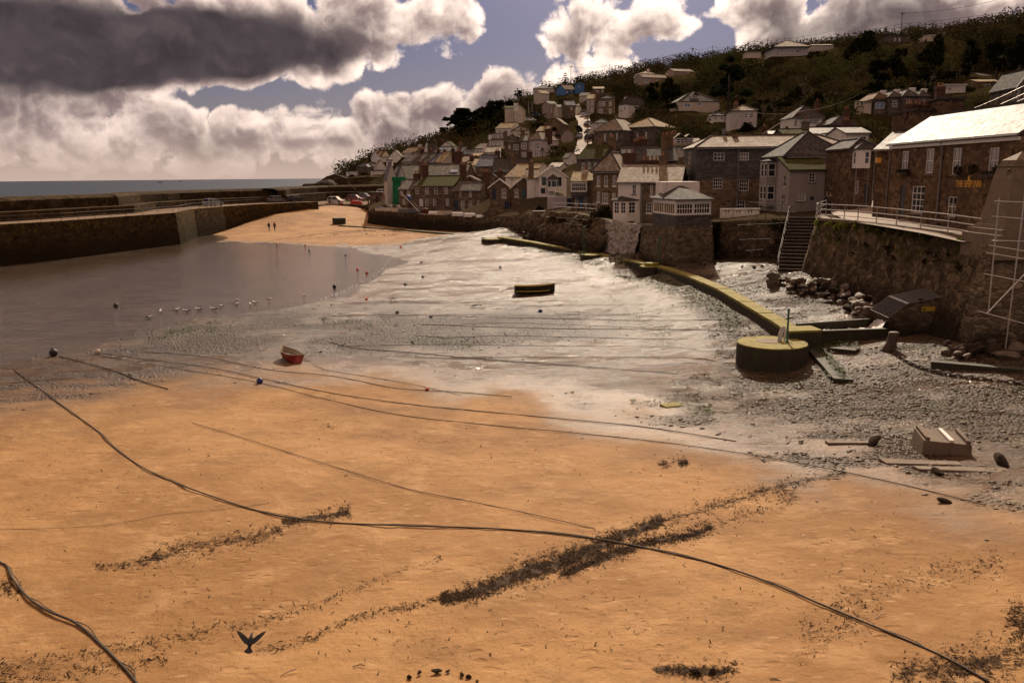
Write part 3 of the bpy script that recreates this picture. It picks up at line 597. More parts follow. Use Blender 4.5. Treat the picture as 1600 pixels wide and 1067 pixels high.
H('gabled_stone_house', 'gabled stone house above the stone retaining wall of the upper street', 884, 899, 184, 166, 360, 8, 'gable', 8, 10, 'stone_far', 'slate_blue', [(893, 168, 172, 2, 1, 2)], lower=(176, 'stone_grey'))
H('cream_house', 'tall cream house half hidden by bushes below the skyline house', 845, 858, 161, 147.5, 422, 6, 'gable', 8, 24, 'cream', 'slate_tan', row([848, 853], 149, 154, 2, 1, 2))
H('skyline_house', 'dark roofed house with shallow hipped roof on the skyline', 834, 866, 146, 139.5, 455, 6, 'hip', 11, 0, 'cream', 'slate_dark', row([840, 848, 857], 141, 144, 2.4, 1, 1), chim=[(.78, .4, .4, .9, .9, 'brick_tan', 1)])
H('blue_house', 'bright blue weatherboard house with brown roof near the skyline', 882.5, 899, 148.5, 140.5, 436, 8, 'gable', 9, 26, 'bluepaint', 'brown_roof', [(886, 142, 146, 2.5, 2, 1), (893, 141, 145, 4, 2, 1)])
H('blue_house', 'blue gable end rising right of the blue weatherboard house', 899.3, 913, 147, 133, 434, 3, 'front', 7, 0, 'bluepaint', 'slate', [(905, 134.5, 136.5, 2, 1, 1)])
H('grey_chalet', 'small grey chalet with white balcony among the bushes', 927, 944, 150, 140, 388, 4, 'gable', 7, 0, 'stone_grey', 'slate_tan', [(933, 141.5, 145, 5, 2, 1), (941.5, 138.8 + 1.5, 145, 2, 1, 2)])
H('bay_terrace_house', 'three storey beige terrace house with bays at the head of the parked cars', 916.5, 929, 178, 156.5, 344, 8, 'gable', 9, -14, 'pinkbeige', 'slate_tan', [(919, 158, 166, 2.6, 1, 2), (925, 157.5, 165.5, 3.2, 2, 2), (919, 168, 175.5, 2.6, 1, 2), (925, 168, 175.5, 3.2, 2, 2)], chim=[(.95, .5, .8, 1.1, 1., 'brick_tan', 2)])
H('bay_terrace_house', 'brown stone terrace house with white windows left of the white hillside house', 935, 960.5, 177, 156.5, 340, 7, 'hip', 9, -6, 'stone_far', 'slate_dark', [(938.5, 159, 166.5, 6, 3, 2), (944, 159, 166, 2.4, 1, 2), (953.5, 159, 166, 4, 2, 2), (938.5, 170, 177, 6, 3, 2), (953.5, 170, 177, 4, 2, 2)], chim=[(.0, .5, .8, 1., 1., 'brick_tan', 2)])
H('white_hillside_house', 'white hillside house with dark hipped roof and terrace steps', 966.5, 980.5, 184, 166, 334, 11, 'hip', 12, -48, 'white', 'slate_dark', [(976, 167, 173, 3, 2, 1), (969.5, 171, 176, 4, 2, 1)], chim=[(.3, .2, .2, .9, .9, 'whitepaint', 1)])
H('grey_hipped_cottage', 'grey cottage with dark hipped roof beside the chapel hall', 926, 955, 207, 193.5, 278, 7, 'hip', 8, 0, 'lightgrey', 'slate_dark', [(931, 196, 203, 2, 1, 2)], lwins=[])
H('chapel_hall', 'chapel hall with pale hipped roof and arched windows', 928.5, 972, 236, 207.5, 243, 19, 'hip', 15, -32, 'stone_grey', 'slate_pale', [(945, 209.5, 221, 2.6, 1, 3), (954.5, 209, 220, 2.6, 1, 3), (964, 208.5, 219, 2.6, 1, 3)], cat='chapel', gutter=True)
H('chapel_hall', 'wider chapel hall with tan hipped roof and three plain white windows', 972.5, 1022, 234, 202.5, 246, 15, 'hip', 13, -38, 'stone_grey', 'slate_tan', [(983, 210, 220, 3, 2, 2), (996, 208, 219, 3, 2, 2), (1009.5, 206.5, 217, 3, 2, 2)], cat='chapel', gutter=True)
H('dormer_bungalow', 'cream bungalow with broad dark roof, dormer and blue lit windows', 1060, 1124, 172, 160, 292, 15, 'hip', 11, 6, 'cream', 'slate_dark', [(1074, 162, 168, 10, 2, 1, 'blue_blind'), (1093.5, 160.5, 166, 7, 2, 1, 'blue_blind'), (1120, 161, 165, 3, 1, 1)], chim=[(.43, .3, -.2, 1.1, 1., 'whitepaint', 2)], dormers=[(.42, 2.6, 1.2)])
H('pink_terrace', 'long pale pink terrace stepping along the upper hillside', 1004.5, 1052, 132, 122, 402, 6, 'gable', 8, 20, 'pinkbeige', 'brown_roof', [(1010, 124.5, 129, 6, 2, 1, 'blue_blind')], chim=[(.95, .4, .4, 2., 1., 'whitepaint', 0)])
H('pink_terrace', 'right half of the long pink terrace on the upper hillside', 1053, 1084, 117, 112, 405, 5, 'gable', 8, 20, 'pinkbeige', 'brown_roof', [(1075, 113, 115.5, 3, 1, 1)])
H('white_hillside_house', 'small white hillside house with tall chimney at the left of the pink terrace', 1001, 1024, 127, 116.5, 415, 5, 'hip', 9, 14, 'white', 'slate_tan', [(1006, 118, 122, 2, 1, 2)], chim=[(.75, .5, 1.2, 1., .9, 'whitepaint', 1)])
# right slope
H('mottled_house', 'tall narrow house with patchy sunlit roof among the winter trees', 1141, 1182, 203, 176, 192, 10, 'hip', 7, -6, 'lightgrey', 'slate_pale', [(1149, 178.5, 186, 3.5, 2, 2), (1156, 177.5, 185, 5, 2, 2), (1165.5, 177, 185, 5, 2, 2), (1174, 177, 185, 6, 2, 2)], chim=[(.25, .4, .4, 1., .9, 'brick_tan', 2)])
H('white_cottage', 'white cottage with dark hipped roof and mossy back slope', 1239, 1285, 205, 186, 166, 18, 'hip', 8, 0, 'white', 'slate_dark', [(1272, 187, 194.5, 15, 4, 2), (1243.5, 188, 198, 5, 2, 2)], chim=[(.2, .1, -1.4, .9, .9, 'redbrick', 1), (1.02, .5, 1.2, .8, 1., 'redbrick', 1)])
H('grey_pitched_house', 'grey house with dark pitched roof right of the white cottage', 1299, 1334, 212, 196, 158, 12, 'hip', 8, 0, 'stone_grey', 'slate_dark', [], chim=[(.98, .5, 1.6, 1., .9, 'redbrick', 2)])
for i, (l, r_, ye, rs) in enumerate([(1364, 1386, 157.5, 10), (1387, 1408, 155, 9), (1409, 1432, 153.5, 10), (1433, 1450, 154, 9)]):
    H('hillside_row_house', ['hillside row house with big blue lit window', 'hillside row house with one white window second in the row', 'hillside row house above the palm with one white window', 'hillside row house at the right end of the row behind the brick chimney stacks'][i],
      l, r_, 184, ye, 172-i, rs, 'hip', 8, 0, 'stone_grey', 'slate' if i else 'brown_roof', [(l+11, ye+2.5, ye+12.5, 14 if not i else 8, 2 if not i else 3, 1 if not i else 2, 'blue_blind' if not i else 'glass')], chim=[(.95, .3, .6, .9, .8, 'whitepaint', 0)], group='row of hipped houses on the hillside')
H('low_outhouse', 'small cream outhouse left of the hillside row', 1350, 1361, 176, 161, 172, 4, 'mono', 5, 0, 'cream', 'brown_roof', [], cat='outhouse')
H('dark_stone_house', 'dark stone house with brick chimney stacks behind the inn roof', 1462, 1500, 222, 160, 96, 1, 'flat', 7, -8, 'stone_inn', 'slate_dark', [(1458, 162, 178, 3, 1, 2)] and [], chim=[(.35, .4, 1.6, .9, .9, 'redbrick', 2)])
H('dark_stone_house', 'lower dark wall topped with tall chimney stacks left of the dark stone house', 1428, 1461, 222, 176, 97, 1, 'flat', 6, 0, 'stone_inn', 'slate_dark', [], chim=[(.1, .4, .9, .9, .9, 'redbrick', 2), (.5, .4, .9, 1., .9, 'redbrick', 2), (.85, .4, .7, .8, .9, 'redbrick', 1)])
H('long_bungalow', 'long low dark roofed bungalow on the upper right hillside', 1487, 1560, 132, 122.5, 238, 9, 'hip', 9, 0, 'cream', 'slate_dark', [(1503, 123.5, 128, 8, 3, 1), (1494, 123.5, 129, 3, 1, 2)])
H('flat_garage', 'flat roofed white garage with dark opening below the long bungalow', 1477, 1508, 147, 134.5, 206, 1, 'flat', 6, 0, 'white', 'whitepaint', [(1484, 136.5, 142, 6, 2, 1)], cat='garage')
H('brown_bungalow', 'brown bungalow with tan roof below the right end of the long bungalow', 1526, 1562, 142, 129.5, 212, 5, 'gable', 7, 0, 'stone_far', 'slate_tan', [(1543, 131.5, 138, 8, 3, 1)])
H('turreted_house', 'tall grey house with pointed turret gable at the right edge', 1583, 1620, 200, 139, 112, 24, 'front', 7, -4, 'stone_grey', 'slate_dark', [(1590, 141, 156, 7, 2, 2), (1603, 141, 156, 7, 2, 2), (1593, 164, 176, 6, 2, 2)], barge='whitepaint', fm='whitepaint')
H('pyramid_roofed_house', 'house with broad white pyramid roof on the hill top', 1210, 1262, 88, 75.5, 342, 13, 'hip', 13, 0, 'lightgrey', 'slate_pale', row([1222, 1234, 1246], 77.5, 83, 6, 3, 1), ov=1.2)
H('hill_top_hut', 'small pale hut on the hill top left of the pyramid roofed house', 1166, 1189, 90, 83, 372, 2, 'flat', 6, 0, 'cream', 'slate_pale', [(1171, 84.5, 87.5, 4, 2, 1)], cat='hut')
H('grey_hill_house', 'grey flat house with two lit windows under the ridge fence', 1384, 1420, 68, 58, 302, 3, 'flat', 8, 0, 'stone_grey', 'slate_dark', [(1398.5, 59.5, 64.5, 3, 1, 1, 'glass_curtain'), (1405.5, 59.5, 64.5, 3, 1, 1, 'glass_curtain')])
H('low_pale_house', 'long pale roofed building half hidden right of the pyramid roofed house', 1270, 1302, 78, 72, 345, 3, 'gable', 8, 0, 'lightgrey', 'slate_pale', [])
H('low_pale_house', 'low pale building half hidden in trees below the ridge fence', 1452, 1474, 64, 57, 292, 3, 'gable', 8, 0, 'cream', 'slate_pale', [])
# row behind the slate building
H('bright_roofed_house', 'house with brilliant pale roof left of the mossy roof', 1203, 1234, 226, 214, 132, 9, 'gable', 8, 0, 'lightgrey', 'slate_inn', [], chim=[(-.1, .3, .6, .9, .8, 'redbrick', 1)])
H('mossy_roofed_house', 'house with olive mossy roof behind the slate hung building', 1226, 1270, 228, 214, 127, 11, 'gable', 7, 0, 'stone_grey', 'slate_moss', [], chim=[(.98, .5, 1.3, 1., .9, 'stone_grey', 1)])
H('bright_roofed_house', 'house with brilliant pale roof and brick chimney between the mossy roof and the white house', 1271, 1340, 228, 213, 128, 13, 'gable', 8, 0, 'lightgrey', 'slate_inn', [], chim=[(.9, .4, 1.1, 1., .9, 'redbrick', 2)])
H('white_village_house', 'white house with small gabled porch behind the grey rendered house', 1319, 1356, 250, 211, 113, 10, 'gable', 7, 0, 'white', 'slate_inn', [(1349, 213.5, 222, 9, 2, 2)])
H('white_dormer_house', 'tiny white gabled house with dark porch roof behind the grey rendered house', 1292, 1314, 232, 218, 119, 8, 'front', 6, 0, 'white', 'slate_dark', [(1302, 219, 224, 3, 1, 2), (1309, 219, 224, 3, 1, 2)])
# ------------------------------------------------------------------ canted bays, sunroom and other polygon-plan pieces
def plan_box(name, parent, pts, z0, z1, mat, wins, fm='whitepaint', roofz=None, roof='slate_dark', closed=True, tf=.07, tm=.04, gm='glass', ov=.18, apex=None):
    """pts: plan polygon (ccw seen from above); wins: {edge: [(u0,u1,z0,z1,nx,nz)]} as fractions of the edge / metres"""
    mb = MB(); n = len(pts); todo = []
    for i in range(n):
        a = Vector((*pts[i], 0)); b_ = Vector((*pts[(i+1) % n], 0)); ax = (b_-a); l = ax.length; ax.normalize(); nr = Vector((ax.y, -ax.x, 0))
        hs = [(f0*l, f1*l, c, d) for f0, f1, c, d, nx, nz in wins.get(i, [])]
        panel(mb, a, ax, l, z0, z1, hs, nr, .1)
        for h, w in zip(hs, wins.get(i, [])): todo.append((a, ax, nr, h, w))
    mb.face([(*p, z0) for p in pts[::-1]]); mb.face([(*p, z1) for p in pts])
    o = mb.build(name, M[mat], parent)
    if roofz is not None:
        c = Vector((sum(p[0] for p in pts)/n, sum(p[1] for p in pts)/n, 0)); r = MB()
        q = [Vector((*p, 0))+((Vector((*p, 0))-c).normalized()*ov) for p in pts]
        t = apex or (c.x, c.y)
        for i in range(n):
            j = (i+1) % n; r.face([(q[i].x, q[i].y, z1+.1), (q[j].x, q[j].y, z1+.1), (*t, roofz)]); r.face([(q[i].x, q[i].y, z1+.002), (q[j].x, q[j].y, z1+.002), (q[j].x, q[j].y, z1+.1), (q[i].x, q[i].y, z1+.1)])
        r.face([(v.x, v.y, z1+.002) for v in q[::-1]])
        r.build('bay_roof' if parent and parent.type == 'MESH' else 'roof', M[roof], o if parent and parent.type != 'MESH' and name != 'wall' else parent)
    for a, ax, nr, h, w in todo: window(o if name != 'wall' else parent, a, ax, nr, *h, w[4], w[5], tf, tm, fm, gm, dep=.06)
    return o
# --- the inn
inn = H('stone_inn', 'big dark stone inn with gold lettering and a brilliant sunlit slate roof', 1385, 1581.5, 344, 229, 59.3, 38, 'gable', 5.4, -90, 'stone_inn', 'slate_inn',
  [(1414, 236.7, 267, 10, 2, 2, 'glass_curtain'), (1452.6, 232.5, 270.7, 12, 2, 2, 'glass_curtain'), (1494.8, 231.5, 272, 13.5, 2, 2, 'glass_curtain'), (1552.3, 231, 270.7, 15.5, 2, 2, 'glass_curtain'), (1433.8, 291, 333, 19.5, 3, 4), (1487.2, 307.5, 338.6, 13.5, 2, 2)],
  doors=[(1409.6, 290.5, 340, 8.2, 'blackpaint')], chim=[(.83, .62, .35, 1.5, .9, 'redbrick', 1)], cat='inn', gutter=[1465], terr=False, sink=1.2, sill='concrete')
def inn_pt(px, py, out=0.):     # point on the inn's front
    c = at(px, py, 1.).x; X = inn.location.x-out; Y = X/c if c else 0
    return at(px, py, inn.location.x/c)+Vector((-out, 0, 0))
p0 = inn_pt(1494.5, 292.3); p1 = inn_pt(1533.5, 292.3)
cu = bpy.data.curves.new('lettering', 'FONT'); cu.body = 'THE SHIP INN'; cu.extrude = .03; cu.size = .48; cu.space_character = 1.06
lt = bpy.data.objects.new('lettering', cu); cu.materials.append(M['gold'])
link(lt, inn); bpy.context.view_layer.update()
wt = lt.dimensions.x; span = p0.y-p1.y
lt.location = (inn.location.y-p0.y, -.04, p0.z-inn.location.z); lt.rotation_euler = (R(90), 0, 0); lt.scale = (span/wt, .43/.36, 1)
bpy.context.view_layer.update(); lm = bpy.data.meshes.new_from_object(lt.evaluated_get(bpy.context.evaluated_depsgraph_get())); l2 = bpy.data.objects.new('lettering', lm); l2.location, l2.rotation_euler, l2.scale = lt.location, lt.rotation_euler, lt.scale
KIDS[inn.name].remove(lt); bpy.data.objects.remove(lt); l2.name = 'lettering'; link(l2, inn)
e = inn_pt(1516, 281.5); em = MB(); x = inn.location.y-e.y; z = e.z-inn.location.z
em.box(x-.09, -.09, z-.1, x+.09, -.02, z+.06); em.loft([[(x-.07, -.09, z+.06), (x+.07, -.09, z+.06), (x+.07, -.02, z+.06), (x-.07, -.02, z+.06)], [(x-.1, -.1, z+.14), (x+.06, -.1, z+.14), (x+.06, -.02, z+.14), (x-.1, -.02, z+.14)], [(x-.03, -.08, z+.26), (x+.02, -.08, z+.26), (x+.02, -.02, z+.26), (x-.03, -.02, z+.26)]])
em.build('emblem', M['gold'], inn)
cm = MB()
for pyy in (288.2, 291.2):
    c = inn_pt(1539, pyy); cm.box(inn.location.y-c.y-.03, -.05, c.z-inn.location.z-.03, inn.location.y-c.y+.03, -.01, c.z-inn.location.z+.03)
cm.build('letter_dots', M['gold'], inn)
st = MB(); st.box(.3, -.05, 3.02, inn['W']-.2, -.004, 3.12); st.build('string_course', M['stone_inn'], inn); st = MB(); st.box(.0, -.2, inn['He']-.36, inn['W'], -.003, inn['He']-.18); st.build('fascia', M['whitepaint'], inn)
for px_, py_ in ((1414, 269.5), (1553, 273)):
    e = inn_pt(px_, py_); b = MB(); x = inn.location.y-e.y; z = e.z-inn.location.z; b.box(x-.6, -.3, z-.12, x+.6, -.06, z+.1)
    bx = b.build('window_box', M['darkwood'], inn)
# --- wing and oriel house left of the inn
H('stone_wing', 'stone wing with yellow box and small bright roof joined to the inn', 1362, 1384.5, 344, 238, 62.4, 26, 'gable', 5, -52, 'stone_inn', 'slate_inn', [], terr=False, sink=1.2)
yb = at(1375, 250.5, 61.7); b = MB(); b.box(yb.x-.25, yb.y-.1, yb.z-.18, yb.x+.05, yb.y+.2, yb.z+.18)
tag(b.build('alarm_box', M['gold']), 'small yellow alarm box high on the stone wing beside the inn', 'alarm box')
oh = H('oriel_house', 'dark stone house with white oriel window on posts at the bend of the road', 1326, 1362, 319, 237, 74, 14, 'hip', 6, 0, 'stone_inn', 'slate_dark', [(1339, 283, 303, 5, 1, 2)], doors=[(1354, 290, 318, 7, 'blackpaint')], terr=False, sink=1.5)
W_ = oh['W']; zz = oh['He']
plan_box('bay_window', oh, [(.05, -.9), (1.25, -.9), (1.25, -.02), (.05, -.02)], zz-1.6, zz-.05, 'whitepaint', {0: [(.58, .93, zz-1.25, zz-.2, 1, 2)], 3: [(.2, .8, zz-1.25, zz-.2, 1, 2)]}, roofz=zz+.55)
po = MB(); po.tube([(.12, -.82, 0), (.12, -.82, zz-1.6)], .05); po.tube([(1.18, -.82, 0), (1.18, -.82, zz-1.6)], .05); po.tube([(.12, -.82, 1.6), (.75, -.82, .9)], .03); po.build('post', M['lead'], oh)
# --- slate hung building
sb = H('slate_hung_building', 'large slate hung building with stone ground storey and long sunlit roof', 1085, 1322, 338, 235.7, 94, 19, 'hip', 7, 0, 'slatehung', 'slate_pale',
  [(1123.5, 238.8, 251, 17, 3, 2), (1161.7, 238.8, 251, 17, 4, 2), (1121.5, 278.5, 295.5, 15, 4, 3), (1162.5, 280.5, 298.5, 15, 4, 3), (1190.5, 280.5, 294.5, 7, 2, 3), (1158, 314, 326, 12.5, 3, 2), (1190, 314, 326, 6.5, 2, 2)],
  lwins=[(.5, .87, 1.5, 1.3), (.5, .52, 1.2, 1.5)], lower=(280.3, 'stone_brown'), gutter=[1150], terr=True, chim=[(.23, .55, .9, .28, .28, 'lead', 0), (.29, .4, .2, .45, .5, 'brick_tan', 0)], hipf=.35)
# --- grey rendered house
gm = H('grey_rendered_house', 'grey rendered house with dark pyramid roof at the top of the harbour steps', 1226, 1313, 333, 248.5, 83.5, 36, 'hip', 7.0, 0, 'greyrender', 'slate_dark', [(1298, 291.5, 302, 9, 1, 1, 'glass')], sink=4, ov=.5)
z0 = at(1200, 312, 89).z-gm.location.z; z1 = at(1200, 253.5, 89).z-gm.location.z
plan_box('bay_window', gm, [(-.95, 3.2), (-.02, 3.2), (-.02, 5.8), (-.95, 5.8)], z0-.6, z1, 'greyrender', {3: [(.1, .45, z1-1.5, z1-.15, 1, 2), (.55, .9, z1-1.5, z1-.15, 1, 2), (.1, .45, z0+.05, z0+1.45, 1, 2), (.55, .9, z0+.05, z0+1.45, 1, 2)], 0: [(.1, .9, z1-1.5, z1-.15, 1, 2), (.1, .9, z0+.05, z0+1.45, 1, 2)]}, roofz=z1+.3)
ext = H('grey_extension', 'pale grey front extension with mossy lean-to roof and small white windows', 1231, 1291, 331, 270, 80, 20, 'mono', 3.4, 0, 'greyrender', 'slate_moss', [(1269, 270.5, 285.5, 10, 2, 3), (1252.3, 302, 314.5, 13, 4, 3)], lwins=[(.45, .76, .95, 1.1), (.5, .28, 1., 1.1)], sink=4, sill='concrete', cat='house extension')
b = MB(); c = at(1269, 310, 79.9); b.lathe([(.16, 0), (.2, .05)], 12); v = b.build('vent', M['blackpaint'], ext); v.rotation_euler = (R(90), 0, 0); v.location = (c.x-ext.location.x, -.005, c.z-ext.location.z)
# --- sunroom on the bastion
A = at(1019, 352, 82); B = at(1055, 352, 75.6); C = at(1111, 352, 77); D_ = Vector((C.x+.4, 84, 0)); E = Vector((A.x+1.5, 87, 0))
zb = A.z; sun_root = empty('sunroom', (B.x, B.y, zb), 0, 'white glazed sunroom with slate sills and dark hipped roof on the stone bastion', 'sunroom')
pl = [(p.x-B.x, p.y-B.y) for p in (B, C, D_, E, A)]
zs = at(1055, 337, 75.6).z-zb; zt = at(1055, 313.5, 75.6).z-zb
plan_box('sill_wall', sun_root, pl, -.5, zs-.01, 'slatehung', {})
pl2 = [(p[0]*.985, p[1]*.985+.05) for p in pl]
plan_box('wall', sun_root, pl2, zs, zt, 'whitepaint', {0: [(.03, .485, zs+.1, zt-.28, 6, 2), (.515, .97, zs+.1, zt-.28, 6, 2)], 4: [(.04, .49, zs+.1, zt-.28, 5, 1), (.51, .96, zs+.1, zt-.28, 5, 1)]}, roofz=zt+1.35, roof='slate_dark', ov=.35, tf=.07, tm=.05)
b = MB(); b.box(-.3, 5., 0, 3.2, 9, zt+1.6); b.build('link_wall', M['white'], sun_root)
HOUSE_BOX.append((1015, 1112, 298, 352, 78))
# --- canted bay of the white house
wb = [o for o in bpy.data.objects if o.name == 'white_bay_house'][0]
def loc(o, p): return (p.x-o.location.x, p.y-o.location.y)
zb0 = at(975, 349, 92.3).z-wb.location.z; zb1 = at(975, 314.5, 92.3).z-wb.location.z; h0 = at(975, 334, 92.3).z-wb.location.z; h1 = at(975, 316, 92.3).z-wb.location.z
plan_box('bay_window', wb, [loc(wb, at(960, 340, 93.4)), loc(wb, at(964, 340, 92.4)), loc(wb, at(985, 340, 92.4)), loc(wb, at(996.5, 340, 93.95)), loc(wb, at(960, 340, 93.95))], zb0-1, zb1, 'white', {1: [(.08, .46, h0, h1, 2, 3), (.56, .95, h0, h1, 2, 3)], 2: [(.2, .78, h0, h1, 2, 3)]}, roofz=zb1+.55, roof='slate_dark', gm='glass')
# --- white upper bay of the small cottage
bc = [o for o in bpy.data.objects if o.name == 'bay_cottage'][0]
z = lambda py: at(905, py, 113.2).z-bc.location.z
plan_box('bay_window', bc, [(.0, -.85), (2.15, -.85), (2.15, -.02), (.0, -.02)], z(300), z(284.2), 'whitepaint', {0: [(.04, .96, z(298.5), z(286), 7, 2)], 3: [(.1, .9, z(298.5), z(286), 2, 2)], 1: [(.1, .9, z(298.5), z(286), 2, 2)]}, roofz=z(281), roof='slate_tan')
b = MB(); b.box(.02, -.83, z(308), 2.13, -.03, z(300)-.004); b.build('slate_apron', M['slatehung'], bc)
# gabled bay of the white gabled house
wg = [o for o in bpy.data.objects if o.name.startswith('white_gabled_house') and o['label'].startswith('white gabled house with black')][0]
z = lambda py: at(862, py, 129).z-wg.location.z
x0 = at(856, 290, 129).x-wg.location.x; x1 = at(873, 290, 129).x-wg.location.x
plan_box('bay_window', wg, [(x0, -.3), (x0+.5, -1.), (x1-.3, -1.), (x1, -.3), (x1, -.02), (x0, -.02)], z(299), z(281), 'white', {0: [(.1, .9, z(292), z(283), 1, 2)], 1: [(.08, .92, z(292), z(283), 2, 2)], 2: [(.1, .9, z(292), z(283), 1, 2)]}, fm='teal', roofz=z(272), roof='slate_dark', apex=((x0+x1)/2, .0))
# steps wall of the white hillside house
# ------------------------------------------------------------------ value noise for masks and terrain
def vnoise(X, Y, seed=0):
    xi = np.floor(X).astype(np.int64); yi = np.floor(Y).astype(np.int64); fx = X-xi; fy = Y-yi
    fx = fx*fx*(3-2*fx); fy = fy*fy*(3-2*fy)
    def h(a, b):
        n = (a*374761393+b*668265263+seed*1442695041) & 0x7fffffff; n = ((n ^ (n >> 13))*1274126177) & 0x7fffffff
        return ((n ^ (n >> 16)) & 0xffff)/65535.
    return (h(xi, yi)*(1-fx)+h(xi+1, yi)*fx)*(1-fy)+(h(xi, yi+1)*(1-fx)+h(xi+1, yi+1)*fx)*fy
def fbm(X, Y, o=4, seed=0):
    s = 0; a = .5; t = 0
    for i in range(o): s = s+a*vnoise(X*2**i, Y*2**i, seed+i); t += a; a *= .5
    return s/t
def sst(x, a, b):
    t = np.clip((x-a)/(b-a), 0, 1); return t*t*(3-2*t)
# ------------------------------------------------------------------ beach height
BP = [(0, 572, 0), (90, 553, 0), (210, 520, 0), (300, 497, 0), (400, 487, 0), (500, 470, 0), (560, 446, 0), (600, 420, 0), (612, 400, 0), (560, 388, 0), (440, 381.5, 0), (330, 378.5, 0),
  (0, 470, -.9), (200, 440, -.9), (400, 430, -.6), (100, 505, -.45), (500, 415, -.4), (250, 400, -.7), (-300, 500, -.8), (-300, 600, 0),
  (0, 640, .25), (200, 620, .32), (420, 600, .3), (620, 570, .2), (620, 500, .13), (720, 450, .16), (690, 405, .16), (900, 600, .36), (900, 480, .3), (1000, 440, .5), (1000, 540, .36), (1205, 578, .5), (1350, 610, .62),
  (0, 750, .7), (0, 900, 1.2), (0, 1067, 1.7), (400, 750, .72), (400, 900, 1.2), (400, 1067, 1.7), (800, 700, .62), (800, 900, 1.3), (800, 1067, 1.8), (1200, 760, .85), (1200, 900, 1.4), (1200, 1067, 1.9),
  (1600, 760, 1.0), (1600, 900, 1.5), (1600, 1067, 2.), (1400, 690, .65), (1600, 650, .9), (1900, 900, 1.7), (1900, 650, 1.2), (-300, 800, .9), (-300, 1067, 1.7), (800, 1500, 2.2), (0, 1500, 2.1), (1600, 1500, 2.4),
  (650, 362, .9), (545, 352, .95), (1290, 470, 1.9), (1400, 530, 1.2), (1330, 480, 1.7),
  (420, 361, .42), (350, 360, .4), (500, 340, 1.9), (560, 335, 1.5)]
bp = [tuple(atz(*p)) for p in BP]
for px, py, Y in [(380, 348, 171), (430, 334, 179), (480, 325.5, 187), (520, 320, 202), (545, 322, 206), (1255, 425, 61.5), (1370, 470, 50), (1495, 535, 41), (1066, 405, 74.5), (1003, 385, 84), (945, 375, 92), (870, 365, 106), (800, 352, 122), (748, 362, 134), (577, 349, 172), (1180, 402, 77)]:
    bp.append(tuple(at(px, py, Y)))
CAS = [(1236, 512, 45.2), (1180, 479, 51.5), (1130, 451, 58.6), (1086, 432.5, 66.2), (1040, 417.5, 74), (990, 407, 82), (930, 395, 90.5), (880, 386, 98), (830, 377.5, 105), (782, 370, 111)]
for px, py, Y in CAS:
    p_ = at(px, py, Y); bp.append((p_.x-1.1, p_.y-.9, p_.z-.62)); bp.append((p_.x+1.5, p_.y+1.5, p_.z-.55))
bp += [(40, 100, 2.), (0, 190, 1.), (45, 45, 2.), (-30, 240, 2.6), (-50, 236, 3.2), (-66, 110, -1.5), (-72, 150, -1.5), (-70, 190, -1.2), (-66, 215, -.6), (-80, 240, -2.), (-90, 120, -2.5), (-75, 80, -1.2), (-60, 60, -.8)]
BEACH = RBF(bp, .6)
def bz1(x, y): return float(BEACH(np.array([x]), np.array([y]))[0])
def gp(px, py, h=0.):
    """where the line of sight through a pixel meets the beach (raised by h)"""
    d = ray(px, py); t = (1.-CZ)/d.z if d.z < 0 else 200
    for _ in range(14):
        x, y = d.x*t, d.y*t; z = bz1(x, y)+h; t = t+.8*((z-CZ)/d.z-t)
    return Vector((d.x*t, d.y*t, CZ+d.z*t))
def smooth_px(pts, n=8):
    """Catmull-Rom through pixel points"""
    P2 = [pts[0]]+list(pts)+[pts[-1]]; out = []
    for i in range(1, len(P2)-2):
        p0, p1, p2, p3 = [np.array(P2[i+k], float) for k in (-1, 0, 1, 2)]
        for k in range(n):
            t_ = k/n; out.append(tuple(.5*((2*p1)+(-p0+p2)*t_+(2*p0-5*p1+4*p2-p3)*t_**2+(-p0+3*p1-3*p2+p3)*t_**3)))
    return out+[tuple(pts[-1])]
NB, MBW = 560, 740
us = np.linspace(-1000, 1420, MBW)/F
Ys = 8.5*np.exp(np.linspace(0, math.log(262/8.5), NB))
BX = Ys[:, None]*us[None]; BY = np.repeat(Ys[:, None], MBW, 1); BZ = BEACH(BX, BY)
PX, PY = projn(BX, BY, BZ)
# masks --------------------------------------------------------------
xs_ = [-400, 0, 130, 260, 420, 600, 800, 1000, 1150, 1250, 1400, 1620, 2100]; dl = [664, 650, 630, 592, 578, 588, 618, 652, 700, 728, 752, 800, 900]
wob = (fbm(BX*.35, BY*.35, 4, 3)-.5)
dryline = np.interp(PX, xs_, dl)
s_px = (PY-dryline)/np.maximum(12., (PY-270)*.10)
wet = 1-sst(s_px+wob*2.6, -1.6, 1.9)
far = np.interp(PX, [0, 300, 440, 560, 640, 700, 760, 900], [376, 377, 380, 386, 377, 366, 352, 340])
fd = sst((far-PY)/6.+wob*2, -.6, .8)*(PX < 760)
wet = wet*(1-fd)
# dark gravelly mud
mud = sst(PY, 462, 500)*(1-sst(PY-np.interp(PX, [0, 90, 250, 420, 600, 800, 1000, 1200], [566, 556, 560, 562, 556, 548, 535, 520])+wob*14, -14, 14))*(1-.75*sst(PX, 850, 1050))*sst(wob+.5, .2, .55)
mudl = sst(PY, 560, 575)*(1-sst(PY-np.interp(PX, [0, 160, 300, 420], [645, 618, 590, 560]), -10, 8))*(1-sst(PX, 240, 420))*.75*sst(fbm(BX*.5, BY*.9, 4, 9), .3, .6)
mud = np.maximum(mud, mudl)
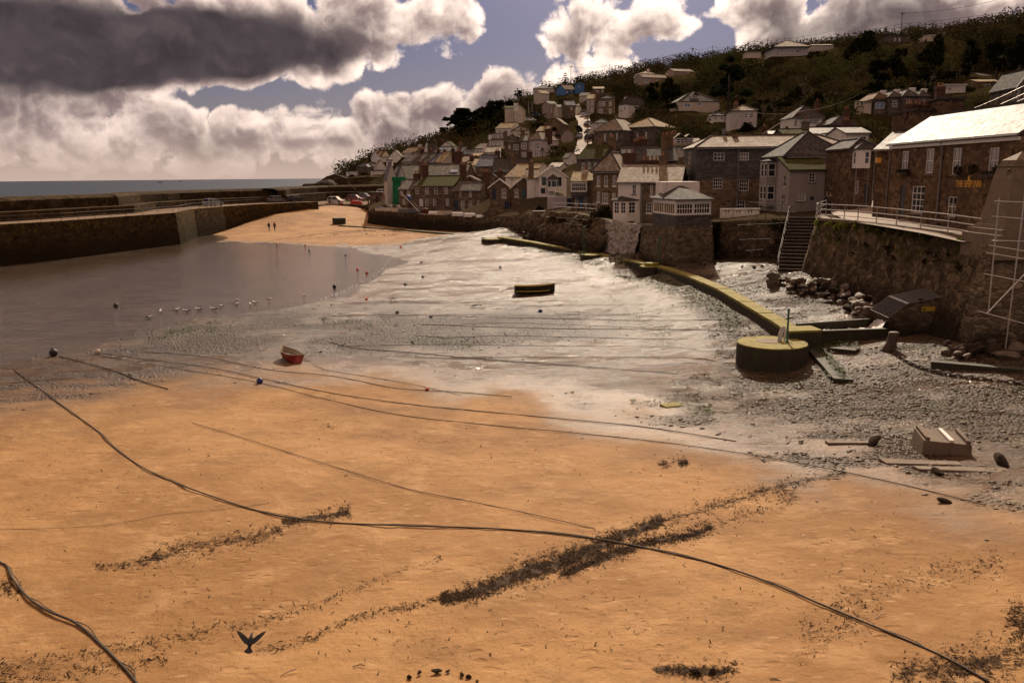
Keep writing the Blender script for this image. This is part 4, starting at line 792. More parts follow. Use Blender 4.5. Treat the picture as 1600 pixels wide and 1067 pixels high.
# pebble ground round the pipe and below the quay
pl = np.interp(PX, [740, 860, 960, 1060, 1100, 1160, 1260], [374, 400, 425, 462, 520, 640, 690])
peb = sst((PY-(pl-8))/np.maximum(8, (PY-280)*.08)+wob*2.4, 1.5, -1.2)*sst(PX, 730, 800)*(PY > 330)
pe2 = sst(PX, 930, 1120)*sst(PY-np.interp(PX, [930, 1100, 1350, 1600], [640, 575, 565, 560]), -20, 25)*(1-sst(PY-np.interp(PX, [950, 1060, 1200, 1400, 1600], [660, 690, 722, 760, 800]), -16, 10))*sst(fbm(BX*.45, BY*.8, 4, 21), .42, .58)
peb = np.clip(np.maximum(peb, pe2*.9), 0, 1)*(PX > 700)*(.12+.88*sst(fbm(BX*.33, BY*.55, 4, 77), .36, .52))
pud = sst(fbm(BX*.22+7, BY*.5, 3, 33), .5, .62)*wet
def lmask(pts):
    p = np.array(pts, float); m = np.exp(-((PY-np.interp(PX, p[:, 0], p[:, 1]))/np.interp(PX, p[:, 0], p[:, 2]))**2); return m*sst(PX, p[0, 0]-14, p[0, 0]+6)*(1-sst(PX, p[-1, 0]-6, p[-1, 0]+14))
wst = np.zeros_like(PX)
for pts_, a_ in (([(690, 936, 8), (740, 925, 13), (830, 893, 17), (900, 870, 16), (960, 843, 12), (1035, 815, 9)], .68), ([(880, 898, 5), (940, 872, 10), (1000, 852, 8), (1060, 838, 8), (1110, 826, 5)], .66), ([(1035, 815, 7), (1100, 795, 9), (1190, 768, 9), (1250, 752, 8), (1320, 738, 5)], .45), ([(150, 885, 6), (210, 882, 8), (270, 862, 13), (330, 850, 13), (400, 838, 11), (440, 826, 7)], .45), ([(-20, 1050, 12), (100, 1030, 12), (220, 1010, 9), (330, 985, 8), (450, 962, 6), (560, 918, 5), (690, 872, 4)], .3), ([(400, 1015, 5), (480, 1000, 6), (560, 965, 6), (640, 948, 6), (700, 930, 5)], .3), ([(1390, 1062, 24), (1470, 1045, 34), (1540, 1040, 34), (1640, 1000, 40)], .45), ([(1020, 1045, 9), (1090, 1050, 12), (1150, 1042, 9)], .6), ([(1300, 945, 22), (1450, 900, 26), (1620, 870, 26)], .2), ([(440, 815, 7), (545, 800, 8)], .6)): wst = np.maximum(wst, lmask(pts_)*a_)
wst = np.clip(wst, 0, 1)*(PY > 600)
attrs = {'wet': wet, 'mud': mud, 'pebble': peb, 'pool': pud, 'weed': wst}
# small relief: ripples on mud, hummocks on the dry sand
BZ = BZ+(fbm(BX*.9, BY*.9, 4, 5)-.5)*.10*(1-.55*wet)+(fbm(BX*3.1, BY*3.1, 3, 6)-.5)*.05*np.maximum(mud, peb)+(fbm(BX*.5, BY*2.6, 3, 8)-.5)*.05*wet*(1-peb)
near0 = np.exp(-((BZ)/.07)**2); BZ = np.where(PY < 600, BZ-(BZ-BEACH(BX, BY))*near0*.7, BZ)
idx = np.arange(NB*MBW).reshape(NB, MBW); q = np.stack([idx[:-1, :-1], idx[:-1, 1:], idx[1:, 1:], idx[1:, :-1]], -1).reshape(-1, 4)
def beach_mat():
    m, t, b, o = newmat('sand'); P = t.n('ShaderNodeNewGeometry').outputs['Position']
    A = {k: t.n('ShaderNodeAttribute', {'attribute_name': k}).outputs['Fac'] for k in attrs}
    big = t.noise(P, .16, 5, .6); fine = t.noise(P, 9, 6, .65); streak = t.noise(t.map(P, (.5, 2.2, 1)), 1.1, 6, .62, .6)
    dry = t.mix(t.ss(big, .38, .6), (.37, .207, .083), (.27, .142, .053)); dry = t.mix(t.ss(t.noise(t.map(P, (.7, 1.3, 1)), .55, 6, .68, .4), .5, .68, 0, .55), dry, (.2, .105, .042)); dry = t.mix(t.ss(fine, .5, .78, 0, .45), dry, (.17, .09, .04))
    dry = t.mix(t.ss(t.noise(P, .7, 6, .65), .5, .66, 0, .55), dry, (.43, .26, .12))
    fpo = t.n('ShaderNodeTexVoronoi', {'feature': 'F1'}, Vector=t.map(P, (1.5, 3.6, 1)), Scale=.95); dry = t.mix(t.math('MULTIPLY', t.ss(fpo.outputs['Distance'], .2, .12), t.ss(t.noise(P, .3, 3), .45, .6, 0, .5)), dry, (.5, .33, .18)); st2 = t.noise(t.map(P, (.35, 3., 1)), 1.6, 6, .68, .4); wetc = t.mix(t.ss(streak, .35, .7), (.16, .098, .056), (.075, .047, .029)); wetc = t.mix(t.ss(st2, .49, .6, 0, .85), wetc, (.045, .031, .022))
    mudc = t.mix(t.ss(t.noise(P, 3.2, 7, .7), .38, .62), (.022, .016, .014), (.085, .058, .042))
    pebc = t.mix(t.ss(t.noise(P, 5.5, 6, .7), .35, .65), (.035, .024, .015), (.12, .08, .048)); pebc = t.mix(t.ss(t.noise(P, .8, 5, .6), .56, .68, 0, .55), pebc, (.05, .055, .012))
    c = t.mix(A['wet'], dry, wetc); c = t.mix(A['mud'], c, mudc); c = t.mix(A['pebble'], c, pebc)
    # scattered dark specks of weed, in the sand itself
    sp = t.n('ShaderNodeTexVoronoi', {'feature': 'F1'}, Vector=t.map(P, (1., .8, 1)), Scale=4.5, Randomness=1.)
    spk = t.math('MULTIPLY', t.ss(sp.outputs['Distance'], .09, .05), t.ss(t.noise(P, .55, 4, .6), .5, .62)); c = t.mix(t.math('MULTIPLY', spk, .8), c, (.05, .03, .018))
    sq2 = t.n('ShaderNodeTexVoronoi', {'feature': 'F1'}, Vector=t.map(P, (1., .7, 1)), Scale=15., Randomness=1.); spk2 = t.math('MULTIPLY', t.ss(sq2.outputs['Distance'], .16, .08), t.ss(t.noise(P, 1.3, 3, .6), .46, .6)); c = t.mix(t.math('MULTIPLY', spk2, .6), c, (.06, .036, .02))
    wn = t.math('ADD', t.math('MULTIPLY', t.noise(t.map(P, (.8, 1.2, 1)), 7.5, 6, .7), 1.1), t.math('MULTIPLY', t.noise(P, 1.5, 3), .5)); wm_ = t.ss(t.math('ADD', A['weed'], wn), 1.2, 1.4); c = t.mix(t.math('MULTIPLY', wm_, .88), c, (.03, .018, .011))
    t.set(b, 'Base Color', c)
    r = t.math('MULTIPLY_ADD', t.noise(t.map(P, (.5, 2.5, 1)), 1.5, 6, .65), .56, t.math('MULTIPLY_ADD', A['pebble'], .1, -.02))
    r = t.math('SUBTRACT', r, t.math('MULTIPLY', A['pool'], .14)); r = t.math('MAXIMUM', t.math('MULTIPLY_ADD', A['mud'], .2, r), .06)
    rough = t.n('ShaderNodeMix', {'data_type': 'FLOAT'}); t.set(rough, 0, t.ss(A['wet'], .15, .95)); t.set(rough, 2, .85); t.set(rough, 3, r)
    t.set(b, 'Roughness', rough.outputs[0])
    sp2 = t.n('ShaderNodeMix', {'data_type': 'FLOAT'}); t.set(sp2, 0, A['wet']); t.set(sp2, 2, .15); t.set(sp2, 3, t.math('MULTIPLY_ADD', A['mud'], -.1, t.math('MULTIPLY_ADD', A['pebble'], -.06, .2))); t.set(b, 'Specular IOR Level', sp2.outputs[0])
    # footprints and tide ripples in the dry sand, wrinkles in the wet
    fp = t.n('ShaderNodeTexVoronoi', {'feature': 'SMOOTH_F1'}, Vector=t.map(P, (1.5, 2.4, 1)), Scale=1.15, Smoothness=.25)
    fpm = t.math('MULTIPLY', t.ss(fp.outputs['Distance'], .12, .3), t.ss(t.noise(P, .35, 3), .4, .6)); dryh = t.math('ADD', t.math('MULTIPLY', fpm, .22), t.math('ADD', t.math('MULTIPLY', t.noise(P, 2.2, 6, .6), .8), t.math('MULTIPLY', fine, .22)))
    rip = t.math('ADD', t.math('MULTIPLY', t.noise(t.map(P, (.5, 3.4, 1)), 2.4, 6, .66, .6), .6), t.math('MULTIPLY', t.noise(t.map(P, (.6, 1.8, 1)), 9, 4, .6), .75))
    pb = t.n('ShaderNodeTexVoronoi', {'feature': 'F1'}, Vector=P, Scale=7.); h = t.n('ShaderNodeMix', {'data_type': 'FLOAT'}); t.set(h, 0, A['wet']); t.set(h, 2, dryh); t.set(h, 3, rip)
    h2 = t.math('SUBTRACT', h.outputs[0], t.math('MULTIPLY', pb.outputs['Distance'], t.math('MULTIPLY', t.math('MAXIMUM', A['pebble'], t.math('MULTIPLY', A['mud'], .7)), 1.6)))
    h2 = t.math('ADD', h2, t.math('MULTIPLY', wm_, .35)); t.set(b, 'Normal', t.bump(h2, .9, .11))
    return m
M['sand'] = beach_mat()
bo = np_mesh('beach', np.stack([BX, BY, BZ], -1).reshape(-1, 3), q, M['sand'], smooth=True); tag(bo, 'wide tidal harbour beach of golden sand and wet mud', kind='structure')
for k, v in attrs.items():
    a = bo.data.attributes.new(k, 'FLOAT', 'POINT'); a.data.foreach_set('value', np.ascontiguousarray(v, np.float32).ravel())
# a wide underlay so that the ground never stops at the frame
ub = MB(); ub.face([(-400, -120, -3.2), (400, -120, -3.2), (400, 400, -3.2), (-400, 400, -3.2)]); tag(ub.build('ground', M['rockdark']), 'seabed and bedrock under the village', kind='structure')
# ------------------------------------------------------------------ water
def water_mat(name, col, rough, sc, strength, spec=.5, stretch=(1, 1.6, 1), ior=1.33):
    m, t, b, o = newmat(name); P = t.n('ShaderNodeNewGeometry').outputs['Position']
    n = t.noise(t.map(P, stretch), sc, 5, .6, .4); n2 = t.noise(P, sc*.12, 3, .5); c = t.mix(t.ss(n2, .4, .65), col, tuple(x*.7 for x in col))
    t.set(b, 'Base Color', c); t.set(b, 'Roughness', rough); b.inputs['IOR'].default_value = ior; b.inputs['Specular IOR Level'].default_value = spec
    n = t.math('ADD', n, t.math('MULTIPLY', t.noise(t.map(P, (.35, .9, 1)), sc*.6, 3), 1.2)); t.set(b, 'Normal', t.bump(n, strength, .12)); return m
M['harbour_water'] = water_mat('harbour_water', (.095, .07, .05), .08, 2.2, .4, .9)
M['sea'] = water_mat('sea', (.018, .038, .068), .42, .35, .5, .14)
w = MB(); w.face([(-72, -20, 0), (80, -20, 0), (80, 236, 0), (-72, 236, 0)]); tag(w.build('harbour_water', M['harbour_water'], uv=False), 'calm brown harbour water', kind='structure')
w = MB()
for x0, y0, x1, y1 in ((-9000, -200, -72, 236), (-9000, 236, 9000, 16000), (80, -200, 9000, 236)): w.face([(x0, y0, -.02), (x1, y0, -.02), (x1, y1, -.02), (x0, y1, -.02)])
tag(w.build('sea', M['sea'], uv=False), 'open sea out to the horizon', kind='structure')
fo = MB()   # the little breaking line along the water's edge
ed = [gp(x, y) for x, y in smooth_px([(500, 468), (530, 458), (558, 445), (580, 433), (596, 421), (607, 409), (612, 400), (606, 393), (585, 389.5)], 5)]
for i in range(len(ed)-1):
    for k in range(3):
        jx = random.uniform(-.12, .12); a = ed[i].lerp(ed[i+1], k/3)+Vector((jx, jx, 0)); b_ = ed[i].lerp(ed[i+1], (k+.8)/3)+Vector((jx, jx, 0)); r_ = .008+.03*random.random()**2; fo.tube([(a.x, a.y, .006), (b_.x, b_.y, .006)], r_, 5)
tag(fo.build('foam', M['foam'], uv=False), 'thin white foam along the water edge', kind='stuff')
# ------------------------------------------------------------------ pier
def strip(pts, off):
    """offset a polyline (x,y) to the left of its direction"""
    out = []
    for i in range(len(pts)):
        a = Vector(pts[max(i-1, 0)][:2]); b_ = Vector(pts[min(i+1, len(pts)-1)][:2]); d = (b_-a).normalized(); n = Vector((-d.y, d.x)); out.append(Vector(pts[i][:2])+n*off)
    return out
E0 = at(0, 350, 103); E0 = E0+(E0-at(100, 344, 111)).normalized()*45
edge = [E0]+[at(*p) for p in ((0, 350, 103), (100, 344, 111), (200, 337, 123.5), (274, 330, 134), (283, 329, 137.5), (302, 325, 150.5), (350, 321, 163), (400, 318.5, 175), (450, 316.5, 183.5), (497, 315, 189))]
edge = [Vector((p.x, p.y, min(4.95, p.z))) for p in edge]
def sect_mesh(line, sect, jit=0., sub=3.):
    """sweep a cross-section [(offset, z or function)] along a line"""
    L2 = []
    for a, b_ in zip(line[:-1], line[1:]):
        n = max(1, int((b_-a).length/sub)); L2 += [a.lerp(b_, i/n) for i in range(n)]
    L2.append(line[-1]); cols = []
    for o, zf in sect:
        pp = strip(L2, o); cols.append([(p.x+random.uniform(-jit, jit), p.y+random.uniform(-jit, jit), zf(l) if callable(zf) else zf) for p, l in zip(pp, L2)])
    mb = MB(); n = len(L2); k = len(sect)
    mb.v = [c for col in cols for c in col]
    for i in range(k-1):
        for j in range(n-1): mb.f.append((i*n+j, i*n+j+1, (i+1)*n+j+1, (i+1)*n+j)); mb.m.append(0)
    return mb, cols
pier_root = empty('pier', (edge[3].x, edge[3].y, 0), 0, 'long stone harbour pier with a road along its top', 'pier')
def under(root, o): o.parent = root; o.matrix_parent_inverse = Matrix.Translation(-root.location); KIDS.setdefault(root.name, []).append(o); return o
top = lambda l: l.z
sec = [(-.5, -1.8), (-.38, .2), (-.26, lambda l: l.z*.4), (-.13, lambda l: l.z*.7), (0, top), (.5, lambda l: l.z+.01)]
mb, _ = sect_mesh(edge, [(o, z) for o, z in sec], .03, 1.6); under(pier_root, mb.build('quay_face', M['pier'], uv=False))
mb, _ = sect_mesh(edge, [(.45, lambda l: l.z), (6.6, lambda l: l.z)], 0); 
M['road'] = simple('worn_asphalt', (.2, .14, .095), .95, .25, .8, bump=.3, spec=.05, stain=(.16, .115, .08))
under(pier_root, mb.build('roadway', M['road'], uv=False))
sw = empty('sea_wall', (edge[3].x-7, edge[3].y, 5), 0, 'stepped stone sea wall with mossy top behind the pier road', 'sea wall')
sl = edge+[Vector((-47, 215, 5)), Vector((-44.5, 238, 5)), Vector((-32, 246, 5))]; sl = [Vector((p.x, p.y, 4.9)) for p in sl]
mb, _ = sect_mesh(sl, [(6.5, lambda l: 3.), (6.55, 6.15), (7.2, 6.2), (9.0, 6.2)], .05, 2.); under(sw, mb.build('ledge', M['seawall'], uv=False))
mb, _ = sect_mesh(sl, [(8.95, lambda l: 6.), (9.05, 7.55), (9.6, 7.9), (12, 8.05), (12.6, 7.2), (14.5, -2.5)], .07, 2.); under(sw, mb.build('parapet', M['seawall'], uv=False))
# boards and pieces along the pier
def on_pier(px, py, off=0.):    # point of the pier road under a pixel
    d = ray(px, py); t = (4.9-CZ)/d.z; return Vector((d.x*t, d.y*t, 4.9))
# ------------------------------------------------------------------ village ground
WF = [(470, 318, 222), (500, 317.5, 219), (530, 319, 216), (575.5, 322.5, 207), (577, 330, 172), (640, 333.5, 155), (700, 337, 143), (748, 341, 133.5), (775, 338, 128), (800, 338, 122), (845, 334, 113), (864, 331, 108), (900, 333, 101), (945, 343, 92.5), (1002, 352, 84.5), (1015, 353, 82.6), (1056, 354, 76), (1110, 353, 77.6), (1113, 345, 80), (1150, 345, 78.5), (1232, 342, 74.8), (1276, 338, 73.5), (1279, 343, 62.3), (1340, 348, 56.2), (1400, 355, 51.6), (1480, 366, 46), (1531, 383, 42.6), (1553, 387, 41.4), (1750, 387, 41.4)]
wf = [at(*p) for p in WF]
T = list(TERR)
for p in wf: T.append(tuple(p)); T.append((p.x*1.03, p.y*1.03+.8, p.z+.05))
T += [tuple(at(*p)) for p in ((1375, 341, 63), (1345, 327, 72), (1330, 318, 82), (1318, 300, 100), (1420, 345, 56), (1590, 378, 44), (1700, 380, 52), (1650, 340, 60),
   (606, 283, 270), (612, 281, 285), (615, 292, 250), (604, 289, 262), (598, 284, 284), (590, 316.5, 205), (605, 318, 190), (560, 318, 222), (640, 331, 160), (600, 327, 172), (700, 333, 150), (740, 335, 138), (520, 317.5, 226), (560, 317, 232), (600, 312, 230), (620, 310, 215), (480, 311, 250), (560, 303, 262), (600, 300, 262),
   (535, 281, 300), (600, 279, 298), (560, 276, 312), (512, 284, 318), (500, 287, 300))]
RIDGE = [(530, 277, 360), (560, 264, 392), (600, 247, 420), (640, 236, 425), (700, 222, 425), (760, 200, 432), (800, 172, 452), (860, 147, 478), (910, 134, 482), (1000, 113, 472), (1080, 99, 452), (1170, 86, 420), (1300, 77, 365), (1400, 66, 330), (1500, 54, 312), (1600, 34, 300), (1800, 15, 290), (2100, 5, 280)]
for p in RIDGE:
    r_ = at(*p); T.append(tuple(r_)); T.append((r_.x*1.3, r_.y*1.3, r_.z-3)); T.append((r_.x*1.9, r_.y*1.9, r_.z-28))
T += [tuple(at(*p)) for p in ((1130, 190, 250), (1200, 155, 282), (1300, 132, 270), (1400, 112, 252), (1500, 97, 238), (1480, 175, 165), (1560, 160, 165), (1600, 105, 215), (1700, 120, 180), (1900, 100, 180), (2100, 150, 120), (720, 236, 335), (740, 215, 385), (650, 232, 360), (760, 232, 300), (830, 190, 345), (1000, 195, 290), (1060, 190, 270), (1040, 150, 360), (1190, 205, 200), (1160, 225, 150), (1400, 205, 120), (1330, 185, 190), (905, 243, 205), (912, 226, 250), (915, 213, 300), (911, 199, 345), (903, 188, 375))]
T += [(at(470, 280, Y).x, Y, -4.) for Y in (262, 300, 350, 420, 520)]+[(at(485, 280, Y).x, Y, -1.) for Y in (330, 400)]+[(at(520, 280, 700).x, 700, -8.)]
TER = RBF(T, 1.2)
NT_, MT_ = 300, 760
tu = np.linspace(474, 2150, MT_); tux = (tu-800)/F
fu = np.array([p.x/p.y for p in wf]); fY = np.array([p.y for p in wf])
front = np.interp(tux, fu, fY)+.25
s_ = np.linspace(0, 1, NT_)**1.25
TY = front[None]*np.exp(s_[:, None]*np.log(820/front[None])); TX = TY*tux[None]
TZ = TER(TX, TY)
TZ = TZ+(fbm(TX*.13, TY*.13, 4, 11)-.5)*np.clip((TY-front[None]-30)/60, 0, 1)*2.2
TZ[0] -= .0
TXX = np.vstack([TX[:1], TX]); TYY = np.vstack([TY[:1]-.0, TY]); TZZ = np.vstack([TZ[:1]*0-2.5, TZ])
def ground_mat():
    m, t, b, o = newmat('hillside'); P = t.n('ShaderNodeNewGeometry').outputs['Position']
    n = t.noise(P, .09, 6, .62); n2 = t.noise(P, .6, 6, .65); c = t.mix(t.ss(n, .4, .62), (.034, .028, .011), (.05, .036, .016)); c = t.mix(t.ss(n2, .4, .7, 0, .7), c, (.02, .017, .008))
    z = t.n('ShaderNodeSeparateXYZ', Vector=P).outputs[2]
    c = t.mix(t.ss(t.math('ADD', z, n2), 9, 14, 1, 0), c, t.mix(n2, (.045, .034, .022), (.085, .064, .043)))
    t.set(b, 'Base Color', c); t.set(b, 'Roughness', .95); t.set(b, 'Normal', t.bump(n2, .8, .5)); b.inputs['Specular IOR Level'].default_value = 0.; return m
M['hillside'] = ground_mat()
idt = np.arange((NT_+1)*MT_).reshape(NT_+1, MT_); qt = np.stack([idt[:-1, :-1], idt[:-1, 1:], idt[1:, 1:], idt[1:, :-1]], -1).reshape(-1, 4)
tag(np_mesh('hillside', np.stack([TXX, TYY, TZZ], -1).reshape(-1, 3), qt, M['hillside'], smooth=True), 'steep village hillside above the harbour', kind='structure')
def tz1(x, y): return float(TER(np.array([x]), np.array([y]))[0])
def drape(name, pts, width, mat, label, dz=.06, sub=1.5):
    """a road laid over the village ground: pts are (px,py,Y)"""
    line = [at(*p) for p in pts]; L2 = []
    for a, b_ in zip(line[:-1], line[1:]):
        n = max(1, int((b_-a).length/sub)); L2 += [a.lerp(b_, i/n) for i in range(n)]
    L2.append(line[-1]); mb = MB(); k = 5; rows = []
    for j in range(k):
        o = (j/(k-1)-.5)*width; rows.append(strip(L2, o))
    for i in range(len(L2)):
        zs = [tz1(rows[j][i].x, rows[j][i].y) for j in range(k)]
        for j in range(k): mb.v.append((rows[j][i].x, rows[j][i].y, zs[j]+dz))
    for i in range(len(L2)-1):
        for j in range(k-1): mb.f.append((i*k+j+1, i*k+j, (i+1)*k+j, (i+1)*k+j+1)); mb.m.append(0)
    o = mb.build(name, M[mat], uv=False); return tag(o, label, kind='structure')
M['road_light'] = simple('pale_asphalt', (.25, .185, .135), .85, .25, 1., bump=.3)
drape('street', [(905, 243, 205), (912, 226, 250), (915, 213, 300), (911, 199, 345), (903, 188, 375), (897, 183, 388)], 4.6, 'road_light', 'steep street climbing between the houses', .5, 4)
drape('quay_road', [(1640, 384, 42.6), (1540, 372, 44.6), (1480, 362, 48.2), (1400, 350, 54.5), (1365, 343, 60), (1345, 331, 69), (1333, 321, 79), (1325, 308, 92)], 4.3, 'road_light', 'quay road in front of the inn', .1, 1.)
drape('car_park', [(480, 317, 224), (530, 317, 223), (575, 316, 222), (605, 313, 216)], 16, 'road', 'car park at the root of the pier', .15, 3)
# ------------------------------------------------------------------ harbour walls
def Tg(name, label, cat, loc, rz=0, group=None): return empty(name, loc, rz, label, cat, group)
def wall(name, label, tops, foot, mat, batter=.9, thick=.7, jit=.05, step=.6, cap=None, cat='harbour wall', parent=None):
    L2 = []
    for a, b_ in zip(tops[:-1], tops[1:]):
        n = max(1, int((b_-a).length/step)); L2 += [a.lerp(b_, i/n) for i in range(n)]
    L2.append(tops[-1]); n = len(L2); mb = MB()
    nr = 10; rows = []
    for k in range(nr+1):
        f = k/nr; off = strip(L2, -batter*(1-f)); rows.append([(p.x+random.uniform(-jit, jit), p.y+random.uniform(-jit, jit), foot+(l.z-foot)*f+random.uniform(-jit, jit)*(k < nr)) for p, l in zip(off, L2)])
    off = strip(L2, .0); 
    for o, dz in ((thick, .0), (thick, -1.2)): rows.append([(p.x, p.y, l.z+dz) for p, l in zip(strip(L2, o), L2)])
    mb.v = [c for r_ in rows for c in r_]
    for k in range(len(rows)-1):
        for j in range(n-1): mb.f.append((k*n+j, k*n+j+1, (k+1)*n+j+1, (k+1)*n+j)); mb.m.append(0)
    o = mb.build(name, M[mat], parent, uv=False)
    if label: tag(o, label, cat)
    if cap:
        c = MB()
        for j in range(0, n-1, 2):
            k = min(j+2, n-1); a, b_ = L2[j], L2[k]; d = (b_-a); d.z = 0
            if d.length < .1: continue
            d.normalize(); nn = Vector((-d.y, d.x, 0)); q = []
            for dz in (.003, .2):
                for p, s in ((a+d*.01, -.12), (b_-d*.01, -.12), (b_-d*.01, thick+.05), (a+d*.01, thick+.05)): v = p+nn*s; q.append((v.x, v.y, v.z+dz+random.uniform(0, .02)))
            c.hexa(q)
        c.build('coping', M[cap], o, uv=False)
    return o
P_ = lambda *a: at(*a)
wall('harbour_wall', 'low dark harbour wall under the row of small boats', [P_(577, 330, 172), P_(640, 333.5, 155), P_(700, 337, 143), P_(748, 341, 133.5)], .2, 'quay', .7, .9, .06, .9)
wall('harbour_wall', 'return of the boat wall beside the beach slip', [P_(575.5, 322.3, 206.5), P_(577, 330, 172.05)], .2, 'quay', .4, .6, .05, 1.2)
wall('slip_wall', 'low stone wall between the car park and the beach slip', [P_(528, 318.6, 215.6), P_(552, 319.5, 212), P_(576, 321, 207)], 1.5, 'quay', .2, .6, .04, 1., cat='low wall')
wall('harbour_wall', 'rough dark wall below the gabled cottages with narrow steps', [P_(748, 341, 133.4), P_(775, 338, 128), P_(800, 338, 122), P_(845, 334, 113)], .8, 'quay', 2.2, .8, .16, .7)
wall('harbour_wall', 'overgrown harbour bank wall below the bay cottage', [P_(845, 334, 113), P_(864, 331, 108), P_(900, 333, 101), P_(945, 343, 92.5), P_(962, 347, 91.2)], 2., 'quay', 2.6, .8, .25, .6)
wall('harbour_wall', 'pale rubble wall beneath the white bay house', [P_(945, 345, 92.5), P_(1003, 352, 84.5)], 2., 'white_stone', .9, .8, .1, .6)
wall('stone_bastion', 'square stone bastion wall carrying the white sunroom', [P_(1003, 353, 84.5), P_(1017, 353, 82.3), P_(1056, 353.5, 75.4), P_(1111, 354, 76.8), P_(1114, 352, 80)], 1.8, 'bastion', .35, .5, .04, .5, cat='bastion')
wall('harbour_wall', 'ivy hung harbour wall between the bastion and the stone steps', [P_(1112, 346, 80.2), P_(1150, 346, 78.5), P_(1232, 343, 74.6), P_(1237, 341, 76)], 1.6, 'quay', .8, .7, .08, .6)
wall('harbour_wall', 'tall battered quay wall below the inn with weeds along its top', [P_(1276, 340, 73.4), P_(1279, 345, 62.3), P_(1340, 350, 56.2), P_(1400, 357, 51.6), P_(1480, 368, 46), P_(1531, 380, 42.6), P_(1543, 382, 41.9)], .8, 'quay', 1.5, .7, .07, .5, cap='concrete')
wall('wall_buttress', 'sunlit battered stone corner of the quay at the right under the stone pillar', [P_(1529, 385, 42.7), P_(1551, 389.5, 41.0), P_(1760, 389.5, 41.0)], .6, 'bastion', 1.35, 1.4, .06, .5, cap='ashlar', cat='quay corner')
# retaining wall under the headland houses
wall('retaining_wall', 'long dark retaining wall below the headland houses', [P_(528, 279.5, 296), P_(570, 277, 294), P_(607, 278, 292)], 3, 'seawall', .6, .8, .08, 2., cat='retaining wall')
def slab_steps(name, label, a, b_, width, n, mat, cat='steps'):
    d = b_-a; h = Vector((d.x, d.y, 0)); l = h.length; h.normalize(); s = Vector((-h.y, h.x, 0))*width/2; mb = MB()
    for i in range(n):
        z0 = a.z+d.z*i/n; z1 = a.z+d.z*(i+1)/n; p = a+h*(l*i/n); q = a+h*(l*(i+1)/n+.04); z0 = a.z-1.5
        mb.hexa([(p.x+s.x*-1, p.y-s.y, z0), (q.x-s.x, q.y-s.y, z0), (q.x+s.x, q.y+s.y, z0), (p.x+s.x, p.y+s.y, z0), (p.x-s.x, p.y-s.y, z1), (q.x-s.x, q.y-s.y, z1), (q.x+s.x, q.y+s.y, z1), (p.x+s.x, p.y+s.y, z1)])
    return tag(mb.build(name, M[mat]), label, cat)
slab_steps('stone_steps', 'steep stone steps climbing from the beach beside the grey rendered house', Vector((21.5, 63.5, 2.5)), Vector((25.6, 73.6, 6.45)), 2.2, 17, 'rockdark')  # dark material stands in for the deep shade on this flight
slab_steps('stone_steps', 'few broad stone steps below the gabled cottages', Vector((-3.0, 122.5, 1.6)), Vector((-1.6, 127.5, 3.6)), 3.4, 7, 'quay')
# --- cottage terraces, garden walls
def boxwall(name, label, a, b_, z0, z1, th, mat, cat, parent=None):
    d = (b_-a); d.z = 0; d.normalize(); n = Vector((-d.y, d.x, 0))*th; mb = MB()
    mb.hexa([(a.x, a.y, z0), (b_.x, b_.y, z0), (b_.x+n.x, b_.y+n.y, z0), (a.x+n.x, a.y+n.y, z0), (a.x, a.y, z1), (b_.x, b_.y, z1), (b_.x+n.x, b_.y+n.y, z1), (a.x+n.x, a.y+n.y, z1)])
    return tag(mb.build(name, M[mat], parent), label, cat)
a, b_ = P_(855.5, 325, 119), P_(885, 325, 119); boxwall('garden_wall', 'pale painted block of garden wall beside the navy gate', a, b_, a.z-2, P_(870, 307, 119).z, .4, 'pinkwhite', 'garden wall')
a, b_ = P_(886, 325, 118.6), P_(893.5, 325, 118.6); boxwall('garden_gate', 'navy blue boarded gate between the pale wall and the bay cottage', a, b_, a.z-1, P_(890, 309, 118.6).z, .12, 'navy', 'gate')
a, b_ = P_(765, 333, 131), P_(838, 335, 127); boxwall('garden_wall', 'low dark garden wall in front of the gabled cottages', a, b_, a.z-2, P_(765, 327.5, 131).z, .4, 'stone_brown', 'garden wall')
pp = P_(842, 350, 114); mb = MB(); mb.box(-.75, -.6, -2, .75, .6, 1.55); mb.box(-.85, -.7, 1.55, .85, .7, 1.75)
o = mb.build('gate_pillar', M['ashlar']); o.location = pp; tag(o, 'square granite pillar at the head of the rubble slope', 'pillar')
bl = Tg('balustrade', 'white balustrade on the terrace below the slate hung building', 'balustrade', P_(1125, 338, 83))
a = P_(1125, 337, 83)-bl.location; b2 = P_(1187, 338, 83)-bl.location; mb = MB(); mb.box(a.x, -.1, -.5, b2.x, .1, .1); mb.build('plinth', M['white'], bl); hz = (P_(1125, 326, 83)-bl.location).z; mb = MB(); mb.box(a.x, -.13, hz-.14, b2.x, .13, hz); mb.build('top_rail', M['white'], bl)
for i in range(14):
    x = a.x+.15+(b2.x-a.x-.3)*i/13; mb = MB(); mb.lathe([(.1, .102), (.13, .25), (.07, .4), (.1, hz-.142)], 8, (x, 0)) if i % 4 else mb.box(x-.13, -.11, .102, x+.13, .11, hz-.142); mb.build('baluster', M['white'], bl)
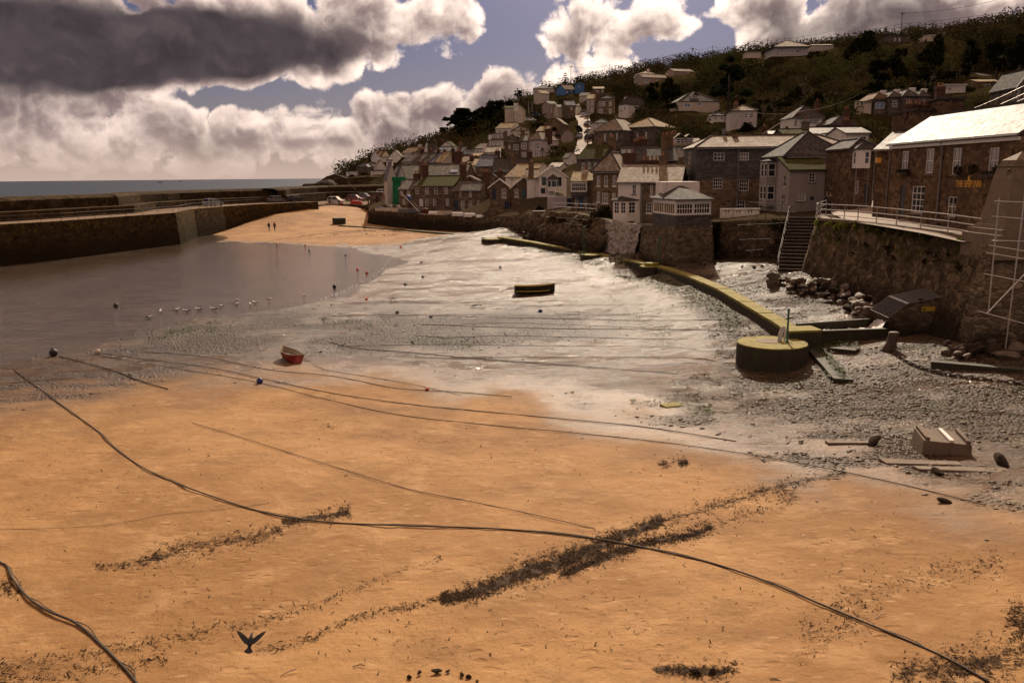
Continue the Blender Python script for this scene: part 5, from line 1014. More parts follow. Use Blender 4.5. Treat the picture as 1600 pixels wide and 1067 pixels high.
# ------------------------------------------------------------------ railings and scaffolds
def railing(name, label, pts, h, n_r, every, mat='galv', r=.028, cat='railing'):
    rt = Tg(name, label, cat, pts[0]); L_ = [p-pts[0] for p in pts]
    for k in range(n_r):
        z = h*(k+1)/n_r; mb = MB(); mb.tube([p+Vector((0, 0, z)) for p in L_], r, 6); mb.build('rail', M[mat], rt, uv=False)
    acc = 0; 
    for a, b_ in zip(L_[:-1], L_[1:]):
        n = max(1, round((b_-a).length/every))
        for i in range(n):
            p = a.lerp(b_, i/n); mb = MB(); mb.tube([p+Vector((0, 0, -.25)), p+Vector((0, 0, h+.02))], r*1.1, 6); mb.build('post', M[mat], rt, uv=False)
    mb = MB(); p = L_[-1]; mb.tube([p+Vector((0, 0, -.25)), p+Vector((0, 0, h+.02))], r*1.1, 6); mb.build('post', M[mat], rt, uv=False)
    return rt
railing('railing', 'long galvanised three rail railing along the quay edge in front of the inn', [P_(1280, 343, 62.2), P_(1340, 348, 56.2), P_(1400, 355.5, 51.6), P_(1480, 367, 46), P_(1545, 378.5, 42.6)], 1.12, 3, 2.3, 'galv', .03)
railing('railing', 'short railing on the bend of the quay at the head of the stone steps', [P_(1277, 343, 63), P_(1275, 339, 70), P_(1290, 333, 73)], 1.1, 3, 2.2, 'galv', .028)
railing('railing', 'low white railing above the overgrown bank by the bay cottage', [P_(864, 329, 107.4), P_(900, 331, 100.6), P_(932, 333, 96)], .95, 2, 3., 'galv', .03)
railing('railing', 'thin rusty railing along the pier edge', [p+Vector((-.35, 0, 0)) for p in edge[1:]], 1.0, 2, 3.4, 'iron', .03)
railing('handrail', 'slanting metal handrail beside the stone steps', [Vector((20.5, 64, 2.8)), Vector((24.3, 73.4, 6.4))], 1.05, 2, 2.4, 'iron', .026, 'handrail')
def scaffold(label, tubes, Y, mat='galv', r=.032):
    rt = Tg('scaffold', label, 'scaffold', P_(*tubes[0][1][:2], Y))
    for nm, a, b_ in tubes:
        A_, B_ = P_(a[0], a[1], a[2] if len(a) > 2 else Y), P_(b_[0], b_[1], b_[2] if len(b_) > 2 else Y); mb = MB(); mb.tube([A_-rt.location, B_-rt.location], r, 7); mb.build(nm, M[mat], rt, uv=False)
    return rt
scaffold('galvanised tube scaffold in front of the stone pillar at the right edge', [('rail', (1554, 314.5), (1660, 320)), ('rail', (1550.5, 338.5), (1660, 347)), ('rail', (1545, 383.5), (1660, 402)), ('rail', (1543.5, 395.5), (1660, 415)), ('rail', (1538, 428), (1660, 452)), ('rail', (1527, 486), (1660, 522)),
  ('upright', (1561, 310), (1544, 492)), ('upright', (1602, 300), (1571, 545)), ('brace', (1542, 490), (1630, 398)), ('rail', (1549, 376), (1620, 378, 39.6))], 38.3)
scaffold('thin tube frame standing against the ivy hung wall', [('rail', (1152, 352), (1240, 348)), ('rail', (1155, 375), (1235, 372)), ('rail', (1165, 392), (1220, 388)), ('upright', (1183, 335), (1181, 408)), ('upright', (1197, 318), (1196, 352)), ('upright', (1222, 320), (1218, 360)), ('rail', (1170, 316), (1245, 321)), ('rail', (1170, 327), (1243, 332))], 73.2, 'iron', .026)
scaffold('tall thin tube fence on the bank below the bay cottage', [('upright', (902, 322), (902, 357)), ('upright', (919, 320), (919, 355)), ('rail', (880, 349), (942, 356)), ('rail', (868, 340), (935, 345))], 95., 'iron', .026)
# --- pillar
pr = Tg('stone_pillar', 'tapered granite memorial pillar with stepped base on the quay corner', 'stone pillar', Vector((25.45, 42.35, 6.55)))
def sq(mb, h0, z0, h1, z1, d0=None, d1=None): d0 = d0 or h0; d1 = d1 or h1; mb.hexa([(-h0, -d0, z0), (h0, -d0, z0), (h0, d0, z0), (-h0, d0, z0), (-h1, -d1, z1), (h1, -d1, z1), (h1, d1, z1), (-h1, d1, z1)])
mb = MB(); sq(mb, 1.72, -.6, 1.7, .6); sq(mb, 1.5, .603, 1.48, .85); mb.build('plinth', M['ashlar'], pr)
mb = MB(); sq(mb, 1.32, .853, 1.28, 1.05); sq(mb, 1.2, 1.053, 1.12, 1.62); sq(mb, 1.09, 1.623, .98, 2.35); sq(mb, .975, 2.353, .86, 3.3); sq(mb, .855, 3.303, .72, 3.9); mb.build('shaft', M['ashlar'], pr)
mb = MB(); sq(mb, .78, 3.903, .76, 4.0); sq(mb, .66, 4.003, .64, 4.2); sq(mb, .62, 4.203, .02, 4.62); mb.build('cap', M['ashlar'], pr)
mb = MB(); mb.tube([(-.80, -.45+.14*math.cos(w), 3.55+.24*math.sin(w)) for w in np.linspace(0, 2*math.pi, 15)], .035, 6); mb.build('emblem', M['concrete'], pr)
# ------------------------------------------------------------------ casing (low concrete walkway) and marker bases
cs = [at(*p) for p in CAS]
rt = Tg('concrete_casing', 'long low algae covered concrete casing running along the beach', 'concrete casing', cs[0])
L2 = []
for a, b_ in zip(cs[:-1], cs[1:]):
    n = max(1, round((b_-a).length/1.9)); L2 += [a.lerp(b_, i/n) for i in range(n)]
L2.append(cs[-1]); l_, r_ = strip(L2, .47), strip(L2, -.47); mt = MB(); ms = MB()
for i in range(len(L2)-1):
    z0 = L2[i].z+random.uniform(-.02, .03); z1 = L2[i+1].z+random.uniform(-.02, .03); g_ = .015
    a, b_, c, d = l_[i], l_[i+1], r_[i+1], r_[i]; A_ = lambda p, q, f: p.lerp(q, f)
    p4 = [A_(a, b_, g_), A_(a, b_, 1-g_), A_(d, c, 1-g_), A_(d, c, g_)]; zz_ = [z0, z1, z1, z0]
    mt.hexa([(p.x, p.y, z-.16) for p, z in zip(p4, zz_)][::-1]+[(p.x, p.y, z) for p, z in zip(p4, zz_)][::-1])
    ms.hexa([(p.x*1., p.y, z-1.9) for p, z in zip((a, b_, c, d), zz_)][::-1]+[(p.x, p.y, z-.163) for p, z in zip((a, b_, c, d), zz_)][::-1])
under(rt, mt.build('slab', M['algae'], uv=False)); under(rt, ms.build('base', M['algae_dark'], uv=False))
def marker(label, px, py, r_, h, pole, poly=12, steps=0, ph=1.6, capmat='algae', po=(.3, .2), cpos=None):
    c = cpos if cpos else gp(px, py); rt = Tg('marker_base', label, 'marker base', c)
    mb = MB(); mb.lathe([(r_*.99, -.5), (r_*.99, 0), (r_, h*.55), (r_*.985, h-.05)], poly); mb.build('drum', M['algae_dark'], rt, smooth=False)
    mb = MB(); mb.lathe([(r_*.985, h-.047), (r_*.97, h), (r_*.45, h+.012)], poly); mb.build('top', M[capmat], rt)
    if steps: mb = MB(); mb.lathe([(r_*.6, h+.014), (r_*.58, h+.28)], poly); mb.build('step', M[capmat], rt)
    if pole: mb = MB(); mb.tube([(po[0], po[1], h+.01), (po[0], po[1], h+ph)], .05, 8); mb.tube([(po[0], po[1], h+ph*.93), (po[0], po[1], h+ph*1.0)], .075, 8); mb.tube([(po[0], po[1], h+.013), (po[0], po[1], h+.1)], .1, 8); mb.build('pole', M['green_metal'], rt, uv=False)
    return rt
dm = marker('big round concrete drum with yellow green top and short green pole', 1205, 566, 1.78, 1.05, True, 40, 0, 1.75, 'algae', (.72, -.1))
mb = MB(); mb.lathe([(.62, 1.066), (.6, 1.08)], 20, (-.15, .25)); mb.build('grate', M['concrete'], dm)
marker('small marker base with tall thin green pole near the middle of the casing', 925, 410, 1.2, .75, True, 8, 0, 2.9, 'algae', (-.8, .1), at(924, 408.5, 88.6))
marker('stepped marker base with tall green pole at the bend of the casing', 1019, 424, 1.15, .5, True, 8, 1, 2.6, 'algae', (.7, .4), at(1018, 424, 75.8))
marker('low weedy block at the far end of the concrete casing', 772, 379, 1.7, .6, False, 6, cpos=at(772, 380, 111))
c = gp(530, 350); mb = MB(); mb.lathe([(1.35, -.6), (1.35, 1.15), (1.3, 1.2)], 14); o = mb.build('concrete_drum', M['algae_dark']); o.location = c; tag(o, 'dark round drum standing on the golden sand by the slip', 'concrete drum')
c = gp(431, 336); mb = MB(); mb.lathe([(.95, -.6), (.95, 1.3), (.9, 1.36)], 12); o = mb.build('concrete_drum', M['algae_dark']); o.location = c; tag(o, 'small dark drum against the pier wall beside the red board', 'concrete drum')
# thin weedy kerb running on to the slip
kb = [gp(px, py, .2) for px, py in ((765, 372), (700, 364), (640, 359.5), (600, 356.5), (565, 354), (538, 352.3), (530, 352))]
mb = MB(); l_, r_ = strip(kb, .3), strip(kb, -.3)
for i in range(len(kb)-1): mb.hexa([(p.x, p.y, z-.6) for p, z in ((l_[i], kb[i].z), (l_[i+1], kb[i+1].z), (r_[i+1], kb[i+1].z), (r_[i], kb[i].z))][::-1]+[(p.x, p.y, z) for p, z in ((l_[i], kb[i].z), (l_[i+1], kb[i+1].z), (r_[i+1], kb[i+1].z), (r_[i], kb[i].z))][::-1])
tag(mb.build('kerb', M['weed_green'], uv=False), 'thin green weedy kerb curving over the far sand', 'kerb')
# green weed ledge below the drum
for i, (pts, h, lab) in enumerate([([(1256, 533), (1275, 545), (1296, 566), (1318, 592)], .18, 'mossy green strip of concrete running down from the big drum'), ([(1262, 528), (1290, 540), (1340, 545)], .16, 'short mossy ledge beside the big drum')]):
    pp = [gp(px, py, h) for px, py in pts]; mb = MB(); l_, r_ = strip(pp, .45), strip(pp, -.45)
    for k in range(len(pp)-1): mb.hexa([(p.x, p.y, p2.z-.6) for p, p2 in ((l_[k], pp[k]), (l_[k+1], pp[k+1]), (r_[k+1], pp[k+1]), (r_[k], pp[k]))][::-1]+[(p.x, p.y, p2.z+random.uniform(-.03, .03)) for p, p2 in ((l_[k], pp[k]), (l_[k+1], pp[k+1]), (r_[k+1], pp[k+1]), (r_[k], pp[k]))][::-1])
    tag(mb.build('mossy_ledge', M['algae_dark'], uv=False), lab, 'ledge')
# ------------------------------------------------------------------ outfall
Yo = 45.2; fr = [P_(1387, 532, Yo), P_(1387, 497, Yo), P_(1418, 474.5, Yo-.3), P_(1482, 462, Yo-.9), P_(1504, 463.5, Yo-1.1), P_(1504, 535, Yo-1.1)]
of = Tg('outfall', 'concrete stream outfall with sloping metal gratings', 'outfall', fr[0]); dv = Vector((-.1, 2.0, .12))
q = [p-fr[0] for p in fr]; mb = MB(); mb.prism([q[0]-Vector((0, 0, 1)), q[5]-Vector((0, 0, 1)), q[4]-Vector((0, 0, .06)), q[3]-Vector((0, 0, .06)), q[2]-Vector((0, 0, .06)), q[1]-Vector((0, 0, .06))], dv); mb.build('body', M['bastion'], of, uv=False)
for a, b_ in ((q[1], q[2]), (q[2], q[3])):
    mb = MB(); up = Vector((0, 0, .03)); mb.hexa([a-Vector((0, 0, .05)), b_-Vector((0, 0, .05)), b_+dv-Vector((0, 0, .05)), a+dv-Vector((0, 0, .05)), a-up*.6, b_-up*.6, b_+dv-up*.6, a+dv-up*.6]); mb.build('shade_plate', M['shade_black'], of, uv=False); mb = MB()  # black plate painted as the shade between the grating bars
    for i in range(11):
        o_ = dv*(i/10*1.04-.02); mb.tube([a+o_+Vector((0, 0, .01)), b_+o_+Vector((0, 0, .02))], .03, 5)
    for f in (0.02, .98): mb.tube([a.lerp(b_, f)-dv*.03, a.lerp(b_, f)+dv*1.03], .035, 5)
    mb.build('grating', M['lead'], of, uv=False)
mb = MB(); a, b_ = q[3], q[4]; mb.hexa([a, b_, b_+dv, a+dv, a+Vector((0, 0, .1)), b_+Vector((0, 0, .1)), b_+dv+Vector((0, 0, .1)), a+dv+Vector((0, 0, .1))]); mb.build('roof_slab', M['concrete'], of, uv=False)
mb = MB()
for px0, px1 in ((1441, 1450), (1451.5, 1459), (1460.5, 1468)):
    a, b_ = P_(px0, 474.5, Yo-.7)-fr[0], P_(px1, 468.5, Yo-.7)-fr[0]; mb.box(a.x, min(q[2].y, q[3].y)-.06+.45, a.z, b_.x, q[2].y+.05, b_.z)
mb.build('opening', M['shade_black'], of, uv=False)  # solid black boxes, the shade of the openings put in as colour
a, b_ = P_(1440, 486.5, Yo-.75), P_(1461, 479, Yo-.75); sg = Tg('warning_sign', 'yellow warning sign with black triangle fixed to the outfall', 'sign', Vector(((a.x+b_.x)/2, a.y, (a.z+b_.z)/2))); w2 = (b_.x-a.x)/2; h2 = (b_.z-a.z)/2
mb = MB(); mb.box(-w2, -.03, -h2, w2, 0, h2); mb.build('board', M['yellow'], sg); mb = MB(); mb.prism([(-w2*.85, -.034, -h2*.6), (-w2*.45, -.034, -h2*.6), (-w2*.65, -.034, h2*.65)], (0, .003, 0)); mb.build('symbol', M['blackpaint'], sg)
# channel walls and running water
ch = Tg('channel_wall', 'dark weedy concrete channel carrying the stream from the outfall', 'channel', P_(1262, 518, 43.3))
c0 = ch.location
for pa, pb, th, nm in (((1254, 518, 43.1), (1387, 513.5, 44.9), .3, 'front_wall'), ((1246, 506, 44.6), (1369, 497.5, 47.1), .25, 'back_wall')):
    a, b_ = P_(*pa)-c0, P_(*pb)-c0; n = Vector((0, th, 0)); mb = MB(); lo = Vector((0, 0, -1.4)); mb.hexa([a+lo, b_+lo, b_+n+lo, a+n+lo, a, b_, b_+n, a+n]); mb.build(nm, M['algae_dark'], ch, uv=False)
mb = MB(); NX = 36
for j in range(5):
    for i in range(NX+1):
        f = i/NX; a = P_(1254, 521, 43.5).lerp(P_(1385, 516, 45.3), f); b2 = P_(1250, 511, 44.4).lerp(P_(1370, 503, 46.9), f); p = a.lerp(b2, j/4); p.z = a.z-.1+random.uniform(-.05, .12)+max(0, f-.9)*7*random.uniform(.6, 1.2); mb.v.append(tuple(p))
for j in range(4):
    for i in range(NX): mb.f.append((j*(NX+1)+i, j*(NX+1)+i+1, (j+1)*(NX+1)+i+1, (j+1)*(NX+1)+i)); mb.m.append(0)
tag(mb.build('stream', M['foam'], smooth=True, uv=False), 'white stream water rushing along the channel', kind='stuff')
b = MB()
for i in range(26):
    x = random.uniform(0, 1); a = P_(1228, 514, 42.2); b.tube([a+Vector((x*.5-.25, x*.3, .1)), a+Vector((x*.5-.45, x*.3-.25, -.2)), a+Vector((x*.5-.55, x*.3-.4, -.75))], random.uniform(.012, .03), 5)
tag(b.build('water_spill', M['foam'], uv=False), 'spill of white water at the end of the channel beside the drum', kind='stuff')
eb = P_(1262, 521, 42.8); mb = MB(); mb.box(-.9, -.1, -1., .85, 1.2, -.12, 1); mb.box(-.92, -.12, -.117, .87, 1.22, .0); o = mb.build('channel_head', [M['algae'], M['algae_dark']]); o.location = eb+Vector((-.1, 0, .18)); o.rotation_euler = (0, 0, .12); tag(o, 'flat algae covered slab where the channel meets the casing', 'slab')
# post and chain
c = gp(1392, 547); mb = MB(); mb.loft([[(math.cos(w)*r_+dx, math.sin(w)*r_*.85, z) for w in np.linspace(0, 2*math.pi, 13)[:-1]] for r_, z, dx in ((.42, -.3, -.12), (.36, .1, -.08), (.27, .35, .0), (.26, .75, .08), (.27, .92, .1), (.2, .95, .1))]); o = mb.build('mooring_post', M['iron'], smooth=True); o.location = c; tag(o, 'stubby leaning iron mooring post at the start of the chain', 'mooring post')
def polyline(pts, step):
    out = []
    for a, b_ in zip(pts[:-1], pts[1:]):
        n = max(1, int((b_-a).length/step)); out += [a.lerp(b_, i/n) for i in range(n)]
    return out+[pts[-1]]
pp = [gp(*p, .06) for p in smooth_px([(1396, 548), (1412, 562), (1436, 573), (1470, 582), (1510, 589), (1560, 594), (1640, 604)], 5)]
lp = polyline(pp, .21); mb = MB()
for i in range(len(lp)-1):
    a, b_ = lp[i], lp[i+1]; d = (b_-a).normalized(); s = Vector((-d.y, d.x, 0)); u_ = s if i % 2 else Vector((0, 0, 1)); m_ = (a+b_)/2
    mb.tube([m_+d*.17*math.cos(w)+u_*.085*math.sin(w) for w in np.linspace(0, 2*math.pi, 11)], .035, 5)
tag(mb.build('chain', M['iron'], uv=False), 'heavy rusty chain lying across the beach from the mooring post', 'chain')
# concrete mooring block
c = gp(1472, 704); rt = Tg('mooring_block', 'heavy square concrete mooring block with slotted top', 'mooring block', c, R(-9)); mb = MB()
mb.hexa([(-.85, -.55, -.3), (.8, -.55, -.3), (.8, .75, -.3), (-.85, .75, -.3), (-.78, -.5, .5), (.74, -.5, .4), (.7, .62, .5), (-.76, .62, .6)]); mb.build('block', M['concrete'], rt)
mb = MB()
for x in (-.72, .58): mb.hexa([(x, -.47, .42), (x+.14, -.47, .42), (x+.14, .6, .5), (x, .6, .5), (x, -.47, .62-.02*(x > 0)*4), (x+.14, -.47, .6-.02*(x > 0)*4), (x+.14, .6, .72-.1*(x > 0)), (x, .6, .72-.1*(x > 0))])
mb.build('rib', M['concrete'], rt); mb = MB(); mb.hexa([(.05, -.45, .455), (.2, -.45, .455), (.12, .58, .56), (.0, .58, .56), (.05, -.45, .53), (.2, -.45, .53), (.12, .58, .64), (.0, .58, .64)]); mb.build('plank', M['whitepaint'], rt)
# low kerb wall at lower right
a, b_ = gp(1455, 565, .35), gp(1680, 577, .35); boxwall('low_wall', 'long low dark kerb wall on the beach at the right edge', a, b_, a.z-1, a.z, .45, 'algae_dark', 'low wall')
# slabs of concrete at the stream edge
for i, (px, py, w_, d_, rz) in enumerate([(1440, 724, 2.6, .5, -.15), (1500, 734, 3.0, .45, -.12), (1050, 634, .9, .5, .4), (1330, 693, 1.9, .25, -.08)]):
    c = gp(px, py); mb = MB(); q = [(-w_/2*random.uniform(.85, 1), -d_/2, -.2), (w_/2, -d_/2*random.uniform(.6, 1), -.2), (w_/2*random.uniform(.8, 1), d_/2, -.2), (-w_/2, d_/2*random.uniform(.7, 1), -.2)]; mb.hexa(q+[(x*.96+random.uniform(-.06, .06), y*.92+random.uniform(-.04, .04), random.uniform(.03, .08)) for x, y, z in q])
    o = mb.build('flat_slab', M['algae' if i == 2 else 'concrete']); o.location = c; o.rotation_euler = (0, 0, rz); tag(o, ['long flat slab at the stream edge left of centre below the mooring block', 'longest flat slab below the mooring block', 'mossy slanting slab lying among the pebbles', 'thin flat slab left of the mooring block'][i], 'slab')
# ------------------------------------------------------------------ boats
def hull_rings(L, B, D, n=9, sheer=.25, inset=0., floor=None, transom=.78):
    rings = []
    for i in range(n+1):
        f = i/n; x = -L/2+L*f
        w = B/2*(transom+(1-transom)*math.sin(min(f/.45, 1)*math.pi/2))*(1 if f < .5 else math.cos((f-.5)/.5*math.pi/2*.97)**.75); w = max(w-inset, .02)
        z1 = D*(1+sheer*(f-.35)**2*2); keel = D*.02+D*.5*max(0, f-.72)**1.5*2.6; keel = max(keel, floor if floor is not None else keel)
        xs2 = x+(.06*L*(f**6)); ring = []
        for k in range(9):
            g = k/8*2-1; a = abs(g); yy = w*math.copysign(min(1, a**.55) if a > 0 else 0, g)*(1 if a > .99 else .98); zz = keel+(z1-keel)*(a**2.4)
            ring.append((xs2*(1) - (.02*L*(1-a) if f < .02 else 0), yy, zz))
        rings.append(ring)
    return rings
def boat(name, label, L, B, D, hullm, inm='boat_in', gun='wood', stripe=None, thw=2, cover=None, cabin=False, group=None, upturned=False):
    rt = Tg(name, label, 'boat', (0, 0, 0), 0, group)
    mb = MB(); R1 = hull_rings(L, B, D); n = len(R1); b0 = 0
    for r_ in R1: mb.v += r_
    for i in range(n-1):
        for j in range(8): mb.f.append((i*9+j, (i+1)*9+j, (i+1)*9+j+1, i*9+j+1)); mb.m.append(1 if stripe and j in (0, 7) else 0)
    mb.f.append(tuple(range(8, -1, -1))); mb.m.append(0)
    mb.build('hull', [M[hullm], M[stripe or hullm]], rt, smooth=True, uv=False)
    if not upturned:
        mi = MB(); R2 = hull_rings(L*.97, B, D, inset=.035, floor=D*.16)
        for r_ in R2: mi.v += [(x, y, z-.01) for x, y, z in r_]
        for i in range(n-1):
            for j in range(8): mi.f.append((i*9+j+1, (i+1)*9+j+1, (i+1)*9+j, i*9+j)); mi.m.append(0)
        mi.build('lining', M[inm], rt, smooth=True, uv=False)
        for k in range(thw):
            f = .28+.36*k/max(1, thw-1); i = round(f*(n-1)); x = R1[i][0][0]; w = R1[i][8][1]-.05; t2 = MB(); t2.box(x-.11, -w, D*.62, x+.11, w, D*.66); t2.build('thwart', M['wood'], rt)
    g_ = MB(); gr = .022+.008*L; g_.tube([Vector(r_[0]) for r_ in R1], gr, 6); g_.tube([Vector(r_[8]) for r_ in R1], gr, 6); g_.tube([Vector(R1[0][0]), Vector(R1[0][8])], .03, 6); g_.build('gunwale', M[gun], rt, uv=False)
    if cover:
        c = MB(); top = []
        for i, r_ in enumerate(R1):
            h = .32*math.sin(math.pi*min(1, .1+i/(n-1)))*D; top.append([(r_[0][0], r_[0][1]*1.03, r_[0][2]-.04), (r_[0][0], r_[0][1]*.6, r_[0][2]+h*.6), (r_[0][0], 0, r_[0][2]+h), (r_[0][0], r_[8][1]*.6, r_[0][2]+h*.6), (r_[0][0], r_[8][1]*1.03, r_[0][2]-.04)])
        for r_ in top: c.v += r_
        for i in range(n-1):
            for j in range(4): c.f.append((i*5+j, i*5+j+1, (i+1)*5+j+1, (i+1)*5+j)); c.m.append(0)
        c.build('cover', M[cover], rt, smooth=True, uv=False)
    if cabin:
        c = MB(); z = D*.95; c.loft([[(L*.05, -B*.33, z), (L*.33, -B*.25, z), (L*.33, B*.25, z), (L*.05, B*.33, z)], [(L*.06, -B*.3, z+.55), (L*.26, -B*.22, z+.5), (L*.26, B*.22, z+.5), (L*.06, B*.3, z+.55)]]); cb = c.build('cabin', M['boat_white'], rt)
        c = MB(); c.box(L*.09, -B*.315, z+.18, L*.26, B*.315, z+.42); c.build('window', M['carglass'], cb)
    return rt
def put(o, p, rz=0, rx=0, ry=0): o.location = p; o.rotation_euler = (rx, ry, rz); return o
put(boat('rowing_boat', 'small red rowing boat with pale inside lying on the wet sand', 1.95, .98, .5, 'boat_red', 'boat_in', 'wood'), gp(453, 563)+Vector((0, 0, -.02)), R(128), R(5), R(-3))
put(boat('rowing_boat', 'dark green rowing boat with yellow gunwale and yellow stripe on the mud', 3.25, 1.25, .72, 'boat_green', 'darkwood', 'yellow', 'boat_green'), gp(834, 459)+Vector((0, 0, -.03)), R(4), R(-4))
gb = [o for o in bpy.data.objects if o.name.startswith('rowing_boat') and 'green' in o['label']][0]
st = MB(); RR = hull_rings(3.25, 1.25, .72)
for s_i in (1, 7): st.tube([Vector((r_[s_i][0], r_[s_i][1]*1.02, r_[s_i][2]*.62+.03)) for r_ in RR[:9]], .045, 5)
st.build('stripe', M['yellow'], gb, uv=False)
G9 = 'small boats along the low harbour wall'
WB = [(594.5, 15, 'cover', 'boat_white', 'small white boat under a blue tarpaulin on the harbour wall', 'tarp', .9), (608, 16, 'cabin', 'boat_white', 'white cabin boat beside the boat with the blue tarpaulin', None, 1.), (621, 17, 'cabin', 'boat_white', 'white cabin boat nearest to the blue hulled boat', None, 1.), (640, 36, 'up', 'boat_blue', 'long blue hulled boat on the harbour wall', None, .95), (665, 13, 'cover', 'boat_maroon', 'boat under a dark maroon cover on the harbour wall', 'boat_maroon', 1.),
  (677, 15, 'over', 'boat_white', 'upturned white boat just right of the maroon cover', None, .8), (695, 22, 'up', 'boat_white', 'upright white open boat between upturned hulls', None, .85), (715.5, 18, 'over', 'boat_white', 'upturned white boat just right of the upright white boat', None, .95), (734, 17, 'over', 'boat_white', 'upturned white boat second from the right end of the row', None, .95), (749.5, 12, 'over', 'boat_white', 'smallest upturned white boat at the right end of the row', None, .6)]
for px, wpx, kd, hm, lab, cov, D in WB:
    Y = float(np.interp(px, [577, 640, 700, 748, 775], [172, 155, 143, 133.5, 128]))+1.1; pyt = float(np.interp(px, [577, 640, 700, 748, 775], [330, 333.5, 337, 341, 338])); L_ = wpx*Y/F*1.02
    b = boat('dinghy', lab, L_, min(1.5, .5*L_), D*(.78 if kd != 'over' else .62), hm, 'boat_in', 'boat_white' if kd == 'over' else 'wood', None, 2, cov, kd == 'cabin', G9, kd == 'over')
    p = P_(px, pyt, Y); yw = R(-28+random.uniform(-8, 8))
    if kd == 'over': put(b, p+Vector((.1, -.9, D*.62*1.05+.12)), yw, R(180))
    else: put(b, p+Vector((.1, -.8, .12)), yw, R(random.uniform(-4, 4)))
for i, (a, b_, lab) in enumerate([((625, 300, 152), (655, 331.5, 150), 'long pale spar leaning over the boats on the harbour wall'), ((634, 305, 151), (654, 324, 149.5), 'thin second spar leaning beside the long pale spar'), ((543, 284, 222), (555, 296, 220), 'bare tilted mast standing in the car park')]):
    mb = MB(); mb.tube([P_(*a), P_(*b_)], .07 if i == 0 else .05, 6); tag(mb.build('spar', M['wood' if i else 'boat_in'], uv=False), lab, 'spar')
mb = MB(); c = P_(639, 309, 150.5); mb.lathe([(.15, -.3), (.5, -.25), (.55, .0), (.3, .3), (.1, .35)], 10); o = mb.build('tarpaulin_bundle', M['tarp'], smooth=True); o.location = c; o.rotation_euler = (0, R(60), 0); tag(o, 'blue rolled bundle lashed to the spars above the boats', 'bundle')
# ------------------------------------------------------------------ cars
def car_proto(paint, kind):
    """> body, cabin glass, four wheels (> rim), lamps; x forward"""
    L_, W_, Hh = {'hatch': (4.0, 1.72, 1.5), 'suv': (4.4, 1.82, 1.68), 'van': (4.9, 1.9, 1.95)}[kind]; b = .9 if kind != 'van' else 1.05
    rt = Tg('parked_car', '', 'car', (0, 0, 0)); del rt['category']
    prof = [(-L_/2, .38), (-L_/2+.02, b-.05), (-L_/2+.12, b+.03), (L_*.16, b+.02), (L_/2-.35, b-.16), (L_/2-.03, .62), (L_/2, .36), (L_/2-.1, .22), (-L_/2+.1, .22)]
    def sec(y, s): return [(x*s, y, z) for x, z in prof]
    mb = MB(); mb.loft([sec(-W_/2+.06, .965), sec(-W_/2, .985), sec(-W_/2+.0, 1.), sec(W_/2, 1.), sec(W_/2, .985), sec(W_/2-.06, .965)])
    x0, x1, x2, x3 = (-L_/2+.12, -L_/2+.42, L_*.08, L_*.27) if kind != 'van' else (-L_/2+.08, -L_/2+.16, L_*.2, L_*.36)
    mb.loft([[(x1, -W_/2+.24, Hh-.07), (x2, -W_/2+.24, Hh-.07), (x2, W_/2-.24, Hh-.07), (x1, W_/2-.24, Hh-.07)], [(x1+.08, -W_/2+.28, Hh), (x2-.06, -W_/2+.28, Hh), (x2-.06, W_/2-.28, Hh), (x1+.08, W_/2-.28, Hh)]])
    for xa, xb in ((x0, x1), (x3, x2), ((x0+x3)/2-.15, (x1+x2)/2-.05)):
        for s in (-1, 1): mb.tube([(xa, s*(W_/2-.05), b), (xb, s*(W_/2-.235), Hh-.05)], .05, 5)
    mb.build('body', M[paint], rt, uv=False)
    g_ = MB(); g_.loft([[(x0+.05, -W_/2+.06, b+.0), (x3-.02, -W_/2+.06, b+.0), (x3-.02, W_/2-.06, b+.0), (x0+.05, W_/2-.06, b+.0)], [(x1+.03, -W_/2+.25, Hh-.075), (x2, -W_/2+.25, Hh-.075), (x2, W_/2-.25, Hh-.075), (x1+.03, W_/2-.25, Hh-.075)]]); g_.build('window_glass', M['carglass'], rt, uv=False)
    for sx_ in (-1, 1):
        for sy in (-1, 1):
            w = MB(); r_ = .32 if kind != 'suv' else .36; w.loft([[(sx_*L_*.305+rr*math.cos(a), sy*(W_/2-.17+d), r_+rr*math.sin(a)) for a in np.linspace(0, 2*math.pi, 15)[:-1]] for rr, d in ((r_*.9, 0), (r_, .03), (r_, .16), (r_*.9, .19))]); tw = w.build('wheel', M['rubber'], rt, uv=False)
            w = MB(); w.loft([[(sx_*L_*.305+rr*math.cos(a), sy*(W_/2+d), r_+rr*math.sin(a)) for a in np.linspace(0, 2*math.pi, 11)[:-1]] for rr, d in ((r_*.62, .021), (r_*.55, .035))]); w.build('rim', M['hubcap'], tw, uv=False)
    for sy in (-1, 1):
        w = MB(); w.box(L_/2-.24, sy*(W_/2-.42)-.16, .6, L_/2-.05, sy*(W_/2-.42)+.16, .76); w.build('headlight', M['lamp_lens'], rt, uv=False)
        w = MB(); w.box(-L_/2-.015, sy*(W_/2-.2)-.1, .66, -L_/2+.1, sy*(W_/2-.2)+.1, .86); w.build('tail_lamp', M['redpaint'], rt, uv=False)
    return rt
CARP = {}
def car(label, px, py, Y, yaw, paint, kind='hatch', group=None, dz=0., z=None):
    k = (paint, kind)
    if k in CARP: o = copy_tree(CARP[k])
    else: o = car_proto(paint, kind); CARP[k] = o
    p = P_(px, py, Y); p.z = z if z is not None else p.z
    put(o, p+Vector((0, 0, dz)), R(yaw)); tag(o, label, 'car', group)
    if 'group' in o.keys() and not group: del o['group']
    return o
c = on_pier(333, 318); car('silver blue hatchback driving alone on the pier road', 333, 318, 166, 62, 'car_silver', 'hatch', z=4.96)
g1 = 'cars at the root of the pier'
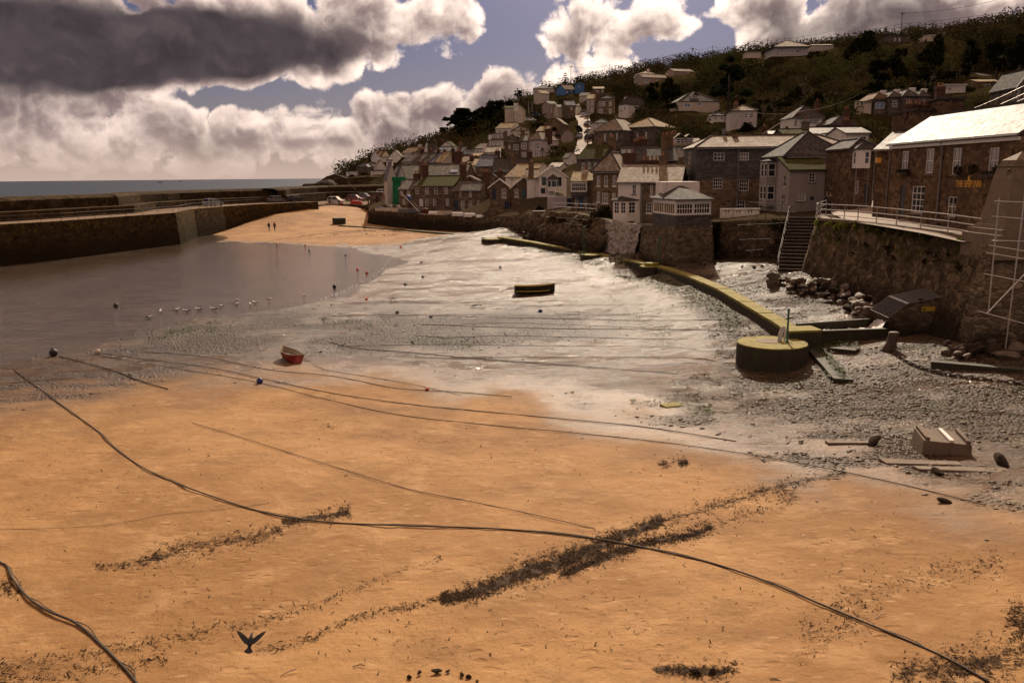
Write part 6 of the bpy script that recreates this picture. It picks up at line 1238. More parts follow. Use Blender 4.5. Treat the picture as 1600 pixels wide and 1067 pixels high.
car('dark car with pale roof parked in shade by the sea wall nearest the silver hatchback', 433, 311.2, 187, 58, 'car_grey', 'hatch', g1, z=4.95)
car('very dark car parked in shade by the sea wall beside the pale roofed one', 464, 311.2, 189.5, 58, 'car_dark', 'hatch', g1, z=4.95)
def cz(px, Y): q = P_(px, 316, Y); return tz1(q.x, q.y)+.17
car('white sport utility car at the top of the beach slip', 525, 316.5, 219, -18, 'car_white', 'suv', g1, z=cz(525, 219))
car('dark red car with white roof reflection behind the white sport utility car', 555, 312, 226, -14, 'car_red', 'suv', g1, z=cz(555, 226)+.35)
car('dark grey car partly hidden right of the dark red car', 569, 310, 233, -10, 'car_grey', 'hatch', g1, z=cz(569, 233)+.5)
car('small white car on the raised lane beside the green netting', 600, 304, 224, 12, 'car_white', 'hatch', None, z=P_(600, 304.5, 224).z)
g2 = 'cars parked up the steep street'
sp = [(918.8, 219.5, 270), (918.5, 213, 292), (917.6, 207, 316), (915.6, 201.3, 338), (912.2, 195.4, 356), (906.8, 190, 374)]
lb = ['dark car parked lowest in the street row', 'grey car second from the bottom of the street row', 'white car third from the bottom of the street row', 'white car fourth from the bottom of the street row', 'orange topped white van shaped car fifth in the street row', 'pale silver car parked at the top of the street row']
for i, ((px, py, Y), l) in enumerate(zip(sp, lb)):
    p = P_(px, py, Y); car(l if i != 4 else 'white van fifth from the bottom of the street row', px, py, Y, 98+i*4, ['car_dark', 'car_grey', 'car_white', 'car_white', 'car_white', 'car_silver'][i], 'van' if i == 4 else 'hatch', g2, z=tz1(p.x, p.y)+.55)
car('white car parked on the left of the steep street', 887.5, 200.5, 352, 20, 'car_white', 'hatch', None, z=P_(887.5, 200.5, 352).z+.4)
car('pale car parked lower on the left of the steep street', 905, 218, 276, 95, 'car_silver', 'hatch', None, z=P_(905, 218, 276).z+.4)
car('dark car on the terrace below the cream chimney house', 837, 182.5, 332, 8, 'car_dark', 'hatch', None, z=P_(837, 183, 332).z+.3)
car('small white car among the bushes below the cream chimney house', 829, 190.5, 322, 12, 'car_white', 'hatch', None, z=P_(829, 191, 322).z+.3)
car('silver car roof showing beside the slate terrace on the left slope', 735.5, 244, 252, 15, 'car_silver', 'hatch', None, z=P_(735.5, 244.5, 252).z+.3)
# other things on the quay at the slip
b = P_(557, 318.5, 214); mb = MB(); mb.box(-1.5, -.6, 0, 1.5, .6, .5); mb.loft([[(-1.45, -.55, .503), (1.45, -.55, .503), (1.45, .55, .503), (-1.45, .55, .503)], [(-1.1, -.45, 1.05), (1.2, -.4, .9), (1.2, .4, .9), (-1.1, .45, 1.05)]]); o = mb.build('covered_skip', M['redpaint']); o.location = (b.x, b.y, cz(557, 214)+.0); tag(o, 'bright red covered heap by the low slip wall', 'covered heap')
for px, py, Y, lab in ((501, 325.5, 214, 'orange traffic cone at the head of the slip by the pier end'), (533, 320.5, 215, 'orange traffic cone in front of the white sport utility car'), (471, 327.5, 211, 'small orange cone low on the slip against the pier wall')):
    c = gp(px, py) if px != 533 else Vector((*P_(533, 320, 215).xy, cz(533, 215))); mb = MB(); mb.lathe([(.3, 0), (.3, .05), (.2, .06), (.05, .85)], 10); o = mb.build('traffic_cone', M['buoy_red']); o.location = c; tag(o, lab, 'cone')
c = gp(444, 333); mb = MB(); mb.loft([[(x, y, z) for x, y in ((-w, -.06), (0, -.1), (w, -.06), (w, .04), (-w, .04))] for z, w in ((-.2, .15), (.4, .38), (1.6, .45), (2.8, .36), (3.6, .06))]); o = mb.build('board', M['redpaint'], smooth=True, uv=False); put(o, c, 0, 0, R(-14)); tag(o, 'tall red board leaning against the pier wall', 'board')
for px, py, Y, wdt, lab in ((596, 318, 205, 6, 'small stone shed between the car park and the green netting'),):
    H('stone_shed', lab, 578, 597, 317.5, 302.5, 213, 2, 'flat', 4, 0, 'stone_far', 'slate_dark', [], doors=[(589, 306, 317, 5, 'darkwood')], cat='shed')
o = P_(602.5, 316, 208); mb = MB(); mb.box(-.55, -.4, 0, .55, .4, 2.1); mb.box(-.45, -.43, .5, .45, -.403, 1.9); b = mb.build('vending_box', M['pot']); b.location = o; tag(b, 'tall orange box standing at the corner of the netted house', 'box')
# ------------------------------------------------------------------ green scaffold netting
nr_ = Tg('netted_scaffold', 'scaffold wrapped in bright green netting against the grey gabled houses', 'netting', P_(613, 319, 175.5)); nl = nr_.location
def sheet(pxs, y0, y1, Y, bulge=.12):
    mb = MB(); n = 14; m2 = 12
    for j in range(m2+1):
        for i in range(n+1):
            p = P_(pxs[0]+(pxs[1]-pxs[0])*i/n, y0+(y1-y0)*j/m2, Y)-nl; mb.v.append((p.x, p.y+bulge*math.sin(i*2.1+j*.4)*math.cos(j*1.7), p.z))
    for j in range(m2):
        for i in range(n): mb.f.append((j*(n+1)+i, j*(n+1)+i+1, (j+1)*(n+1)+i+1, (j+1)*(n+1)+i)); mb.m.append(0)
    o = mb.build('netting', M['netting'], nr_, smooth=True, uv=False); s = o.modifiers.new('thick', 'SOLIDIFY'); s.thickness = .03
sheet((613.5, 626), 279, 319, 175.5); sheet((612, 633.5), 276.5, 283, 174.8)
for px in (612.5, 619, 626.5, 633): 
    mb = MB(); mb.tube([P_(px, 275, 175.7)-nl, P_(px, 318 if px < 627 else 300, 175.7)-nl], .06, 5); mb.build('pole', M['galv'], nr_, uv=False)
# ------------------------------------------------------------------ people
def figure(label, pos, rz, hgt, coat, legs, stride=.25, arms=.12, bag=False, look=0):
    """one skinned body with head, trunk, arms and legs; hair as a child"""
    rt = Tg('person', label, 'person', pos, rz); s = hgt/1.72
    V = [(0, 0, .92), (0, .0, 1.15), (0, .0, 1.38), (0, .0, 1.49), (0, -.01, 1.56), (0, -.015, 1.64), (0, -.01, 1.70)]
    Rd = [(.155, .11), (.145, .105), (.175, .11), (.06, .06), (.075, .085), (.08, .095), (.05, .06)]; E = [(i, i+1) for i in range(6)]
    def add(par, p, r_): V.append(p); Rd.append(r_); E.append((par, len(V)-1)); return len(V)-1
    for sd_ in (-1, 1):
        a = add(2, (sd_*.19, 0, 1.4), (.06, .06)); b = add(a, (sd_*.245, .03*sd_*stride*4, 1.13), (.048, .048)); c_ = add(b, (sd_*.235, -.10-.05*sd_, .88), (.036, .036)); hnd = add(c_, (sd_*.225, -.14-.05*sd_, .79), (.034, .022))
        for k in range(3): add(hnd, (sd_*(.225+.012*(k-1)), -.15-.05*sd_+.022*(k-1), .71), (.01, .01))
        h = add(0, (sd_*.09, 0, .86), (.1, .1)); kn = add(h, (sd_*.095, -.05-sd_*stride*.45, .48), (.065, .065)); an = add(kn, (sd_*.095, .02-sd_*stride*.9, .09), (.042, .045)); add(an, (sd_*.1, -.15-sd_*stride*.9, .035), (.042, .035))
    me = bpy.data.meshes.new('body'); me.from_pydata([Vector(v)*s for v in V], E, []); o = bpy.data.objects.new('body', me); link(o, rt)
    for m_ in ('skin', coat, legs, 'rubber'): me.materials.append(M[m_])
    sk = o.modifiers.new('skin', 'SKIN'); sk.use_smooth_shade = True
    for v, r_ in zip(me.skin_vertices[0].data, Rd): v.radius = (r_[0]*s, r_[1]*s)
    me.skin_vertices[0].data[0].use_root = True
    sb_ = o.modifiers.new('sub', 'SUBSURF'); sb_.levels = 1; sb_.render_levels = 1
    dg = bpy.context.evaluated_depsgraph_get(); m2 = bpy.data.meshes.new_from_object(o.evaluated_get(dg)); o.modifiers.clear(); o.data = m2
    for m_ in ('skin', coat, legs, 'rubber'):
        if m_ not in [x.name for x in m2.materials if x]: pass
    m2.materials.clear()
    for m_ in ('skin', coat, legs, 'rubber'): m2.materials.append(M[m_])
    for p in m2.polygons:
        z = p.center.z/s; x = abs(p.center.x)/s; p.material_index = 0 if z > 1.47 or (x > .19 and z < .84) else (1 if z > (.78 if x < .17 else .8) else (2 if z > .1 else 3)); p.use_smooth = True
    h = MB(); h.lathe([(.088*s, 1.585*s), (.099*s, 1.64*s), (.085*s, 1.71*s), (.03*s, 1.745*s)], 10, (0, .014*s)); h.build('hair', M['hair'], rt, smooth=True, uv=False)
    if bag: b = MB(); b.loft([[(-.15*s, .1*s, z*s), (.15*s, .1*s, z*s), (.13*s, d*s, z*s), (-.13*s, d*s, z*s)] for z, d in ((1.0, .2), (1.1, .27), (1.3, .26), (1.4, .17))]); b.build('backpack', M['cloth_dark'], rt, uv=False)
    return rt
figure('person in a dark coat walking on the far sand, on the left of the pair', gp(420.5, 361), R(160), 1.66, 'cloth_dark', 'cloth_dark', .28, bag=True)
figure('person in a brown jacket walking on the far sand, on the right of the pair', gp(429.5, 361.5), R(170), 1.72, 'cloth_brown', 'cloth_dark', .25)
for px, lab, ct in ((1290.5, 'person in dark clothes at the corner of the grey rendered house, taller of the two', 'cloth_dark'), (1296, 'person in brown jacket leaning on the railing by the grey rendered house', 'cloth_brown')):
    q = P_(px, 332, 75 if px < 1293 else 74.3); figure(lab, Vector((q.x, q.y, q.z)), R(30 if px < 1293 else -20), 1.74 if px < 1293 else 1.66, ct, 'cloth_dark', .06)
q = P_(606.5, 318, 206); 
# ------------------------------------------------------------------ birds
def gull_mesh(mats):
    mb = MB(); rg = []
    for x, r_, z in ((-.24, .012, .2), (-.17, .045, .2), (-.08, .075, .2), (.02, .085, .205), (.1, .07, .215), (.15, .042, .25), (.18, .045, .29), (.215, .04, .295), (.235, .014, .29), (.28, .006, .283)): rg.append([(x, r_*math.cos(a), z+r_*.9*math.sin(a)) for a in np.linspace(0, 2*math.pi, 9)[:-1]])
    mb.loft(rg); return mb.mesh('seagull', mats, True, False)
gm_ = gull_mesh([M['feather_white']])
wg_ = MB()
for s in (-1, 1): wg_.loft([[(x, s*(w+.0), z) for z, w in ((.17, .085), (.22, .092), (.255, .06))] for x in (.08, -.05, -.2, -.28)], cap=False)
wme = wg_.mesh('wing', [M['feather_grey']], True, False); lg_ = MB()
for s in (-1, 1): lg_.tube([(.0, s*.03, .14), (.01, s*.03, 0)], .008, 4); lg_.tube([(.01, s*.03, .006), (.06, s*.03, .006)], .01, 4)
lme = lg_.mesh('legs', [M['yellow']], False, False)
GL = [(234, 500.5), (251, 492.5), (277, 489.5), (291, 490.5), (310, 488), (333, 487), (346, 482.5), (370, 479.5), (371.5, 474.5), (391, 479.5), (398, 477), (421.5, 473.5), (475, 466), (519, 467), (518, 480), (612, 470), (619, 469.5), (738, 481), (744, 480), (751, 480), (592, 442)]
for i, (px, py) in enumerate(GL):
    p = gp(px, py); p.z = max(p.z, -.1 if px < 400 else 0.)
    rt = Tg('seagull', 'white seagull standing at the shallow water edge left of the red boat' if i < 12 else ('grey winged seagull on the wet mud between the water edge and the green boat'), 'seagull', p, random.uniform(0, 6.28), 'gulls in the shallows' if i < 12 else 'gulls on the wet mud')
    link(bpy.data.objects.new('body', gm_), rt); link(bpy.data.objects.new('wing', wme), rt); link(bpy.data.objects.new('legs', lme), rt); k = 1.15 if i < 12 else .95; rt.scale = (k, k, k)
# pigeon in flight, seen from above and behind
pg = Tg('flying_pigeon', 'dark pigeon flying over the sand with wings and tail spread', 'pigeon', P_(391, 1003, 9.2)); 
mb = MB(); rg = []
for y, r_, z in ((-.19, .008, .0), (-.165, .02, .0), (-.13, .026, .005), (-.09, .045, 0), (-.02, .055, -.005), (.06, .042, -.005), (.12, .022, 0)): rg.append([(r_*math.cos(a), -y, z+r_*.85*math.sin(a)) for a in np.linspace(0, 2*math.pi, 11)[:-1]])
mb.loft(rg); mb.build('body', M['feather_dark'], pg, smooth=True, uv=False)
for s in (-1, 1):
    mb = MB(); tp = [(.03, .05), (.12, .12), (.2, .17), (.29, .20)]; bt = [(.03, -.07), (.1, -.04), (.16, .02), (.215, .085), (.25, .13)]
    ol = [(s*x, y, .02+abs(x)*.22) for x, y in tp]+[(s*x, y, .02+abs(x)*.22) for x, y in bt[::-1]]
    mb.prism(ol if s < 0 else ol[::-1], (0, 0, .008)); w_ = mb.build('wing', M['feather_dark'], pg, uv=False)
    mb = MB(); ol = [(s*.16, .125, .0645), (s*.255, .172, .0855), (s*.235, .135, .081), (s*.16, .09, .0645)]; mb.prism(ol if s < 0 else ol[::-1], (0, 0, .0075)); mb.build('wing_bar', M['feather_grey'], w_, uv=False)
mb = MB(); ol = [(0, -.07, .0)]+[(.13*math.sin(a), -.09-.13*math.cos(a), 0) for a in np.linspace(.75, -.75, 9)]; mb.prism(ol[::-1], (0, 0, .008)); mb.build('tail', M['feather_dark'], pg, uv=False)
pg.rotation_euler = (R(38), R(4), R(4)); pg.scale = (.62, .62, .62)
# ------------------------------------------------------------------ buoys
BU = [(433, 383, 'buoy_red', .19), (477, 384.5, 'buoy_red', .17), (559, 424, 'buoy_red', .2), (573, 429, 'buoy_red', .2), (571.5, 468.5, 'buoy_red', .16), (626.5, 387.5, 'buoy_red', .2), (182.5, 487.5, 'buoy_dark', .24), (523, 451, 'buoy_dark', .24), (619, 489.5, 'buoy_dark', .17), (674, 496.5, 'buoy_dark', .16), (85, 556, 'buoy_dark', .3), (149.5, 553.5, 'buoy_pale', .24), (407, 598, 'buoy_blue', .2), (657, 411, 'buoy_dark', .18), (661, 434.5, 'buoy_dark', .18), (633, 446, 'buoy_dark', .18), (844, 488, 'buoy_blue', .2), (782, 419, 'buoy_dark', .18), (541, 402.5, 'buoy_dark', .18), (483, 395, 'buoy_dark', .16), (666, 609.5, 'buoy_red', .12)]
BLAB = ['orange buoy at the far water edge nearest the walking pair', 'orange buoy at the far water edge below the slip', 'orange buoy in the shallows, upper of a near pair', 'orange buoy in the shallows, lower of a near pair', 'orange buoy on the wet mud right of the gulls', 'orange buoy on the mud below the boat wall', 'dark buoy floating alone in the brown water at the left', 'dark buoy floating near the water edge above the gulls', 'dark buoy on the mud in front of the water edge', 'small dark buoy lying on a mud rope', 'big dark buoy at the corner of the wet sand on the left', 'pale buoy next to the big dark buoy', 'blue buoy lying on the ropes left of the red boat', 'dark buoy on the sunlit mud below the boat wall, upper right of the brown pool', 'dark buoy on the mud right of the brown pool', 'dark buoy on the mud just below the brown pool', 'blue buoy on the mud right below the green boat', 'small dark buoy on the mud above the green boat', 'dark buoy floating in the upper part of the shallows', 'small dark buoy floating below the golden sand', 'tiny orange float on a rope below the wet mud']
for (px, py, m_, r_), lab in zip(BU, BLAB):
    c = gp(px, py); c.z = max(c.z, -.03); r_ *= .8; rt = Tg('buoy', lab, 'buoy', c, random.uniform(0, 6)); mb = MB(); mb.lathe([(r_*math.cos(a)*1.0, r_*.85+r_*math.sin(a)) for a in np.linspace(-1.45, 1.3, 9)], 14); mb.build('float', M[m_], rt, smooth=True, uv=False)
    mb = MB(); mb.tube([(r_*.25*math.cos(w), 0, r_*1.95+r_*.25*math.sin(w)) for w in np.linspace(0, 2*math.pi, 9)], r_*.09, 5); mb.build('ring', M['iron'], rt, uv=False); rt.rotation_euler = (R(random.uniform(-50, 50)), R(random.uniform(-50, 50)), 0)
# ------------------------------------------------------------------ ropes
RO = [([(22, 578), (60, 606), (105, 640), (150, 672), (185, 705), (240, 740), (320, 772), (420, 803), (520, 817), (640, 822), (780, 827), (900, 838), (1010, 857), (1110, 880), (1200, 910), (1290, 948), (1400, 994), (1480, 1030), (1545, 1066)], .026, 'rope', 'longest dark rope sweeping from the wet sand down to the lower right corner'),
  ([(-10, 878), (10, 884), (20, 905), (45, 935), (75, 955), (120, 975), (160, 1010), (195, 1045), (215, 1070)], .032, 'rope', 'thick dark rope in the lower left corner'),
  ([(300, 661), (365, 680), (450, 707), (540, 735), (640, 765), (740, 785), (840, 806), (930, 827)], .013, 'rope', 'thin straight rope crossing the middle of the sand'),
  ([(92, 557), (170, 577), (215, 594), (262, 608)], .03, 'rope', 'short rope from the big dark buoy'),
  ([(165, 553), (230, 562), (330, 575), (420, 594), (520, 615), (640, 632), (740, 642), (880, 655), (1010, 668), (1150, 690)], .022, 'rope', 'long rope passing just below the blue buoy'),
  ([(150, 555), (300, 580), (400, 597), (500, 622), (620, 648), (760, 664), (900, 677), (1040, 692), (1180, 712), (1300, 734), (1420, 760), (1540, 790)], .018, 'rope', 'long thin rope nearly parallel below the rope of the blue buoy'),
  ([(225, 550), (320, 558), (420, 578), (520, 588), (620, 607), (700, 612), (800, 620)], .02, 'rope', 'rope running under the red boat across the wet sand'),
  ([(515, 535), (560, 545), (640, 551), (760, 562), (900, 572), (1060, 585)], .024, 'rope', 'dark rope on the gravelly mud right of the red boat'),
  ([(585, 472), (700, 474), (800, 471), (905, 470)], .02, 'rope', 'taut rope across the mud below the green boat'),
  ([(520, 494), (620, 492), (720, 495), (860, 498), (1000, 501), (1140, 500)], .022, 'rope', 'long straight rope across the wet mud'),
  ([(660, 507), (760, 511), (880, 514), (1020, 515), (1150, 517)], .022, 'rope', 'second straight rope lying close below the long straight mud rope'),
  ([(470, 556), (500, 575), (530, 582), (640, 600), (720, 618)], .014, 'rope', 'mooring rope of the red boat'),
  ([(801, 447), (778, 458), (740, 470)], .012, 'rope', 'mooring rope of the green boat'),
  ([(0, 827), (90, 826), (180, 819), (260, 804), (340, 797), (420, 787)], .008, 'rope_light', 'thin faint line over the sand at the left'),
  ([(620, 452), (760, 446), (800, 445)], .02, 'rope', 'short rope on the mud left of the green boat'), ([(645, 405), (720, 408), (860, 405)], .02, 'rope', 'rope on the upper mud above the green boat'), ([(600, 428), (700, 426), (790, 423), (880, 425)], .02, 'rope', 'rope across the mud beside the brown pool'),
  ([(540, 364), (600, 360), (700, 372), (800, 380)], .025, 'rope', 'rope lying over the far sand near the weedy kerb'), ([(420, 377), (500, 366), (560, 361), (640, 364)], .03, 'rope_light', 'rope across the golden far sand'),
  ([(-20, 602), (40, 596), (110, 592)], .02, 'rope_light', 'pale rope on the dark wet sand at the left edge'), ([(1330, 640), (1420, 641), (1520, 645), (1620, 650)], .018, 'rope', 'thin rope over the sunlit wet ground behind the mooring block')]
for k in range(11): y0 = 392+k*16.5; x1 = 900+k*22; RO.append(([(560+rng.uniform(-60, 120), y0+rng.uniform(-3, 6)), (700, y0+rng.uniform(-4, 4)), (800, y0+rng.uniform(-3, 4)), (x1-60, y0+4+rng.uniform(-3, 5)), (x1, y0+rng.uniform(-2, 10))], .014+.004*rng.random(), 'rope', 'thin mooring line lying across the wet mud around the green boat'))
for pts, r_, m_, lab in RO:
    pp = [gp(*p, r_*.6) for p in smooth_px(pts, 7)]; pp = [Vector((p.x, p.y, p.z+.02)) for p in pp]; r_ *= .8; mb = MB(); mb.tube(pp, r_, 6)
    if r_ > .018:
        off = strip(pp, r_*1.5); mb.tube([Vector((o_.x+.03*math.sin(i*.9), o_.y+.05*math.cos(i*.5), p.z)) for i, (o_, p) in enumerate(zip(off, pp))], r_*.4, 5)
    tag(mb.build('mooring_rope', M[m_], uv=False), lab, 'rope', 'thin mooring lines on the mud' if lab.startswith('thin mooring') else None)
# ------------------------------------------------------------------ rubble, pebbles, weed
ICO = None
def ico(sub):
    bm = bmesh.new(); bmesh.ops.create_icosphere(bm, subdivisions=sub, radius=1.); V = np.array([v.co[:] for v in bm.verts]); Fc = np.array([[v.index for v in f.verts] for f in bm.faces]); bm.free(); return V, Fc
I1, I2 = ico(1), ico(2)
def rockmesh(seed, mat):
    r_ = np.random.default_rng(seed); V, Fc = I2; V = V*1.; 
    for k in range(7):
        d = r_.normal(size=3); d /= np.linalg.norm(d); c_ = r_.uniform(.45, .85); s = V@d; V = V-np.clip(s-c_, 0, None)[:, None]*d
    V = V*(1+.08*r_.normal(size=(len(V), 1)))*np.array([1, r_.uniform(.6, .9), r_.uniform(.5, .75)]); me = bpy.data.meshes.new('boulder'); me.from_pydata(V.tolist(), [], Fc.tolist()); me.materials.append(M[mat]); return me
RM = [rockmesh(s, 'boulder') for s in range(6)]+[rockmesh(s+20, 'rockdark') for s in range(3)]
def rocks(poly, n, rmin, rmax, label, group, dark=.2, lift=.4, wallside=None):
    for i in range(n):
        f = random.random(); k = f*(len(poly)-1); j = int(k); a = np.array(poly[j]); b_ = np.array(poly[min(j+1, len(poly)-1)]); c = a+(b_-a)*(k-j); px, py = c[0]+random.uniform(-1, 1)*c[2], c[1]+random.uniform(-1, 1)*c[3]
        r_ = rmin+(rmax-rmin)*random.random()**2; p = gp(px, py); o = bpy.data.objects.new('boulder', random.choice(RM[6:] if random.random() < dark else RM[:6])); link(o); o.location = p+Vector((0, 0, r_*lift*random.uniform(.2, 1.4))); o.rotation_euler = (random.uniform(-.5, .5), random.uniform(-.5, .5), random.uniform(0, 6.3)); o.scale = (r_*random.uniform(.8, 1.5), r_, r_*random.uniform(.8, 1.1)); tag(o, label, 'boulder', group)
rocks([(1200, 437, 6, 5), (1250, 452, 18, 8), (1300, 462, 24, 12), (1340, 474, 22, 14), (1352, 488, 10, 10), (1345, 500, 8, 6)], 170, .16, .6, 'tumbled brown boulder in the rubble heap at the foot of the quay wall', 'rubble heap under the quay wall', .08, 1.)
rocks([(1480, 552, 10, 8), (1530, 556, 14, 6), (1590, 552, 14, 8)], 16, .25, .6, 'rounded dark boulder at the foot of the sunlit quay corner', 'boulders under the quay corner', .4, .6)
rocks([(1000, 402, 20, 5), (1100, 412, 40, 5), (1180, 418, 20, 6)], 26, .12, .32, 'dark stone at the foot of the bastion and ivy wall', 'stones under the bastion', .7, .4)
rocks([(800, 358, 16, 6), (840, 362, 14, 8), (880, 375, 20, 5), (940, 386, 20, 4)], 40, .15, .4, 'pale stone on the rubble slope below the granite gate pillar', 'stones on the rubble slope', .25, .6)
rocks([(1365, 692, 3, 2)], 1, .3, .31, 'dark smooth boulder among pebbles left of the mooring block', None, 1., .5)
rocks([(1565, 724, 3, 2)], 1, .3, .31, 'dark boulder right of the flat slabs', None, 1., .5)
rocks([(1462, 742, 3, 2)], 1, .2, .21, 'small dark boulder at the stream below the longest slab', None, 1., .5)
rocks([(1475, 783, 3, 1)], 1, .2, .21, 'flat brown stone lying on the sand below the stream', None, 1., .1)
def stuff_mesh(name, label, mat, V, Fc, pos, scl, rot, tilt=.5, smooth=False):
    """many copies of a small shape in one mesh; pos (n,3), scl (n,3)"""
    n = len(pos); c, s = np.cos(rot), np.sin(rot); tx, ty = rng.normal(size=n)*tilt, rng.normal(size=n)*tilt
    P3 = V[None]*scl[:, None]; x, y, z = P3[..., 0], P3[..., 1], P3[..., 2]; z = z+x*np.sin(tx)[:, None]+y*np.sin(ty)[:, None]
    X = x*c[:, None]-y*s[:, None]+pos[:, None, 0]; Y = x*s[:, None]+y*c[:, None]+pos[:, None, 1]; Z = z+pos[:, None, 2]
    o = np_mesh(name, np.stack([X, Y, Z], -1).reshape(-1, 3), (Fc[None]+(np.arange(n)*len(V))[:, None, None]).reshape(-1, Fc.shape[1]), mat, smooth=smooth); return tag(o, label, kind='stuff')
# beach heights on the finished relief
def relief(X, Y):
    uu = X/Y; i = (uu-us[0])/(us[1]-us[0]); j = np.log(Y/8.5)/math.log(262/8.5)*(NB-1); i = np.clip(i, 0, MBW-2); j = np.clip(j, 0, NB-2); i0 = i.astype(int); j0 = j.astype(int); fi, fj = i-i0, j-j0
    g_ = lambda A: A[j0, i0]*(1-fi)*(1-fj)+A[j0, i0+1]*fi*(1-fj)+A[j0+1, i0]*(1-fi)*fj+A[j0+1, i0+1]*fi*fj
    return g_(BZ), g_
def sample_mask(mask, n, power=1., ymax=130, bias=1.3):
    """points where mask is high, denser where the camera is near"""
    jj = (rng.random(n*8)**bias*(NB-2)); ii = rng.random(n*8)*(MBW-2); m = mask[jj.astype(int), ii.astype(int)]**power; k = rng.random(n*8) < m; Yv = 8.5*np.exp(jj/(NB-1)*math.log(262/8.5)); Xv = Yv*(us[0]+(us[1]-us[0])*ii)
    k &= Yv < ymax; return Xv[k][:n], Yv[k][:n]
X_, Y_ = sample_mask(peb*sst(fbm(BX*.8, BY*1.2, 4, 51), .3, .55), 36000); Z_, _ = relief(X_, Y_); n = len(X_); sz = (.014+.06*rng.random(n)**3.5)*(1+.012*Y_)
stuff_mesh('pebbles', 'dark wet pebbles spread around the casing and below the quay', M['pebble'], *I1, np.stack([X_, Y_, Z_+sz*.15], -1), np.stack([sz*rng.uniform(.8, 1.7, n), sz*rng.uniform(.7, 1.1, n), sz*rng.uniform(.25, .5, n)], -1), rng.uniform(0, 6.3, n), .12, True)
X_, Y_ = sample_mask(np.clip(mud+.25*wet*(1-peb)*(fbm(BX*.6, BY, 3, 61) > .58), 0, 1)*.8, 6000, 1., 120, 1.); Z_, _ = relief(X_, Y_); k = Z_ > -.02; X_, Y_, Z_ = X_[k], Y_[k], Z_[k]; n = len(X_); sz = (.02+.05*rng.random(n)**3)*(1+.01*Y_)
stuff_mesh('mud_gravel', 'dark gravel scattered over the wet mud', M['pebble'], *I1, np.stack([X_, Y_, Z_], -1), np.stack([sz*rng.uniform(.8, 1.7, n), sz, sz*.5], -1), rng.uniform(0, 6.3, n), .15, True)
# weed: curled little ribbons along the tide lines
def along(pts, n, width, clump=1.):
    P2 = smooth_px([p[:2] for p in pts], 10); w_ = np.interp(np.linspace(0, 1, len(P2)), np.linspace(0, 1, len(pts)), [p[2] for p in pts]); d_ = np.interp(np.linspace(0, 1, len(P2)), np.linspace(0, 1, len(pts)), [p[3] if len(p) > 3 else 1 for p in pts])
    cum = np.cumsum(d_*np.maximum(w_, 1)); idx_ = np.searchsorted(cum, rng.random(n)*cum[-1]); out = []
    for i in idx_:
        i = min(i, len(P2)-2); f = rng.random(); out.append((P2[i][0]+(P2[i+1][0]-P2[i][0])*f+rng.normal()*w_[i]*.6, P2[i][1]+(P2[i+1][1]-P2[i][1])*f+rng.normal()*w_[i]))
    return np.array(out)
def px_to_beach(A_):
    t_ = np.full(len(A_), 0.); v = np.stack([(A_[:, 0]-800)/F, (533.5-A_[:, 1])/F, -np.ones(len(A_))], -1) @ CMn.T; t_ = (1.-CZ)/v[:, 2]
    for _ in range(10): z = BEACH(v[:, 0]*t_, v[:, 1]*t_); t_ = t_+.8*((z-CZ)/v[:, 2]-t_)
    return v[:, 0]*t_, v[:, 1]*t_
WV = np.array([(-1, -.35, 0), (1, -.35, .25), (1, .35, .1), (-1, .35, .3), (0, -.4, .55), (0, .4, .5)]); WFc = np.array([(0, 4, 5, 3), (4, 1, 2, 5)])
LN = [([(690, 936, 5), (740, 925, 9), (830, 893, 12), (900, 870, 11), (960, 843, 9), (1035, 815, 7)], 4200), ([(880, 898, 4), (940, 872, 7), (1000, 852, 6), (1060, 838, 6), (1110, 826, 4)], 1900), ([(1035, 815, 6), (1100, 795, 7), (1190, 768, 7), (1250, 752, 6), (1320, 738, 4)], 1000), ([(1080, 830, 8), (1160, 800, 9), (1240, 772, 9)], 500),
  ([(150, 885, 5), (210, 882, 6), (270, 862, 10), (330, 850, 10), (400, 838, 9), (440, 826, 6)], 1000), ([(440, 815, 5), (500, 808, 7), (545, 798, 6)], 420), ([(-10, 1050, 9), (100, 1030, 8), (220, 1010, 8), (330, 985, 6), (450, 962, 5), (560, 918, 4), (690, 872, 3)], 700), ([(400, 1015, 4), (480, 1000, 4), (560, 965, 4), (640, 948, 4), (700, 930, 3)], 450), ([(0, 1066, 6), (130, 1052, 6), (260, 1030, 5)], 300),
  ([(1400, 1060, 14), (1470, 1045, 20), (1540, 1040, 20), (1620, 1010, 26)], 1500), ([(1580, 960, 14), (1620, 990, 18)], 700), ([(0, 916, 9), (30, 922, 6)], 250), ([(1030, 726, 3), (1060, 724, 4), (1075, 722, 2)], 420), ([(1030, 1045, 6), (1090, 1050, 8), (1150, 1042, 6)], 500), ([(1300, 940, 12), (1450, 900, 14), (1560, 880, 14)], 500), ([(1250, 1000, 20), (1350, 960, 20)], 260),
  ([(500, 662, 4), (700, 690, 4)], 60), ([(60, 760, 40), (400, 700, 40), (800, 720, 40), (1100, 740, 30)], 420), ([(200, 940, 50), (600, 1000, 40), (1000, 970, 50), (1400, 850, 40)], 620), ([(540, 364, 2), (520, 366, 2), (470, 370, 2)], 160), ([(560, 362, 3), (620, 366, 4), (690, 372, 3)], 260)]
A_ = np.vstack([along(p, int(n_*3.2), 0) for p, n_ in LN]); kk = fbm(A_[:, 0]*.09, A_[:, 1]*.16, 3, 81); A_ = A_[kk+rng.random(len(A_))*.3 > .56]; X_, Y_ = px_to_beach(A_); ok = (Y_ > 8) & (Y_ < 200); X_, Y_ = X_[ok], Y_[ok]; Z_, _ = relief(X_, Y_); n = len(X_); sz = (.008+.026*rng.random(n)**3)*(.5+.024*Y_)
